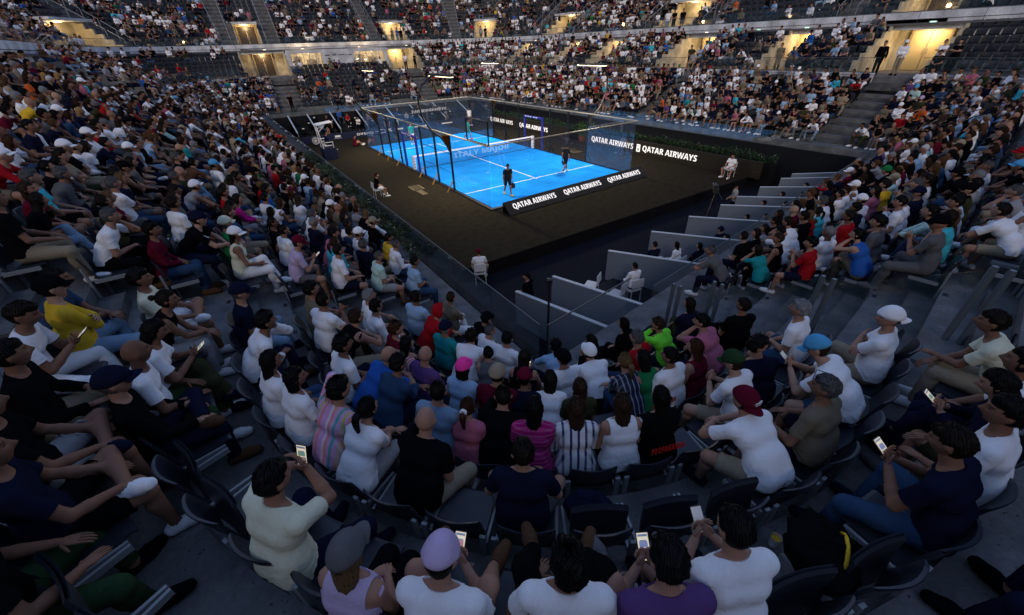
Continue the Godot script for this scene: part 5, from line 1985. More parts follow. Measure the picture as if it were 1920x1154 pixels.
# [row, s, shift outward, pose, top, top colour, bottom, bottom colour, hair, hair colour, skin, cap, height change, label]
var heroes := [
	[5, 50.10, 0.0, "phone_high_m", "shirt", "cream", "trousers", "navy", "short", "black", 0, "", 0.03, "large man in cream t-shirt holding up a lit phone, bottom left centre"],
	[4, 50.85, 0.0, "chin_m", "shirt", "black", "trousers", "beige", "bald", "", 1, "", 0.0, "bald person in black t-shirt, beige trousers, hand at chin"],
	[4, 49.55, 0.05, "hug_f", "shirt", "white", "trousers", "light grey", "pony", "black", 1, "", -0.03, "dark ponytailed person in white t-shirt leaning forward, left of bald man"],
	[4, 48.75, 0.0, "head_m", "shirt_long", "STRIPE", "trousers", "denim blue", "curly", "black", 1, "", 0.0, "curly haired person in pink, green and yellow striped shirt"],
	[4, 47.70, 0.0, "thighs_f", "shirt", "white", "trousers", "denim blue", "bob", "black", 2, "", -0.03, "person with black bob and black strap over white t-shirt"],
	[4, 46.80, 0.05, "lap_f", "shirt", "white", "trousers", "denim blue", "long", "black", 2, "", -0.02, "person with long black hair in white blouse beside the bob haired one"],
	[3, 47.40, 0.0, "knees_m", "shirt", "blue", "trousers", "denim blue", "bald", "", 1, "", 0.0, "bald person in bright blue t-shirt leaning on the knees"],
	[3, 48.35, 0.0, "hug_f", "shirt_long", "denim blue", "trousers", "navy", "thick", "black", 2, "", 0.02, "dark haired person in dark denim shirt right of the blue t-shirt"],
	[2, 46.55, 0.05, "lap_f", "shirt_long", "CHECK", "trousers", "navy", "long", "black", 1, "", -0.03, "long haired person in red and white checked shirt"],
	[2, 47.85, 0.05, "thighs_m", "shirt", "purple", "trousers", "denim blue", "bald", "", 1, "", 0.0, "balding person in dark purple polo beside the checked shirt"],
	[2, 49.75, 0.0, "lap_f", "shirt", "light blue", "trousers", "navy", "bob", "black", 1, "hot pink", 0.0, "person in pale blue t-shirt wearing a hot pink cap"],
	[3, 51.10, 0.0, "lap_f", "shirt", "pink", "trousers", "beige", "pony", "auburn", 5, "", -0.10, "child in pink top with white scrunchie in auburn hair"],
	[3, 51.95, 0.0, "chin_m", "shirt_long", "black", "trousers", "khaki", "buzz", "dark brown", 1, "", 0.0, "shaven headed person in black sweater at bottom centre"],
	[3, 50.25, 0.0, "thighs_m", "shirt_long", "pale denim", "trousers", "navy", "buzz", "dark brown", 1, "", 0.0, "balding person with pale blue hooded jacket behind the black t-shirt"],
	[3, 52.85, 0.0, "lap_f", "shirt_long", "MAGENTA", "trousers", "black", "long", "black", 1, "", 0.0, "person with long black hair in magenta patterned dress"],
	[2, 51.25, 0.0, "lap_m", "shirt", "maroon", "trousers", "navy", "short", "dark brown", 1, "beige", 0.02, "person in plum t-shirt wearing a beige cap"],
	[2, 52.30, 0.0, "phone_f", "shirt", "navy", "trousers", "denim blue", "short", "black", 2, "maroon", -0.03, "person in dark clothes wearing a dark maroon cap"],
	[1, 51.80, 0.0, "phone_f", "tank", "black", "trousers", "navy", "long", "dark brown", 1, "", 0.0, "long haired person in black top holding a bright white phone"],
	[0, 48.45, 0.0, "thighs_m", "shirt", "white", "trousers", "denim blue", "short", "black", 1, "", 0.03, "front row person in white t-shirt with black hair by glass corner"],
	[0, 45.40, 0.0, "lap_m", "shirt", "white", "trousers", "navy", "buzz", "grey", 1, "", 0.0, "front row grey cropped person in white t-shirt beside black beret"],
	[0, 44.65, 0.0, "chin_m", "shirt", "black", "trousers", "navy", "curly", "black", 0, "black", 0.0, "front row person in black with black cap and hand at mouth"],
	[0, 54.90, 0.05, "knees_m", "shirt_long", "light blue", "trousers", "navy", "thick", "black", 1, "", 0.0, "person in pale blue shirt bent forward by the black tunnel"],
	[2, 53.35, 0.05, "hug_f", "shirt", "white", "trousers", "pale denim", "long", "dark brown", 1, "", -0.03, "person in white t-shirt just in front of the magenta dress"],
	[3, 53.90, 0.0, "lap_f", "shirt_long", "NAVYSTRIPE", "trousers", "denim blue", "long", "brown", 5, "", 0.0, "person with long brown hair in navy and white striped top"],
	[2, 54.45, 0.05, "lap_f", "shirt", "olive", "trousers", "black", "bob", "brown", 1, "", -0.06, "brown haired person in olive top in front of the striped top"],
	[1, 56.70, 0.05, "knees_m", "shirt", "white", "shorts", "light grey", "short", "dark brown", 1, "white", 0.03, "person in white polo and white cap right of centre"],
	[3, 55.05, 0.0, "lap_f", "tank", "white", "shorts", "black", "long", "brown", 1, "", 0.0, "person with long wavy brown hair in white tank top"],
	[3, 56.10, 0.0, "lap_f", "shirt", "black", "trousers", "black", "long", "black", 1, "", 0.0, "person in black t-shirt with red PROPAGANDA lettering"],
	[2, 56.90, -0.05, "hug_f", "shirt_long", "NAVYSTRIPE2", "trousers", "denim blue", "pony", "blond", 1, "", 0.0, "person with fair ponytail in dark pinstriped shirt beside white cap"],
	[1, 59.95, 0.0, "lap_m", "shirt", "red", "trousers", "denim blue", "short", "grey", 1, "", 0.02, "grey haired person in red polo in front of the stairs"],
	[0, 60.75, 0.1, "lap_f", "shirt_long", "black", "trousers", "black", "long", "black", 1, "", -0.03, "front row dark haired person in black by the steps, right one"],
	[0, 59.2, 0.1, "phone_f", "shirt_long", "black", "trousers", "navy", "long", "black", 1, "", -0.03, "front row dark haired person in black by the steps, left one"],
	[1, 60.85, 0.05, "chin_m", "shirt_long", "neon green", "trousers", "navy", "curly", "brown", 0, "", -0.1, "child in neon green jacket beside the red polo"],
	[2, 58.60, 0.0, "thighs_m", "shirt", "white", "shorts", "beige", "short", "black", 2, "", 0.0, "short black haired person in white t-shirt left of the green cap"],
	[2, 57.75, 0.0, "hug_f", "tank", "green", "shorts", "green", "long", "black", 1, "", 0.0, "dark haired person in green shorts in front of PROPAGANDA shirt"],
	[2, 60.75, 0.0, "chin_m", "shirt", "pink", "trousers", "navy", "short", "black", 1, "", 0.0, "person in pink polo with hand at face beside the stairs"],
	[2, 59.90, 0.08, "lap_f", "tank", "maroon", "shorts", "black", "long", "auburn", 1, "", 0.0, "person with very long auburn hair beside the pink polo"],
	[3, 60.15, 0.0, "look_back", "shirt", "navy", "shorts", "navy", "thick", "black", 1, "", 0.0, "person in navy shirt turning round to look up at camera"],
	[3, 61.25, 0.0, "lap_m", "shirt", "white", "shorts", "denim blue", "thick", "white", 1, "", 0.0, "white haired person in white t-shirt next to the stairs"],
	[4, 60.20, 0.0, "phone_low_m", "shirt", "white", "shorts", "denim blue", "short", "brown", 5, "sky blue", 0.02, "person in white t-shirt and bright blue cap bent over phone"],
	[3, 58.95, 0.0, "phone_m", "shirt", "white", "shorts", "beige", "short", "brown", 5, "dark green", 0.0, "person in white t-shirt, beige shorts and dark green cap"],
	[4, 57.35, 0.0, "knees_m", "shirt", "white", "shorts", "beige", "short", "dark brown", 1, "maroon", 0.02, "large person in white t-shirt and backward maroon cap, seen from behind"],
	[4, 58.60, 0.0, "thighs_m", "shirt", "khaki", "shorts", "navy", "short", "grey", 2, "", 0.0, "grey haired person in khaki t-shirt with glasses on the head"],
	[4, 61.05, 0.0, "crossed_m", "shirt", "white", "trousers", "beige", "short", "grey", 1, "white", 0.0, "heavy person in white t-shirt and backward white cap by stairs"],
	[5, 61.05, 0.0, "hug_f", "shirt", "cream", "trousers", "beige", "short", "dark brown", 2, "", 0.0, "short haired person in pale linen shirt at the stairs' edge"],
	[5, 60.35, 0.0, "lap_f", "shirt", "white", "trousers", "navy", "pony", "black", 2, "", 0.0, "dark ponytailed person in white top beside pale linen shirt"],
	[5, 59.72, 0.0, "phone_f", "shirt_long", "navy", "trousers", "navy", "long", "black", 1, "", 0.0, "long dark haired person in navy holding a red cased phone"],
	[5, 59.05, 0.0, "thighs_m", "shirt", "white", "shorts", "olive", "thick", "black", 2, "", 0.0, "dark haired person in white t-shirt and olive shorts at right"],
	[5, 57.95, 0.0, "phone_m", "shirt", "navy", "trousers", "denim blue", "short", "dark brown", 2, "", 0.03, "person in navy t-shirt and jeans looking at a lit phone"],
	[6, 57.75, 0.05, "phone_m", "shirt_long", "black", "trousers", "navy", "thick", "grey", 1, "", 0.0, "greying person in black jacket with yellow lit phone, lower right"],
	[5, 54.95, 0.0, "phone_m", "shirt", "white", "shorts", "olive", "short", "black", 1, "", 0.0, "boy in white polo holding a dark phone at bottom right"],
	[5, 54.20, 0.12, "feet_up_phone", "shirt", "purple", "shorts", "pale denim", "thick", "black", 1, "", 0.0, "person in pale denim shorts reading a lit phone at bottom"],
	[5, 53.30, 0.05, "feet_up_lap", "shirt", "white", "trousers", "black", "curly", "black", 2, "", 0.0, "person with big dark hair in white polo at bottom centre"],
	[5, 52.15, 0.15, "feet_up_phone", "shirt", "white", "shorts", "black", "short", "dark brown", 1, "lavender", -0.02, "person in lilac cap and white t-shirt with phone at bottom"],
	[5, 51.30, 0.15, "lap_f", "tank", "lavender", "trousers", "black", "long", "blond", 1, "grey", -0.03, "blond person in grey knitted cap at bottom left of centre"],
	[5, 46.75, 0.1, "ankle_m", "shirt_long", "black", "trousers", "navy", "short", "grey", 1, "navy", 0.03, "person in dark suit jacket and navy flat cap at left"],
	[5, 46.0, 0.05, "thighs_m", "shirt", "white", "trousers", "dark green", "bald", "", 3, "", 0.0, "bald bearded person in white polo at left"],
	[5, 45.35, 0.0, "phone_f", "shirt", "white", "trousers", "olive", "long", "black", 2, "", 0.0, "long haired person in white with phone behind the bald bearded one"],
	[5, 44.45, 0.05, "hug_f", "tank", "black", "trousers", "light grey", "bun", "dark brown", 2, "", 0.0, "person with dark bun and bare shoulders at left stairs"],
	[5, 43.85, 0.0, "ankle_m", "shirt", "cream", "shorts", "white", "thick", "black", 2, "", 0.0, "person in open cream shirt and white shorts by left stairs"],
	[6, 44.90, 0.05, "phone_m", "shirt", "white", "trousers", "white", "short", "dark brown", 2, "", 0.0, "person in white shirt and white trousers with phone, left edge"],
	[6, 44.05, 0.1, "hug_f", "shirt", "denim blue", "trousers", "denim blue", "pony", "dark brown", 2, "", 0.0, "person in blue denim at left edge by the stairs"],
	[6, 41.9, -0.1, "chin_m", "shirt", "white", "trousers", "black", "short", "grey", 1, "", 0.0, "grey haired person in white t-shirt leaning on the hands at left"],
	[5, 41.95, 0.1, "lap_f", "shirt_long", "maroon", "trousers", "denim blue", "curly", "black", 2, "", 0.0, "person in dusty red cardigan and jeans beside left stairs"],
	[4, 44.15, 0.1, "lap_m", "shirt", "navy", "trousers", "pale denim", "short", "grey", 1, "navy", 0.0, "person in navy cap and navy polo with pale jeans"],
	[4, 44.95, 0.1, "chin_m", "shirt_long", "white", "trousers", "navy", "curly", "black", 2, "", 0.0, "dark curly haired person in white long sleeves, hand at face"],
	[3, 46.35, 0.05, "lap_m", "shirt", "white", "trousers", "navy", "curly", "black", 2, "", 0.0, "person with big black curls in loose white t-shirt"],
	[2, 42.0, 0.0, "thighs_m", "shirt", "white", "shorts", "navy", "short", "dark brown", 1, "", 0.03, "person in white sports shirt with a dark number six on back"],
	[4, 41.85, 0.0, "thighs_f", "tank", "cream", "trousers", "white", "long", "black", 2, "white", 0.0, "person in white cap, cream top and white trousers"],
	[3, 41.9, -0.05, "phone_m", "shirt", "lavender", "shorts", "grey", "short", "brown", 1, "maroon", 0.0, "person in lilac polo and plum cap filming with a phone"],
	[1, 44.45, 0.05, "hug_f", "shirt_long", "red", "trousers", "grey", "hood", "black", 1, "", 0.02, "person in bright red hooded sweatshirt with the hood up"],
	[2, 45.15, 0.0, "lap_f", "shirt", "maroon", "trousers", "navy", "curly", "auburn", 1, "", -0.03, "person with auburn curls in crimson top behind red hood"],
	[2, 44.35, 0.05, "thighs_m", "shirt_long", "white", "trousers", "black", "short", "black", 1, "", 0.0, "person with glasses in white shirt beside the crimson top"],
	[1, 41.9, 0.0, "lap_m", "shirt", "mint", "shorts", "light grey", "buzz", "grey", 1, "", 0.0, "person in pale grey green t-shirt at the left stairs"],
	[0, 43.75, 0.0, "crossed_m", "shirt", "khaki", "trousers", "white", "buzz", "brown", 1, "", 0.0, "front row person in sage t-shirt with white trousers"],
	[0, 41.9, 0.0, "lap_m", "shirt", "light blue", "trousers", "denim blue", "short", "black", 2, "", 0.0, "front row person in light blue t-shirt by the left stairs"],
	[0, 40.75, 0.0, "thighs_m", "shirt_long", "white", "trousers", "denim blue", "buzz", "grey", 1, "", 0.0, "front row bald person in white shirt near the left stairs"],
	[0, 40.25, 0.0, "lap_m", "shirt", "yellow", "trousers", "navy", "short", "black", 2, "", 0.0, "front row person in mustard yellow t-shirt"],
	[4, 39.4, 0.0, "hug_f", "shirt_long", "fuchsia", "trousers", "light grey", "long", "dark brown", 1, "", 0.0, "person in fuchsia blouse in the left stand"],
	[4, 41.2, 0.05, "crossed_m", "shirt", "green", "shorts", "khaki", "short", "grey", 1, "cream", 0.0, "person in cream cap and green t-shirt in the left stand"],
	[4, 52.75, 0.0, "thighs_m", "shirt", "navy", "shorts", "grey", "short", "dark brown", 1, "", -0.03, "dark haired person in navy t-shirt, alone before the curved empty row"],
	[6, 46.1, -0.1, "thighs_m", "shirt_long", "black", "trousers", "beige", "short", "black", 2, "", 0.0, "person in dark jacket and beige trousers at the left edge"],
	[6, 47.1, -0.1, "ankle_m", "shirt", "black", "shorts", "light grey", "short", "black", 2, "", 0.0, "person in pale shorts with one ankle over the knee, left edge"],
	[6, 48.0, -0.1, "ankle_m", "shirt", "navy", "shorts", "black", "short", "black", 2, "", 0.0, "person in black shorts with bare crossed legs, lower left"],
	[6, 48.7, 0.2, "thighs_m", "shirt", "black", "trousers", "dark green", "short", "black", 2, "", 0.0, "person in dark green trousers at the lower left corner"],
]

func hero_material(c: String) -> Material:
	var w := [0.6, 0.6, 0.63]
	match c:
		"STRIPE":
			return striped("m_stripe", [[0.5, 0.28, 0.5], [0.5, 0.28, 0.5], [0.6, 0.2, 0.2], [0.55, 0.3, 0.5], [0.45, 0.4, 0.1], [0.5, 0.28, 0.5], [0.05, 0.3, 0.26], [0.5, 0.3, 0.5], [0.6, 0.22, 0.2], [0.62, 0.5, 0.6]], 3.2)
		"CHECK":
			return striped("m_check", [[0.3, 0.03, 0.07], [0.5, 0.4, 0.42]], 26.0)
		"MAGENTA":
			return striped("m_magenta", [[0.32, 0.015, 0.13], [0.42, 0.08, 0.2], [0.28, 0.012, 0.11]], 21.0, false)
		"NAVYSTRIPE":
			return striped("m_navystripe", [w, w, [0.03, 0.035, 0.1]], 14.0)
		"NAVYSTRIPE2":
			return striped("m_navystripe2", [[0.02, 0.025, 0.05], [0.02, 0.025, 0.05], [0.02, 0.025, 0.05], [0.25, 0.26, 0.3]], 16.0)
	return null

const FOLD := Transform3D(Vector3(1, 0, 0), Vector3(0, 0.1392, -0.9903), Vector3(0, 0.9903, 0.1392), Vector3(0, 0.5273, 0.3066))
func seat_meshes() -> Dictionary:
	# curved plastic shell: a pan and a back, with pale brackets at the sides
	var back := MB.new()
	var pan := MB.new()
	var n := 8
	for i in n:
		var u0 := -1.0 + 2.0 * i / n
		var u1 := -1.0 + 2.0 * (i + 1) / n
		var rows := [[0.45, -0.185], [0.58, -0.225], [0.72, -0.255], [0.79, -0.275], [0.80, -0.295]]
		for j in rows.size() - 1:
			var q := []
			for uu in [u0, u1]:
				for jj in [j, j + 1]:
					var taper := 1.0 - 0.10 * pow(float(jj) / 4.0, 3.0)
					q.append(Vector3(uu * 0.225 * taper, rows[jj][0] - 0.02 * pow(absf(uu), 4.0), rows[jj][1] + 0.055 * uu * uu))
			back.quad(q[0], q[2], q[3], q[1])
			var o := Vector3(0, 0, -0.024)
			if j == rows.size() - 2:
				o = Vector3(0, -0.004, -0.006)
			back.quad(q[2] + o, q[0] + o, q[1] + o, q[3] + o)
			if i == 0:
				back.quad(q[0] + o, q[0], q[1], q[1] + o)
			if i == n - 1:
				back.quad(q[2], q[2] + o, q[3] + o, q[3])
		var zs := [[-0.19, 0.44], [-0.08, 0.415], [0.08, 0.42], [0.2, 0.435], [0.225, 0.42]]
		for j in zs.size() - 1:
			var q := []
			for uu in [u0, u1]:
				for jj in [j, j + 1]:
					q.append(Vector3(uu * 0.215, zs[jj][1] + 0.02 * uu * uu, zs[jj][0]))
			pan.quad(q[0], q[1], q[3], q[2])
			var o := Vector3(0, -0.02, 0)
			pan.quad(q[2] + o, q[3] + o, q[1] + o, q[0] + o)
			if i == 0:
				pan.quad(q[1], q[0], q[0] + o, q[1] + o)
			if i == n - 1:
				pan.quad(q[2], q[3], q[3] + o, q[2] + o)
	var fr := MB.new()
	fr.box(Vector3(0.0, 0.40, -0.02), Vector3(0.022, 0.05, 0.36))
	fr.bar(Vector3(0.0, 0.0, -0.24), Vector3(0.0, 0.62, -0.25), 0.024, 0.045)
	return {"back": back.mesh(), "pan": pan.mesh(), "frame": fr.mesh()}

func stand_name(s: float) -> String:
	s = fposmod(s, S_ALL)
	if s < 42.3: return "left stand"
	if s < 62.0: return "near corner stand"
	if s < 83.1: return "near right stand"
	if s < 97.0: return "right corner stand"
	if s < 136.7: return "right stand"
	if s < 150.0: return "far right corner"
	if s < 173.0: return "far stand"
	return "far left corner"

func pick(a: Array) -> Variant:
	var t := 0.0
	for i in range(1, a.size(), 2):
		t += a[i]
	var r := rng.randf() * t
	for i in range(0, a.size(), 2):
		r -= a[i + 1]
		if r <= 0.0:
			return a[i]
	return a[0]

const TOPS := ["white", 33.0, "black", 28.0, "navy", 15.0, "grey", 6.0, "light grey", 5.0, "red", 2.2, "maroon", 3.0, "pink", 2.0, "blue", 3.0, "light blue", 4.5, "denim blue", 4.0, "teal", 1.2, "turquoise", 1.2, "green", 1.0, "beige", 5.0, "khaki", 4.0, "olive", 3.0, "yellow", 0.8, "orange", 0.8, "purple", 1.5, "mint", 1.0, "brown", 2.0]
const BOTS := ["black", 30.0, "navy", 26.0, "denim blue", 22.0, "pale denim", 8.0, "beige", 14.0, "khaki", 8.0, "white", 6.0, "grey", 8.0, "olive", 5.0]

func random_look(fem: bool) -> Dictionary:
	var lk := {"topc": pick(TOPS), "botc": pick(BOTS), "skin": pick([0, 30, 1, 34, 2, 18, 3, 6, 4, 3, 5, 9]), "shoe": pick(["white", 50, "black", 30, "grey", 20])}
	lk.top = pick(["shirt", 70, "shirt_long", 24, "tank", 6 if not fem else 22])
	lk.bot = pick(["trousers", 58, "shorts", 42])
	if fem:
		lk.hair = pick(["long", 45, "bob", 20, "pony", 22, "bun", 8, "curly", 5])
		lk.hairc = pick(["black", 25, "dark brown", 40, "brown", 20, "blond", 12, "auburn", 6])
	else:
		lk.hair = pick(["short", 52, "buzz", 14, "thick", 16, "bald", 11, "curly", 6])
		lk.hairc = pick(["black", 34, "dark brown", 36, "brown", 10, "grey", 16, "white", 4])
		if rng.randf() < 0.17:
			lk.cap = pick(["white", 24, "black", 26, "navy", 20, "beige", 8, "grey", 6, "red", 4, "sky blue", 4, "green", 3, "lavender", 3])
	return lk

func hair_words(lk: Dictionary) -> String:
	if lk.has("cap"):
		return lk.cap + " cap"
	if lk.hair == "bald":
		return "bald head"
	var h: String = {"long": "long ", "bob": "bobbed ", "pony": "tied ", "bun": "bunned ", "curly": "curly ", "short": "short ", "buzz": "cropped ", "thick": "thick "}[lk.hair]
	return h + lk.hairc.replace("dark brown", "dark") + " hair"

func build_seats_and_people() -> void:
	make_bodies()
	var taken := []       # [row key, position]
	# --- people one can tell apart, in their seats
	for q in heroes:
		var k: int = q[0]
		var s: float = q[1]
		var p := at(s, (1.31 if k < 5 else 1.44) + PITCH * k + q[2], lower_y(k))
		var lk := {"pose": q[3], "top": q[4], "topc": q[5], "bot": q[6], "botc": q[7], "hair": q[8], "hairc": q[9] if q[9] != "" else "black", "skin": q[10], "shoe": ["white", "black", "grey", "navy", "white", "brown"][int(q[1] * 10.0) % 6]}
		var hm := hero_material(q[5])
		if hm != null:
			lk.topm = hm
		if q[11] != "":
			lk.cap = q[11]
			if "backward" in q[13]:
				lk.capstyle = "cap_back"
		var o := person(p, facing(s), lk, q[13], "seated spectators", 1.0 + q[12] / 1.2)
		taken.append(["low%d" % k, p])
		if "phone" in q[13]:
			var c := Color(1.0, 0.93, 0.74)
			var e := 0.28
			if "yellow lit" in q[13]:
				c = Color(0.85, 1.0, 0.45)
			if "dark phone" in q[13] or "bent over phone" in q[13]:
				e = 0.03
			if "bright white" in q[13]:
				e = 0.6
			phone(o, lk, "phone held by the " + q[13].split(" holding")[0].split(" with ")[0].split(" reading")[0].split(" looking")[0].split(" filming")[0].split(" bent")[0], c, e)
		if "PROPAGANDA" in q[13]:
			text_part("PROPAGANDA", 0.36, 0.075, mat("red_print", lin(0.6, 0.03, 0.02), 0.7), o, Vector3(0, 0.78, -0.137), Basis(Vector3.UP, PI) * Basis(Vector3.RIGHT, -0.12))
		if "number six" in q[13]:
			text_part("6", 0.13, 0.2, mat("navy_print", lin(0.015, 0.02, 0.06), 0.7), o, Vector3(-0.02, 0.86, -0.15), Basis(Vector3.UP, PI) * Basis(Vector3.RIGHT, 0.05))
		if "scrunchie" in q[13]:
			var ht: Transform3D = bodies[lk.pose].head
			var sb := MB.new()
			for j in 8:
				var a := TAU * j / 8
				sb.box(Vector3(cos(a) * 0.025, 0.03 + sin(a) * 0.025, -0.118), Vector3(0.026, 0.026, 0.03), Basis(Vector3.BACK, a))
			part("scrunchie", sb.mesh(), cloth("white"), o, ht.origin, ht.basis)
		if "glasses on the head" in q[13] or "with glasses" in q[13]:
			var ht: Transform3D = bodies[lk.pose].head
			var gb := MB.new()
			var gy := 0.085 if "on the head" in q[13] else 0.012
			for sg in [-1.0, 1.0]:
				gb.box(Vector3(sg * 0.034, gy, 0.098), Vector3(0.05, 0.035, 0.006))
				gb.bar(Vector3(sg * 0.07, gy + 0.01, 0.09), Vector3(sg * 0.09, gy, -0.02), 0.005, 0.006)
			part("glasses", gb.mesh(), mat("shades", lin(0.01, 0.01, 0.012), 0.15), o, ht.origin, ht.basis)
		if "maroon cap" in q[13] and "backward" in q[13]:
			var ht: Transform3D = bodies[lk.pose].head
			var cm := MB.new()
			cm.box(Vector3(0, 0.085, -0.1075), Vector3(0.075, 0.016, 0.004), Basis(Vector3.BACK, 0.12))
			cm.box(Vector3(-0.02, 0.096, -0.104), Vector3(0.03, 0.02, 0.004), Basis(Vector3.BACK, 0.12))
			cm.box(Vector3(0, 0.066, -0.113), Vector3(0.06, 0.006, 0.004))
			part("cap_lettering", cm.mesh(), cloth("white"), o, ht.origin, ht.basis)
	# --- every seat of the three tiers that the picture can show
	var seats := []      # {p, turn, key, label parts, occ}
	for k in 13:
		var runs: Array = minus([[0.0, S_ALL]], aisles)
		if k >= 7:
			runs = minus([LONG], aisles)
			if k < 10:
				runs.append([VIP[0] + 0.3, VIP[1] - 0.3])
		for r in runs:
			add_seats(seats, r, 1.29 + PITCH * k, lower_y(k), "low", k)
	for r in minus(minus([[0.0, S_ALL]], [VIP, LONG]), mid_doors):
		for k in 6:
			add_seats(seats, r, mid_d(k) + 0.46, mid_y(k), "mid", k)
	for k in 14:
		for r in minus([[0.0, S_ALL]], upper_doors if k < 6 else []):
			for r2 in minus([r], upper_stairs):
				add_seats(seats, r2, up_d(k) + 0.5, up_y(k), "up", k)
	seats.sort_custom(func(a, b): return a.z < b.z)
	var sm := seat_meshes()
	var shell := mat("seat_shell", lin(0.017, 0.021, 0.030), 0.4)
	var metal := mat("seat_metal", lin(0.26, 0.27, 0.28), 0.5, 0.3)
	var proto: Node3D = null
	var rest := [[], []]
	var pans := [[], []]
	var made := 0
	var crowd := {}
	var people_made := heroes.size() + 60
	for st in seats:
		var key: String = st.tier + str(st.k)
		var clash := false
		if st.tier == "low":
			for q in taken:
				if q[0] == key and q[1].distance_squared_to(st.p) < 0.17:
					clash = true
					break
		# the seat itself
		if made < 300:
			var o: Node3D
			var lab := "dark plastic seat, %s row, %s tier, %s, %s from left" % [nth(st.k), {"low": "lower", "mid": "middle", "up": "upper"}[st.tier], stand_name(st.s), nth(st.i)]
			if proto == null:
				proto = thing("stadium_seat", lab, "seat", st.p, st.turn, "dark stadium seats")
				part("backrest", sm.back, shell, proto)
				part("seat_pan", sm.pan, shell, proto)
				part("bracket", sm.frame, metal, proto, Vector3(-0.235, 0, 0))
				part("bracket", sm.frame, metal, proto, Vector3(0.235, 0, 0))
				o = proto
			else:
				o = proto.duplicate()
				o.name = numbered("stadium_seat")
				add_child(o)
				o.position = st.p
				o.rotation.y = st.turn
				o.set_meta("label", lab)
			if (clash or st.occ):
				o.get_child(1).transform = Transform3D.IDENTITY
			else:
				o.get_child(1).transform = FOLD
			made += 1
		else:
			rest[1 if st.tier == "up" else 0].append(Transform3D(Basis(Vector3.UP, st.turn), st.p))
			var full: bool = st.occ
			pans[1 if st.tier == "up" else 0].append(Transform3D(Basis(Vector3.UP, st.turn), st.p) * (Transform3D.IDENTITY if full else FOLD))
		if clash or not st.occ:
			continue
		# who sits in it
		var fem := rng.randf() < 0.36
		var lk := random_look(fem)
		var off := Vector3(rng.randf_range(-0.04, 0.04), 0, rng.randf_range(-0.02, 0.05)).rotated(Vector3.UP, st.turn)
		var turn: float = st.turn + rng.randf_range(-0.3, 0.3) + aim(st)
		var sc := rng.randf_range(0.95, 1.05) * (0.95 if fem else 1.0)
		if people_made < 300:
			lk.pose = "g%d" % (pick([1, 10, 4, 8, 7, 8, 10, 5, 12, 8]) if fem else pick([0, 12, 2, 12, 3, 12, 5, 10, 6, 8, 8, 8, 9, 6, 11, 5, 13, 6]))
			var kind: String = {"shirt": "t-shirt", "shirt_long": "jersey", "tank": "vest"}[lk.top]
			person(st.p + off, turn, lk, "person, %s %s, %s, %s row, %s, %s from left" % [lk.topc, kind, hair_words(lk), nth(st.k), stand_name(st.s), nth(st.i)], "seated spectators", sc)
			people_made += 1
		else:
			var v := "far%d" % (pick([1, 60, 5, 40]) if fem else pick([0, 34, 2, 26, 3, 18, 4, 22]))
			if not crowd.has(v):
				crowd[v] = []
			lk.tr = Transform3D(Basis(Vector3.UP, turn).scaled(Vector3.ONE * sc), st.p + off)
			crowd[v].append(lk)
	# the seats and people beyond the first three hundred
	var rs := thing("seat_rows", "distant rows of dark seats across the far and upper stands", "seats", Vector3.ZERO, 0, "", "stuff")
	for i in 2:
		for q in [["backrest", sm.back, shell], ["seat_pan", sm.pan, shell]]:
			multi(rs, q[0], q[1], rest[i] if q[0] == "backrest" else pans[i], [], q[2])
	var cr := thing("crowd", "distant seated crowd filling the left, far, right and upper stands", "crowd", Vector3.ZERO, 0, "", "stuff")
	var inst := StandardMaterial3D.new()
	inst.vertex_color_use_as_albedo = true
	inst.roughness = 0.9
	inst.metallic_specular = 0.08
	for v in crowd:
		var b: Dictionary = bodies[v]
		var sets := {}
		for lk in crowd[v]:
			put(sets, "body", b.body, lk.tr, SKIN[lk.skin])
			put(sets, lk.top, b[lk.top], lk.tr, PAL[lk.topc])
			put(sets, lk.bot, b[lk.bot], lk.tr, PAL[lk.botc])
			put(sets, "shoe_left", b.shoe_left, lk.tr, PAL[lk.shoe])
			put(sets, "shoe_right", b.shoe_right, lk.tr, PAL[lk.shoe])
			if lk.has("cap") and lk.hair in ["short", "thick", "curly"]:
				lk.hair = "buzz"
			if lk.hair != "bald":
				put(sets, "hair_" + lk.hair, hairs_lo[lk.hair], lk.tr * b.head, HAIRC[lk.hairc])
			if lk.has("cap"):
				put(sets, "cap", hairs_lo.cap, lk.tr * b.head * Transform3D(Basis.IDENTITY.scaled(Vector3.ONE * 1.03), Vector3.ZERO), PAL[lk.cap])
		for k in sets:
			multi(cr, k, sets[k][0], sets[k][1], sets[k][2], inst)
	print("seats ", seats.size(), " single people ", people_made)

func put(sets: Dictionary, k: String, m: Mesh, tr: Transform3D, c: Array) -> void:
	if not sets.has(k):
		sets[k] = [m, [], []]
	sets[k][1].append(tr)
	sets[k][2].append(Color(c[0], c[1], c[2]))

func multi(parent: Node, called: String, m: Mesh, trs: Array, cols: Array, material: Material) -> void:
	if trs.is_empty():
		return
	var mm := MultiMesh.new()
	mm.transform_format = MultiMesh.TRANSFORM_3D
	mm.use_colors = not cols.is_empty()
	mm.mesh = m
	mm.instance_count = trs.size()
	for i in trs.size():
		mm.set_instance_transform(i, trs[i])
		if not cols.is_empty():
			mm.set_instance_color(i, cols[i])
	var o := MultiMeshInstance3D.new()
	o.name = called
	o.multimesh = mm
	o.material_override = material
	parent.add_child(o, true)

var upper_stairs := [[10.0, 11.2], [22.0, 23.2], [180.4, 181.2], [173.3, 174.1], [168.6, 170.0], [157.0, 158.3], [147.0, 147.9], [138.6, 139.4], [131.6, 132.8], [121.2, 122.2], [113.6, 115.0], [103.4, 104.6]]

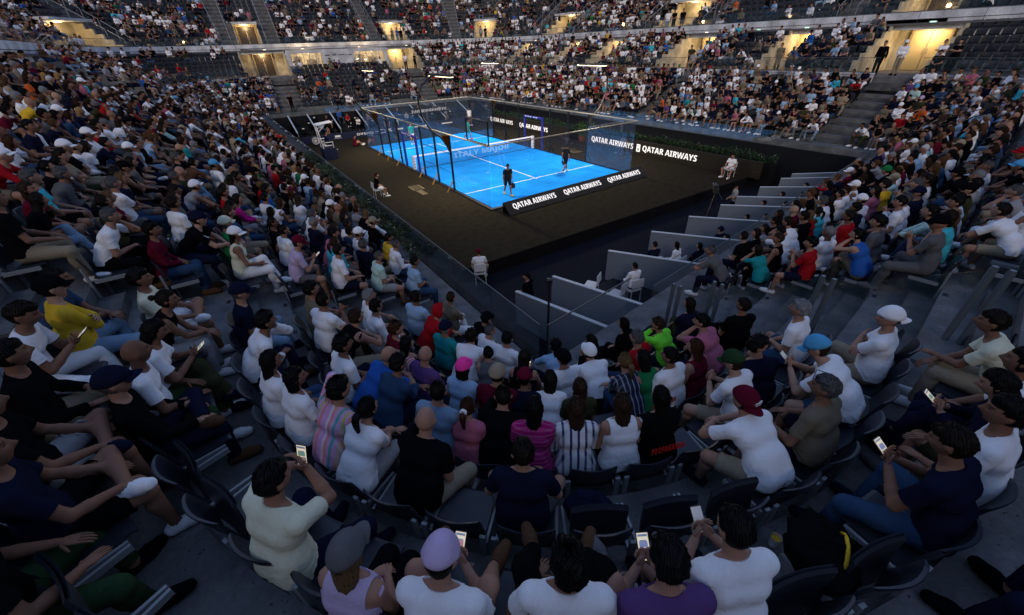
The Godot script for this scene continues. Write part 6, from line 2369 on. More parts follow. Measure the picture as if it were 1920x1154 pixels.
# people look at the court, not straight out of their row
func aim(st: Dictionary) -> float:
	var to := Vector2(0.0 - st.p.x, 0.0 - st.p.z)
	var want_ := atan2(to.x, to.y)
	return clampf(wrapf(want_ - st.turn, -PI, PI), -0.5, 0.5) * 0.5

func occupancy(s: float, tier: String, k: int, p: Vector3) -> float:
	s = fposmod(s, S_ALL)
	match tier:
		"low":
			if k >= 7 and s > 150.0: return 0.28
			if k >= 7 and s > 47.0: return 0.0
			if k >= 7: return 0.86
			if s > 157.0 and s < 168.7: return 0.34
			if s > 63.0 and s < 83.0: return 0.9
			if s >= 83.0 and s < 97.0: return 0.84
			if k == 4 and s > 51.2 and s < 56.9: return 0.0
			if k == 5 and s > 47.2 and s < 49.8: return 0.0
			if k == 5 and s > 55.3 and s < 57.5: return 0.0
			if k == 6 and s > 45.4 and s < 62.0: return 0.0
			if s > 42.0 and s < 64.0: return 0.80
			return 0.93
		"mid":
			if s > 84.0 and s < 97.5: return 0.05
			if s > 172.0 or s < 2.0: return 0.12 if k < 4 else 0.3
			if s > 100.0 and s < 110.0: return 0.5 if k > 0 else 0.2
			if s < 45.0: return 0.75
			return 0.78
		"up":
			if s < 45.0: return 0.5 if k < 5 else 0.3
			if s < 113.0: return 0.16
			if s < 137.0: return 0.72
			if s < 150.0: return 0.42
			return 0.56 if k < 5 else 0.36
	return 0.0

func add_seats(out: Array, r: Array, d: float, y: float, tier: String, k: int) -> void:
	var L := run_length(r[0], r[1], d)
	var n := int((L - 0.16) / 0.51)
	var lump := FastNoiseLite.new()
	lump.seed = 40 + k
	lump.frequency = 0.35
	for i in n:
		# equal steps along the row even round the corner: walk by length
		var s := s_at(r[0], r[1], d, (i + 0.5) / n)
		var p := at(s, d, y)
		var hd := p + Vector3.UP * 1.1
		if not in_view(hd, 1.06) and not in_view(p + Vector3.UP * 0.4, 1.02):
			continue
		var q := seen(hd)
		if q.z > 0.0 and hd.distance_to(CAM_POS) < 1.0:
			continue
		var oc := occupancy(s, tier, k, p)
		if oc < 0.8 and oc > 0.1:
			oc += 0.8 * lump.get_noise_2d(s, k * 2.0)
		out.append({"p": p, "turn": facing(s), "tier": tier, "k": k, "i": i, "s": s, "z": p.distance_to(CAM_POS), "occ": rng.randf() < oc})

func s_at(s0: float, s1: float, d: float, t: float) -> float:
	var key := "%.2f %.2f %.2f" % [s0, s1, d]
	if not walk_cache.has(key):
		var a := PackedFloat32Array([0.0])
		var m := maxi(4, int((s1 - s0) / 0.25))
		var p := at(s0, d)
		for i in m:
			var q := at(lerpf(s0, s1, (i + 1.0) / m), d)
			a.append(a[a.size() - 1] + p.distance_to(q))
			p = q
		walk_cache[key] = a
	var arr: PackedFloat32Array = walk_cache[key]
	var want_ := t * arr[arr.size() - 1]
	var j := arr.bsearch(want_)
	j = clampi(j, 1, arr.size() - 1)
	var f := (want_ - arr[j - 1]) / maxf(arr[j] - arr[j - 1], 1e-6)
	return lerpf(s0, s1, (j - 1 + f) / (arr.size() - 1))
var walk_cache := {}

# ---------------------------------------------------------------- people and things round the court
func turn_to(p: Vector3, q: Vector3) -> float:
	return atan2(q.x - p.x, q.z - p.z)

func racket(t: Node3D, lk: Dictionary, label: String, face: Color) -> void:
	var w = bodies[lk.pose].wrists[1]
	var d: Vector3 = (w[1] - w[0]).normalized()
	var r := thing("racket", label, "racket", Vector3.ZERO, 0.0, "padel rackets")
	var z := (d + Vector3(0, -0.2, 0.35)).normalized()
	var x := Vector3.UP.cross(z).normalized()
	r.transform = t.transform * Transform3D(Basis(x, z.cross(x), z), w[1] + d * 0.07)
	var hd := MB.new()
	hd.tube(PackedVector3Array([Vector3(0, 0, -0.05), Vector3(0, 0, 0.12)]), PackedFloat32Array([0.016, 0.016]), 8)
	part("handle", hd.mesh(), mat("grip", lin(0.02, 0.02, 0.02), 0.7), r)
	var fc := MB.new()
	var n := 20
	for sd in [-0.018, 0.018]:
		for k in n:
			var a := TAU * k / n
			var b := TAU * (k + 1) / n
			var c := Vector3(0, sd, 0.27)
			var p := c + Vector3(sin(a) * 0.13, 0, cos(a) * 0.15)
			var q := c + Vector3(sin(b) * 0.13, 0, cos(b) * 0.15)
			if sd > 0:
				fc.tri(c, p, q)
				fc.quad(p, p - Vector3.UP * 0.036, q - Vector3.UP * 0.036, q)
			else:
				fc.tri(c, q, p)
	part("face", fc.mesh(), mat("racket_%s" % face.to_html(), face, 0.5), r)

func white_chair(p: Vector3, turn: float, label: String, dark := false) -> void:
	var t := thing("folding_chair", label, "chair", p, turn, "white chairs in the pit")
	var m := mat("chair_black", lin(0.015, 0.015, 0.017), 0.5) if dark else mat("chair_white", lin(0.5, 0.5, 0.52), 0.5)
	var st := MB.new()
	st.box(Vector3(0, 0.43, 0.02), Vector3(0.44, 0.035, 0.42), Basis.IDENTITY, 0.012)
	part("seat", st.mesh(), m, t)
	var bk := MB.new()
	bk.box(Vector3(0, 0.72, -0.22), Vector3(0.44, 0.3, 0.03), Basis(Vector3.RIGHT, 0.12), 0.012)
	part("backrest", bk.mesh(), m, t)
	for sx in [-0.19, 0.19]:
		for sz in [-0.17, 0.2]:
			var lg := MB.new()
			lg.bar(Vector3(sx, 0.0, sz * 1.15), Vector3(sx, 0.42, sz), 0.022, 0.022)
			part("leg", lg.mesh(), m, t)
		var up := MB.new()
		up.bar(Vector3(sx, 0.42, -0.18), Vector3(sx, 0.62, -0.215), 0.02, 0.02)
		part("back_post", up.mesh(), m, t)

func leafy(called: String, label: String, p: Vector3, size: Vector3, count: int, leaf: float, green: Color, flower := false) -> void:
	var t := thing(called, label, "plant", p)
	var r := RandomNumberGenerator.new()
	r.seed = hash(label)
	var mb := MB.new()
	var fl := MB.new()
	for i in count:
		var q := Vector3(r.randf_range(-1, 1), r.randf_range(0, 1), r.randf_range(-1, 1))
		if Vector2(q.x, q.z).length() > 1.1:
			continue
		var c := Vector3(q.x * size.x * 0.5 * (0.6 + 0.4 * q.y), q.y * size.y * r.randf_range(0.7, 1.05), q.z * size.z * 0.5)
		var b := Basis.from_euler(Vector3(r.randf_range(-1.2, 1.2), r.randf_range(0, TAU), r.randf_range(-1, 1)))
		var l := leaf * r.randf_range(0.6, 1.3)
		var m := mb
		if flower and r.randf() < 0.07 and q.y > 0.6:
			m = fl
			l = 0.045
		m.quad(c - b.x * l * 0.35, c + b.z * l * 0.6 + b.y * l * 0.15, c + b.x * l * 0.35, c - b.z * l * 0.6 + b.y * l * 0.1)
	var gm := mat("leaf_%s" % green.to_html(), green, 0.6)
	gm.backlight_enabled = true
	gm.backlight = Color(0.1, 0.14, 0.04)
	part("foliage", mb.mesh(), gm, t)
	if flower:
		part("blossom", fl.mesh(), mat("blossom", lin(0.6, 0.6, 0.58), 0.7), t)
	for k in 3:
		var st := MB.new()
		st.tube(PackedVector3Array([Vector3(r.randf_range(-0.05, 0.05), 0, 0), Vector3(r.randf_range(-0.2, 0.2) * size.x, size.y * 0.7, r.randf_range(-0.2, 0.2) * size.z)]), PackedFloat32Array([0.012, 0.005]), 5)
		part("stem", st.mesh(), mat("stem", lin(0.05, 0.04, 0.02), 0.9), t)

func build_details() -> void:
	# players
	var pl := [
		[Vector3(-3.23, 0.012, 8.75), 0.35 - 0.6, "walk", "black", "black", "yellow", "short", "player in black walking towards the near left corner", lin(0.02, 0.02, 0.02)],
		[Vector3(2.2, 0.012, 7.2), PI / 2 + 0.1, "walk", "black", "black", "white", "short", "player in black stepping right on the near service line", lin(0.03, 0.03, 0.05)],
		[Vector3(-1.74, 0.012, -8.2), 0.1, "stand_m", "teal", "white", "white", "short", "player in teal shirt standing at the far left of court", lin(0.1, 0.1, 0.1)],
		[Vector3(2.83, 0.012, -6.6), 0.7, "walk", "teal", "teal", "pink", "short", "player in teal with a white racket at far right of court", lin(0.7, 0.7, 0.7)]]
	for q in pl:
		var lk := {"pose": q[2], "top": "shirt", "topc": q[3], "bot": "shorts", "botc": q[4], "shoe": q[5], "hair": q[6], "hairc": "black", "skin": 0}
		var t := person(q[0], q[1], lk, q[7], "padel players")
		racket(t, lk, "racket carried by the " + q[7].split(" walking")[0].split(" stepping")[0].split(" standing")[0].split(" with")[0] + " " + q[7].right(18).strip_edges(), q[8])
	# officials and ball children
	var seated := [
		[Vector3(-8.85, PIT_Y, 15.25), turn_to(Vector3(-8.85, 0, 15.25), Vector3(-1, 0, 0)), "g2", "white", "beige", "maroon", "official in white polo and plum cap on a chair by the platform corner", true],
		[Vector3(8.85, 0.0, 14.2), -PI / 2, "g2", "white", "white", "", "ball boy in white sitting on a chair before the right board", true],
		[Vector3(-9.0, 0.0, 4.3), PI / 2, "g0", "black", "white", "", "ball boy in black top sitting left of the court", true],
		[Vector3(-5.9, 0.0, -11.0), PI / 2, "floor_sit", "maroon", "maroon", "", "ball boy sitting on the carpet at the far left corner", false],
	]
	for q in seated:
		var lk := {"pose": q[2], "top": "shirt", "topc": q[3], "bot": "shorts", "botc": q[4], "shoe": "white", "hair": "short", "hairc": "dark brown", "skin": 1}
		if q[5] != "":
			lk.cap = q[5]
		person(q[0], q[1], lk, q[6], "court staff")
		if q[7]:
			white_chair(q[0] + Vector3(0, -0.002, 0), q[1], "white chair under the " + q[6].split(" on a")[0].split(" sitting")[0])
	# guests in the near boxes
	var g := [[-5.5, 19.6, "g2", "shirt_long", "white", "navy", "short", "white sweater, arms folded, beside two empty white chairs"], [-3.7, 18.9, "g8", "shirt", "navy", "light grey", "short", "navy top and pale trousers, legs crossed"], [-3.05, 19.45, "g1", "shirt_long", "white", "light grey", "long", "white blouse with long dark hair"], [-2.55, 19.95, "g4", "shirt", "navy", "black", "long", "navy dress"], [-1.15, 20.1, "g12", "shirt", "lavender", "white", "long", "lilac top leaning back"], [-0.65, 19.5, "g9", "shirt", "navy", "black", "short", "dark navy with a navy cap"], [1.3, 19.5, "g0", "shirt", "white", "white", "buzz", "white t-shirt looking down"], [1.95, 19.95, "g1", "shirt", "light grey", "black", "bob", "dotted grey top"], [3.45, 19.0, "g3", "shirt", "light blue", "navy", "short", "light blue shirt"], [3.95, 19.7, "g0", "shirt", "white", "black", "thick", "white t-shirt and thick dark hair"], [5.2, 18.9, "g2", "shirt", "black", "black", "short", "black polo"], [5.85, 19.5, "g1", "shirt", "black", "navy", "long", "black dress"], [7.4, 18.9, "g8", "shirt", "white", "denim blue", "short", "white t-shirt and jeans"], [8.05, 19.4, "g3", "shirt", "black", "black", "short", "black cap and black top"]]
	for q in g:
		var p := Vector3(q[0], PIT_Y + 0.162, q[1])
		var lk := {"pose": q[2], "top": q[3], "topc": q[4], "bot": "trousers", "botc": q[5], "shoe": "white", "hair": q[6], "hairc": "black", "skin": 1}
		if "cap" in q[7]:
			lk.cap = "navy" if "navy" in q[7] else "black"
		var f := PI + rng.randf_range(-0.35, 0.1)
		person(p, f, lk, "guest in a near box wearing " + q[7], "guests in the near boxes")
		white_chair(p - Vector3(0, 0.012, 0), f, "white chair under the guest wearing " + q[7].split(",")[0])
	white_chair(Vector3(-6.4, PIT_Y + 0.15, 18.6), PI + 0.5, "empty white chair nearest the black wall in first near box")
	white_chair(Vector3(-6.15, PIT_Y + 0.15, 19.5), PI + 0.3, "empty white chair beside the guest in white sweater")
	# guests in the far boxes
	var gx := [[-6.6, 0], [-6.1, 0], [-5.7, 1], [-4.2, 2], [-3.6, 1], [-2.8, 0], [-1.4, 1], [-0.4, 2], [0.2, 0], [1.9, 1], [2.6, 0], [4.4, 1], [5.4, 2], [7.4, 0], [7.9, 1]]
	for i in gx.size():
		var z: float = -20.3 - 0.8 * gx[i][1]
		var y: float = PIT_Y + 0.4 + 0.35 * gx[i][1]
		var lk := random_look(i % 3 == 1)
		lk.pose = "g%d" % (1 if i % 3 == 1 else [0, 2, 3][i % 3])
		person(Vector3(gx[i][0], y, z), rng.randf_range(-0.2, 0.2), lk, "guest in a far box, %s from left, %s %s" % [nth(i), lk.topc, "top"], "guests in the far boxes")
	for i in 22:
		var k := i % 3
		var x := -8.2 + 0.78 * i
		var b := thing("box_chair", "black box chair, %s from left in the far boxes" % nth(i), "chair", Vector3(x, PIT_Y + 0.4 + 0.35 * k, -20.45 - 0.8 * k), 0.0, "black chairs of the far boxes")
		var mb := MB.new()
		mb.box(Vector3(0, 0.62, -0.22), Vector3(0.46, 0.5, 0.06), Basis.IDENTITY, 0.02)
		part("backrest", mb.mesh(), mat("black", Color.BLACK), b)
		var sb := MB.new()
		sb.box(Vector3(0, 0.38, 0.0), Vector3(0.46, 0.1, 0.4), Basis.IDENTITY, 0.02)
		part("seat", sb.mesh(), mat("black", Color.BLACK), b)
		var lb := MB.new()
		lb.tube(PackedVector3Array([Vector3(0, 0, 0), Vector3(0, 0.34, 0)]), PackedFloat32Array([0.03, 0.03]), 6)
		part("leg", lb.mesh(), mat("black", Color.BLACK), b)
		var pm := MB.new()
		pm.box(Vector3(0, 0.72, -0.186), Vector3(0.2, 0.09, 0.006))
		part("print", pm.mesh(), mat("banner_white", Color.WHITE), b)
	# people standing in the entrances and on the stairs
	var up := [[154.2, 11.9, "upper", "stand_m", "black", "black", "in black at the left of the upper doorway group"], [154.7, 11.9, "upper", "stand_chat", "blue", "pale denim", "in blue in the middle of the upper doorway group"], [155.3, 12.0, "upper", "stand_f", "khaki", "khaki", "in khaki at the right of the upper doorway group"], [144.4, 11.9, "upper", "stand_chat", "black", "black", "in black in the central upper doorway"], [144.9, 11.9, "upper", "stand_m", "light grey", "grey", "in grey in the central upper doorway"], [118.9, 11.7, "upper", "stand_m", "white", "pale denim", "in white t-shirt in the right upper doorway"], [118.2, 11.7, "upper", "stand_chat", "black", "black", "in black, middle of the right upper doorway"], [117.3, 11.7, "upper", "stand_m", "black", "grey", "in black t-shirt and grey shorts, right upper doorway"], [99.6, 6.8, "mid", "stand_m", "black", "black", "in black suit in the bright right doorway"], [98.7, 7.0, "mid", "stand_chat", "white", "beige", "in white cap and t-shirt beside the black suit"], [97.0, 6.9, "mid", "stand_f", "white", "black", "in white top and black trousers right of bright doorway"], [96.4, 6.9, "mid", "stand_f", "black", "black", "in black dress right of bright doorway"], [112.6, 7.2, "mid", "stand_chat", "olive", "navy", "in olive by the right middle entrance"], [139.4, 7.2, "mid", "stand_m", "denim blue", "denim blue", "in blue by the far right corner entrance"], [154.4, 7.0, "mid", "stand_f", "black", "black", "in black by the far right stairs"], [155.6, 6.9, "mid", "stand_chat", "white", "black", "in white by the far right stairs"], [169.9, 1.0, "low", "stand_m", "black", "black", "in black at the foot of the far left stairs"], [105.6, 7.3, "mid", "stand_m", "khaki", "khaki", "in khaki at the grey right doorway"]]
	for q in up:
		var y: float = UP_Y + 0.002 if q[2] == "upper" else (MID_Y + 0.002 if q[2] == "mid" else 1.802)
		var lk := {"pose": q[3], "top": "shirt_long" if "suit" in q[6] else "shirt", "topc": q[4], "bot": "trousers" if q[5] != "grey" else "shorts", "botc": q[5], "shoe": "black", "hair": "bun" if q[3] == "stand_f" else "short", "hairc": "black", "skin": 1}
		if "cap" in q[6]:
			lk.cap = "white"
		person(at(q[0], q[1], y), facing(q[0]) + rng.randf_range(-0.5, 0.5), lk, "standing person " + q[6], "standing spectators and stewards")
	person(Vector3(-8.9, PIT_Y + 0.002, 18.35), 0.4 + PI, {"pose": "stand_chat", "top": "shirt_long", "topc": "black", "bot": "trousers", "botc": "black", "shoe": "black", "hair": "short", "hairc": "black", "skin": 1}, "camera operator in black standing behind the nearest partition", "court staff")
	person(Vector3(6.7, 0.002, -13.2), 0.0, {"pose": "stand_m", "top": "shirt", "topc": "white", "bot": "shorts", "botc": "brown", "shoe": "white", "hair": "short", "hairc": "black", "skin": 2}, "ball boy in white standing behind the far end of court", "court staff")
	# television camera and its operator before the boxes
	var tv := thing("television_camera", "black television camera on a tripod before the near boxes", "camera", Vector3(3.7, PIT_Y, 16.5), -0.9)
	var blk := mat("camera_black", lin(0.012, 0.012, 0.013), 0.45)
	for k in 3:
		var l := MB.new()
		l.tube(PackedVector3Array([Vector3(cos(k * 2.1) * 0.45, 0, sin(k * 2.1) * 0.45), Vector3(0, 1.15, 0)]), PackedFloat32Array([0.02, 0.025]), 6)
		part("tripod_leg", l.mesh(), blk, tv)
	var cb := MB.new()
	cb.box(Vector3(0, 1.32, 0), Vector3(0.2, 0.26, 0.5), Basis.IDENTITY, 0.02)
	part("camera_body", cb.mesh(), blk, tv)
	var ln := MB.new()
	ln.box(Vector3(0, 1.34, -0.55), Vector3(0.2, 0.22, 0.62), Basis.IDENTITY, 0.03)
	part("lens", ln.mesh(), blk, tv)
	var vf := MB.new()
	vf.box(Vector3(-0.05, 1.53, 0.12), Vector3(0.2, 0.15, 0.16), Basis.IDENTITY, 0.02)
	part("viewfinder", vf.mesh(), blk, tv)
	var pb := MB.new()
	pb.bar(Vector3(0.1, 1.25, 0.2), Vector3(0.25, 1.1, 0.7), 0.025, 0.025)
	part("pan_bar", pb.mesh(), blk, tv)
	person(Vector3(4.25, PIT_Y + 0.002, 17.2), -2.4, {"pose": "stand_chat", "top": "shirt", "topc": "light grey", "bot": "trousers", "botc": "black", "shoe": "black", "hair": "short", "hairc": "black", "skin": 1, "cap": "black"}, "camera operator in grey t-shirt behind the television camera", "court staff", 0.97)
	# black pole with a remote camera at the corner of the pit
	var po := thing("remote_camera_pole", "tall black pole with a small camera head in the near corner", "pole", Vector3(-10.3, PIT_Y, 21.05))
	var pm := MB.new()
	pm.tube(PackedVector3Array([Vector3.ZERO, Vector3(0, 3.1, 0)]), PackedFloat32Array([0.035, 0.025]), 8)
	part("pole_tube", pm.mesh(), blk, po)
	var ph := MB.new()
	ph.box(Vector3(0, 3.17, 0), Vector3(0.11, 0.13, 0.15), Basis(Vector3.UP, 0.5), 0.03)
	part("camera_head", ph.mesh(), blk, po)
	var pf := MB.new()
	pf.box(Vector3(0, 0.06, 0), Vector3(0.6, 0.12, 0.6), Basis.IDENTITY, 0.02)
	part("foot", pf.mesh(), blk, po)
	# umpire's chair with its canopy
	var uc := thing("umpire_chair", "white framed umpire chair with canopy left of the court", "chair", Vector3(-8.75, 0, -7.6), PI / 2)
	var wm := mat("frame_white", lin(0.58, 0.58, 0.6), 0.45)
	var bs := MB.new()
	bs.box(Vector3(0, 0.42, 0), Vector3(0.9, 0.84, 1.0), Basis.IDENTITY, 0.02)
	part("base", bs.mesh(), mat("banner_navy", Color.BLACK), uc)
	var stt := MB.new()
	stt.box(Vector3(0, 1.0, 0), Vector3(0.7, 0.06, 0.6), Basis.IDENTITY, 0.02)
	part("seat", stt.mesh(), wm, uc)
	for sx in [-0.4, 0.4]:
		var a := MB.new()
		a.bar(Vector3(sx, 0.84, -0.4), Vector3(sx, 2.5, -0.5), 0.05, 0.05)
		part("canopy_post", a.mesh(), wm, uc)
		var b2 := MB.new()
		b2.bar(Vector3(sx, 2.0, -0.47), Vector3(sx, 2.48, 0.1), 0.035, 0.035)
		part("canopy_brace", b2.mesh(), wm, uc)
		var ar := MB.new()
		ar.bar(Vector3(sx, 1.25, -0.35), Vector3(sx, 1.25, 0.35), 0.05, 0.04)
		part("armrest", ar.mesh(), wm, uc)
		var ap := MB.new()
		ap.bar(Vector3(sx, 0.84, 0.33), Vector3(sx, 1.23, 0.33), 0.04, 0.04)
		part("armrest_post", ap.mesh(), wm, uc)
	var cn := MB.new()
	cn.box(Vector3(0, 2.53, 0.05), Vector3(1.0, 0.05, 1.25), Basis(Vector3.RIGHT, -0.08), 0.02)
	part("canopy", cn.mesh(), wm, uc)
	person(Vector3(-8.75, 0.60, -7.6), PI / 2, {"pose": "g2", "top": "shirt_long", "topc": "navy", "bot": "trousers", "botc": "navy", "shoe": "white", "hair": "short", "hairc": "dark brown", "skin": 1}, "umpire in navy sitting in the white framed chair", "court staff")
	# display wheel on its stand
	var wh := thing("display_wheel", "black tyre with pale spoked rim standing at the far left", "wheel", Vector3(-8.5, -0.02, -13.9), 0.25)
	var ty := MB.new()
	var ring := PackedVector3Array()
	var rr := PackedFloat32Array()
	for k in 25:
		ring.append(Vector3(cos(TAU * k / 24) * 0.3, 0.42 + sin(TAU * k / 24) * 0.3, 0))
		rr.append(0.09)
	ty.tube(ring, rr, 8, false)
	part("tyre", ty.mesh(), blk, wh)
	var rm := MB.new()
	var r2 := PackedVector3Array()
	var r3 := PackedFloat32Array()
	for k in 25:
		r2.append(Vector3(cos(TAU * k / 24) * 0.27, 0.42 + sin(TAU * k / 24) * 0.27, 0.085))
		r3.append(0.022)
	rm.tube(r2, r3, 6, false)
	part("rim", rm.mesh(), wm, wh)
	for k in 9:
		var sp := MB.new()
		sp.bar(Vector3(0, 0.42, 0.08), Vector3(cos(TAU * k / 9) * 0.26, 0.42 + sin(TAU * k / 9) * 0.26, 0.08), 0.03, 0.02, Vector3.BACK)
		part("spoke", sp.mesh(), wm, wh)
	# plants: behind the right board, at the gap between boards, on the left ledge
	for i in 30:
		var z := 1.2 + 0.5 * i
		leafy("hedge_plant", "low green plant, %s along the right board from the gap" % nth(i), Vector3(10.35 + rng.randf_range(-0.1, 0.1), 0.8, z), Vector3(0.6, rng.randf_range(0.35, 0.6), 0.6), 110, 0.12, lin(0.018, 0.036, 0.014), true)
	for i in 24:
		leafy("hedge_plant", "low green plant, %s along the far right board" % nth(i), Vector3(10.1, 0.6, -14.6 + 0.6 * i), Vector3(0.55, rng.randf_range(0.5, 0.75), 0.6), 90, 0.13, lin(0.025, 0.055, 0.02), i % 3 == 0)
	var pb2 := MB.new()
	pb2.box(Vector3(10.35, 0.0, 8.6), Vector3(0.75, 1.6, 15.0), Basis.IDENTITY, 0.02)
	solo("planter_box", pb2.mesh(), mat("black", Color.BLACK), "long black planter behind the right screen board", "planter")
	var pb3 := MB.new()
	pb3.box(Vector3(10.1, 0.05, -7.6), Vector3(0.7, 1.1, 14.4), Basis.IDENTITY, 0.02)
	solo("planter_box", pb3.mesh(), mat("black", Color.BLACK), "long black planter behind the far right board", "planter")
	for q in [[10.4, -0.15, "left"], [10.5, 0.75, "right"]]:
		var tp := thing("plant_pot", "terracotta pot at the gap between the boards, %s one" % q[2], "pot", Vector3(q[0], PIT_Y, q[1]))
		var pt := MB.new()
		pt.tube(PackedVector3Array([Vector3(0, 0, 0), Vector3(0, 0.7, 0), Vector3(0, 0.78, 0)]), PackedFloat32Array([0.22, 0.3, 0.32]), 14)
		part("pot", pt.mesh(), mat("terracotta", lin(0.16, 0.05, 0.03), 0.8), tp)
		leafy("potted_bush", "round green bush in a terracotta pot, %s one" % q[2], Vector3(q[0], PIT_Y + 0.75, q[1]), Vector3(0.8, 1.15, 0.8), 420, 0.12, lin(0.05, 0.11, 0.02))
	for i in 26:
		leafy("ledge_plant", "trailing flowering plant, %s along the left ledge" % nth(i), Vector3(-11.62 + rng.randf_range(-0.05, 0.05), 1.8, 1.0 + 0.62 * i), Vector3(0.35, rng.randf_range(0.35, 0.7), 0.6), 90, 0.1, lin(0.03, 0.05, 0.025), true)
	# lit exit signs and lamps under the fascia
	var fx := [99.0, 106.0, 109.5, 114.0, 121.0, 128.0, 138.0, 149.5, 154.0, 160.0, 166.5, 170.5]
	for i in fx.size():
		var e := thing("exit_lamp", "small lit lamp under the fascia, %s from the right" % nth(i), "lamp", at(fx[i], 10.93, 7.3), facing(fx[i]), "small lamps under the fascia")
		var m := MB.new()
		m.box(Vector3.ZERO, Vector3(0.36, 0.15, 0.07), Basis.IDENTITY, 0.01)
		part("housing", m.mesh(), mat("housing_grey", lin(0.3, 0.3, 0.32), 0.5), e)
		var l := MB.new()
		l.box(Vector3(0, 0, 0.04), Vector3(0.3, 0.11, 0.012))
		part("lamp_face", l.mesh(), glow("exit_green" if i < 3 else "exit_white", Color(0.7, 1.0, 0.8) if i < 3 else Color(1.0, 0.95, 0.8), 0.9), e)
	# black railing between the near right stand and the corner stairs
	var rl := thing("stair_railing", "black four bar railing climbing between near and right stands", "railing")
	for k in 4:
		var h := 0.35 + 0.25 * k
		for j in 6:
			var b := MB.new()
			b.bar(at(82.4, 0.5 + PITCH * j, lower_y(j) + h), at(82.4, 0.5 + PITCH * (j + 1), lower_y(j + 1) + h), 0.03, 0.03)
			part("bar", b.mesh(), blk, rl)
	for j in 7:
		var b := MB.new()
		b.bar(at(82.4, 0.5 + PITCH * j, lower_y(j) - 0.1), at(82.4, 0.5 + PITCH * j, lower_y(j) + 1.12), 0.04, 0.04)
		part("post", b.mesh(), blk, rl)
	# handrails of the upper stairs
	for i in upper_stairs.size():
		var r = upper_stairs[i]
		if not in_view(at(r[0], 13.0, 9.0), 1.15):
			continue
		var t := thing("stair_rail", "pale handrail pair on upper stairs, %s from the left edge" % nth(i), "handrail", Vector3.ZERO, 0.0, "handrails of the upper stairs")
		for s in [r[0] + 0.05, r[1] - 0.05]:
			for j in range(0, 12, 2):
				var hm := MB.new()
				hm.bar(at(s, up_d(j) + 0.1, up_y(j) + 0.95), at(s, up_d(j + 2) - 0.1, up_y(j + 2) + 0.85), 0.04, 0.04)
				part("handrail", hm.mesh(), mat("seat_metal", Color.WHITE), t)
				var pm2 := MB.new()
				pm2.bar(at(s, up_d(j) + 0.12, up_y(j)), at(s, up_d(j) + 0.12, up_y(j) + 0.95), 0.035, 0.035)
				part("post", pm2.mesh(), mat("seat_metal", Color.WHITE), t)
		for j in 14:
			var m := MB.new()
			ring_block(m, r[0], r[1], up_d(j + 1) - 0.34, up_d(j + 1) - 0.004, up_y(j) + 0.003, up_y(j) + UP_R * 0.5)
			part("step", m.mesh(), mat("concrete_dark", Color.WHITE), t)
	# left things: can, bottle, bags
	var can := thing("drink_can", "dark red drink can on the concrete beside the jacketed person", "can", at(48.1, 1.02 + PITCH * 5, lower_y(5)))
	var cm := MB.new()
	cm.tube(PackedVector3Array([Vector3(0, 0, 0), Vector3(0, 0.008, 0), Vector3(0, 0.14, 0), Vector3(0, 0.155, 0)]), PackedFloat32Array([0.03, 0.036, 0.036, 0.028]), 14)
	part("can_body", cm.mesh(), mat("can_red", lin(0.2, 0.02, 0.02), 0.35, 0.3), can)
	var ct := MB.new()
	ct.tube(PackedVector3Array([Vector3(0, 0.155, 0), Vector3(0, 0.159, 0)]), PackedFloat32Array([0.027, 0.027]), 14)
	part("can_top", ct.mesh(), mat("steel", lin(0.4, 0.4, 0.42), 0.35, 0.8), can)
	var bags := [[4, 53.9, 0.45, "blue jacket heaped on an empty seat of the curved row", "navy", 0.17], [5, 56.4, 0.45, "black and yellow backpack lying on an empty seat at lower right", "black", 0.22], [1, 45.0, 0.06, "black bag hanging behind the red hooded person", "black", 0.14], [4, 43.6, 0.02, "black handbag on the step by the left stairs", "black", 0.13], [5, 51.7, 0.03, "dark rucksack at the feet of the bottom row", "navy", 0.2]]
	for q in bags:
		var p := at(q[1], 1.25 + PITCH * q[0], lower_y(q[0]) + q[2])
		var t := thing("bag", q[3], "bag", p, rng.randf() * TAU, "bags and jackets left on seats")
		var nz := FastNoiseLite.new()
		nz.seed = 90 + int(q[1])
		nz.frequency = 5.0
		var so := Soup.new()
		for a in 13:
			for o in 18:
				var la := -PI / 2 + PI * a / 12
				var lo := TAU * o / 18
				var u := Vector3(cos(la) * sin(lo), sin(la), cos(la) * cos(lo))
				var r: float = q[5] * (1.0 + 0.35 * nz.get_noise_3dv(u))
				so.v.append(Vector3(u.x * r * 1.15, maxf(u.y * r * 0.75 + r * 0.6, 0.0), u.z * r * 0.9))
		for a in 12:
			for o in 18:
				var o2 := (o + 1) % 18
				so.i.append_array(PackedInt32Array([a * 18 + o, a * 18 + o2, a * 18 + 18 + o2, a * 18 + o, a * 18 + 18 + o2, a * 18 + 18 + o]))
		so.smooth()
		part("fabric", so.mesh(), cloth(q[4]), t)
		var sp := MB.new()
		var pts := PackedVector3Array()
		var rad := PackedFloat32Array()
		for k in 9:
			var an := PI * k / 8
			pts.append(Vector3(cos(an) * q[5] * 0.6, q[5] * 0.9 + sin(an) * q[5] * 0.5, q[5] * 0.35))
			rad.append(0.012)
		sp.tube(pts, rad, 6)
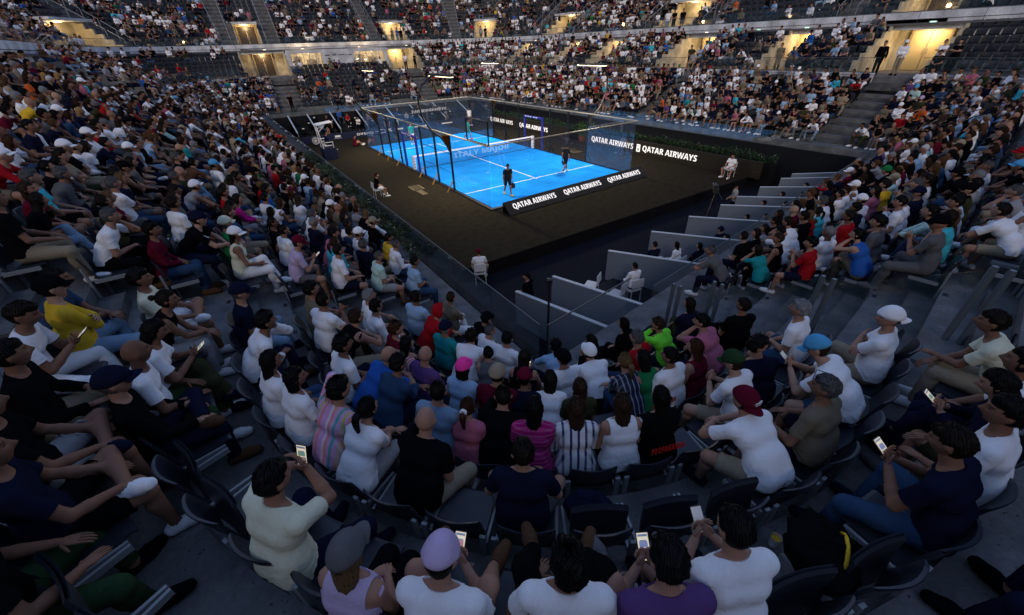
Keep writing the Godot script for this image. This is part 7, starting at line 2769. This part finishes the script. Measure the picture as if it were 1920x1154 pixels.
		part("strap", sp.mesh(), cloth("yellow" if "yellow" in q[3] else "black"), t)
	# cups and bottles left on the near steps
	var cups := [[5, 47.9, 0.98, "by the jacketed person's shoe"], [4, 52.0, 0.95, "under the curved empty row"], [5, 50.9, 1.0, "left of the lilac cap"], [3, 62.1, 1.2, "on the right stairs beside white cap"], [1, 61.95, 1.1, "on the right stairs by the red polo"], [5, 43.0, 1.2, "on the left stairs"], [2, 43.5, 1.1, "low on the left stairs"], [5, 56.7, 0.95, "by the backpack"]]
	for i in cups.size():
		var q = cups[i]
		var p := at(q[1], q[2] + PITCH * q[0], lower_y(q[0]))
		if i % 2 == 0:
			var t := thing("water_bottle", "clear plastic water bottle standing " + q[3], "bottle", p)
			var bm := MB.new()
			bm.tube(PackedVector3Array([Vector3.ZERO, Vector3(0, 0.01, 0), Vector3(0, 0.15, 0), Vector3(0, 0.185, 0), Vector3(0, 0.2, 0)]), PackedFloat32Array([0.028, 0.032, 0.032, 0.014, 0.013]), 12)
			part("bottle_body", bm.mesh(), glass("bottle_plastic", 0.25, Color(0.7, 0.8, 0.9)), t)
			var cp := MB.new()
			cp.tube(PackedVector3Array([Vector3(0, 0.198, 0), Vector3(0, 0.214, 0)]), PackedFloat32Array([0.015, 0.015]), 12)
			part("cap", cp.mesh(), cloth("blue"), t)
			var lb := MB.new()
			lb.tube(PackedVector3Array([Vector3(0, 0.07, 0), Vector3(0, 0.12, 0)]), PackedFloat32Array([0.0325, 0.0325]), 12, false)
			part("paper_label", lb.mesh(), cloth("light blue"), t)
		else:
			var t := thing("paper_cup", "white paper cup standing " + q[3], "cup", p)
			var cm2 := MB.new()
			cm2.tube(PackedVector3Array([Vector3.ZERO, Vector3(0, 0.11, 0)]), PackedFloat32Array([0.028, 0.04]), 14, false)
			part("cup_wall", cm2.mesh(), cloth("white"), t)
			var dk := MB.new()
			dk.tube(PackedVector3Array([Vector3(0, 0.08, 0), Vector3(0, 0.085, 0)]), PackedFloat32Array([0.035, 0.0355]), 14)
			part("drink", dk.mesh(), cloth("yellow"), t)
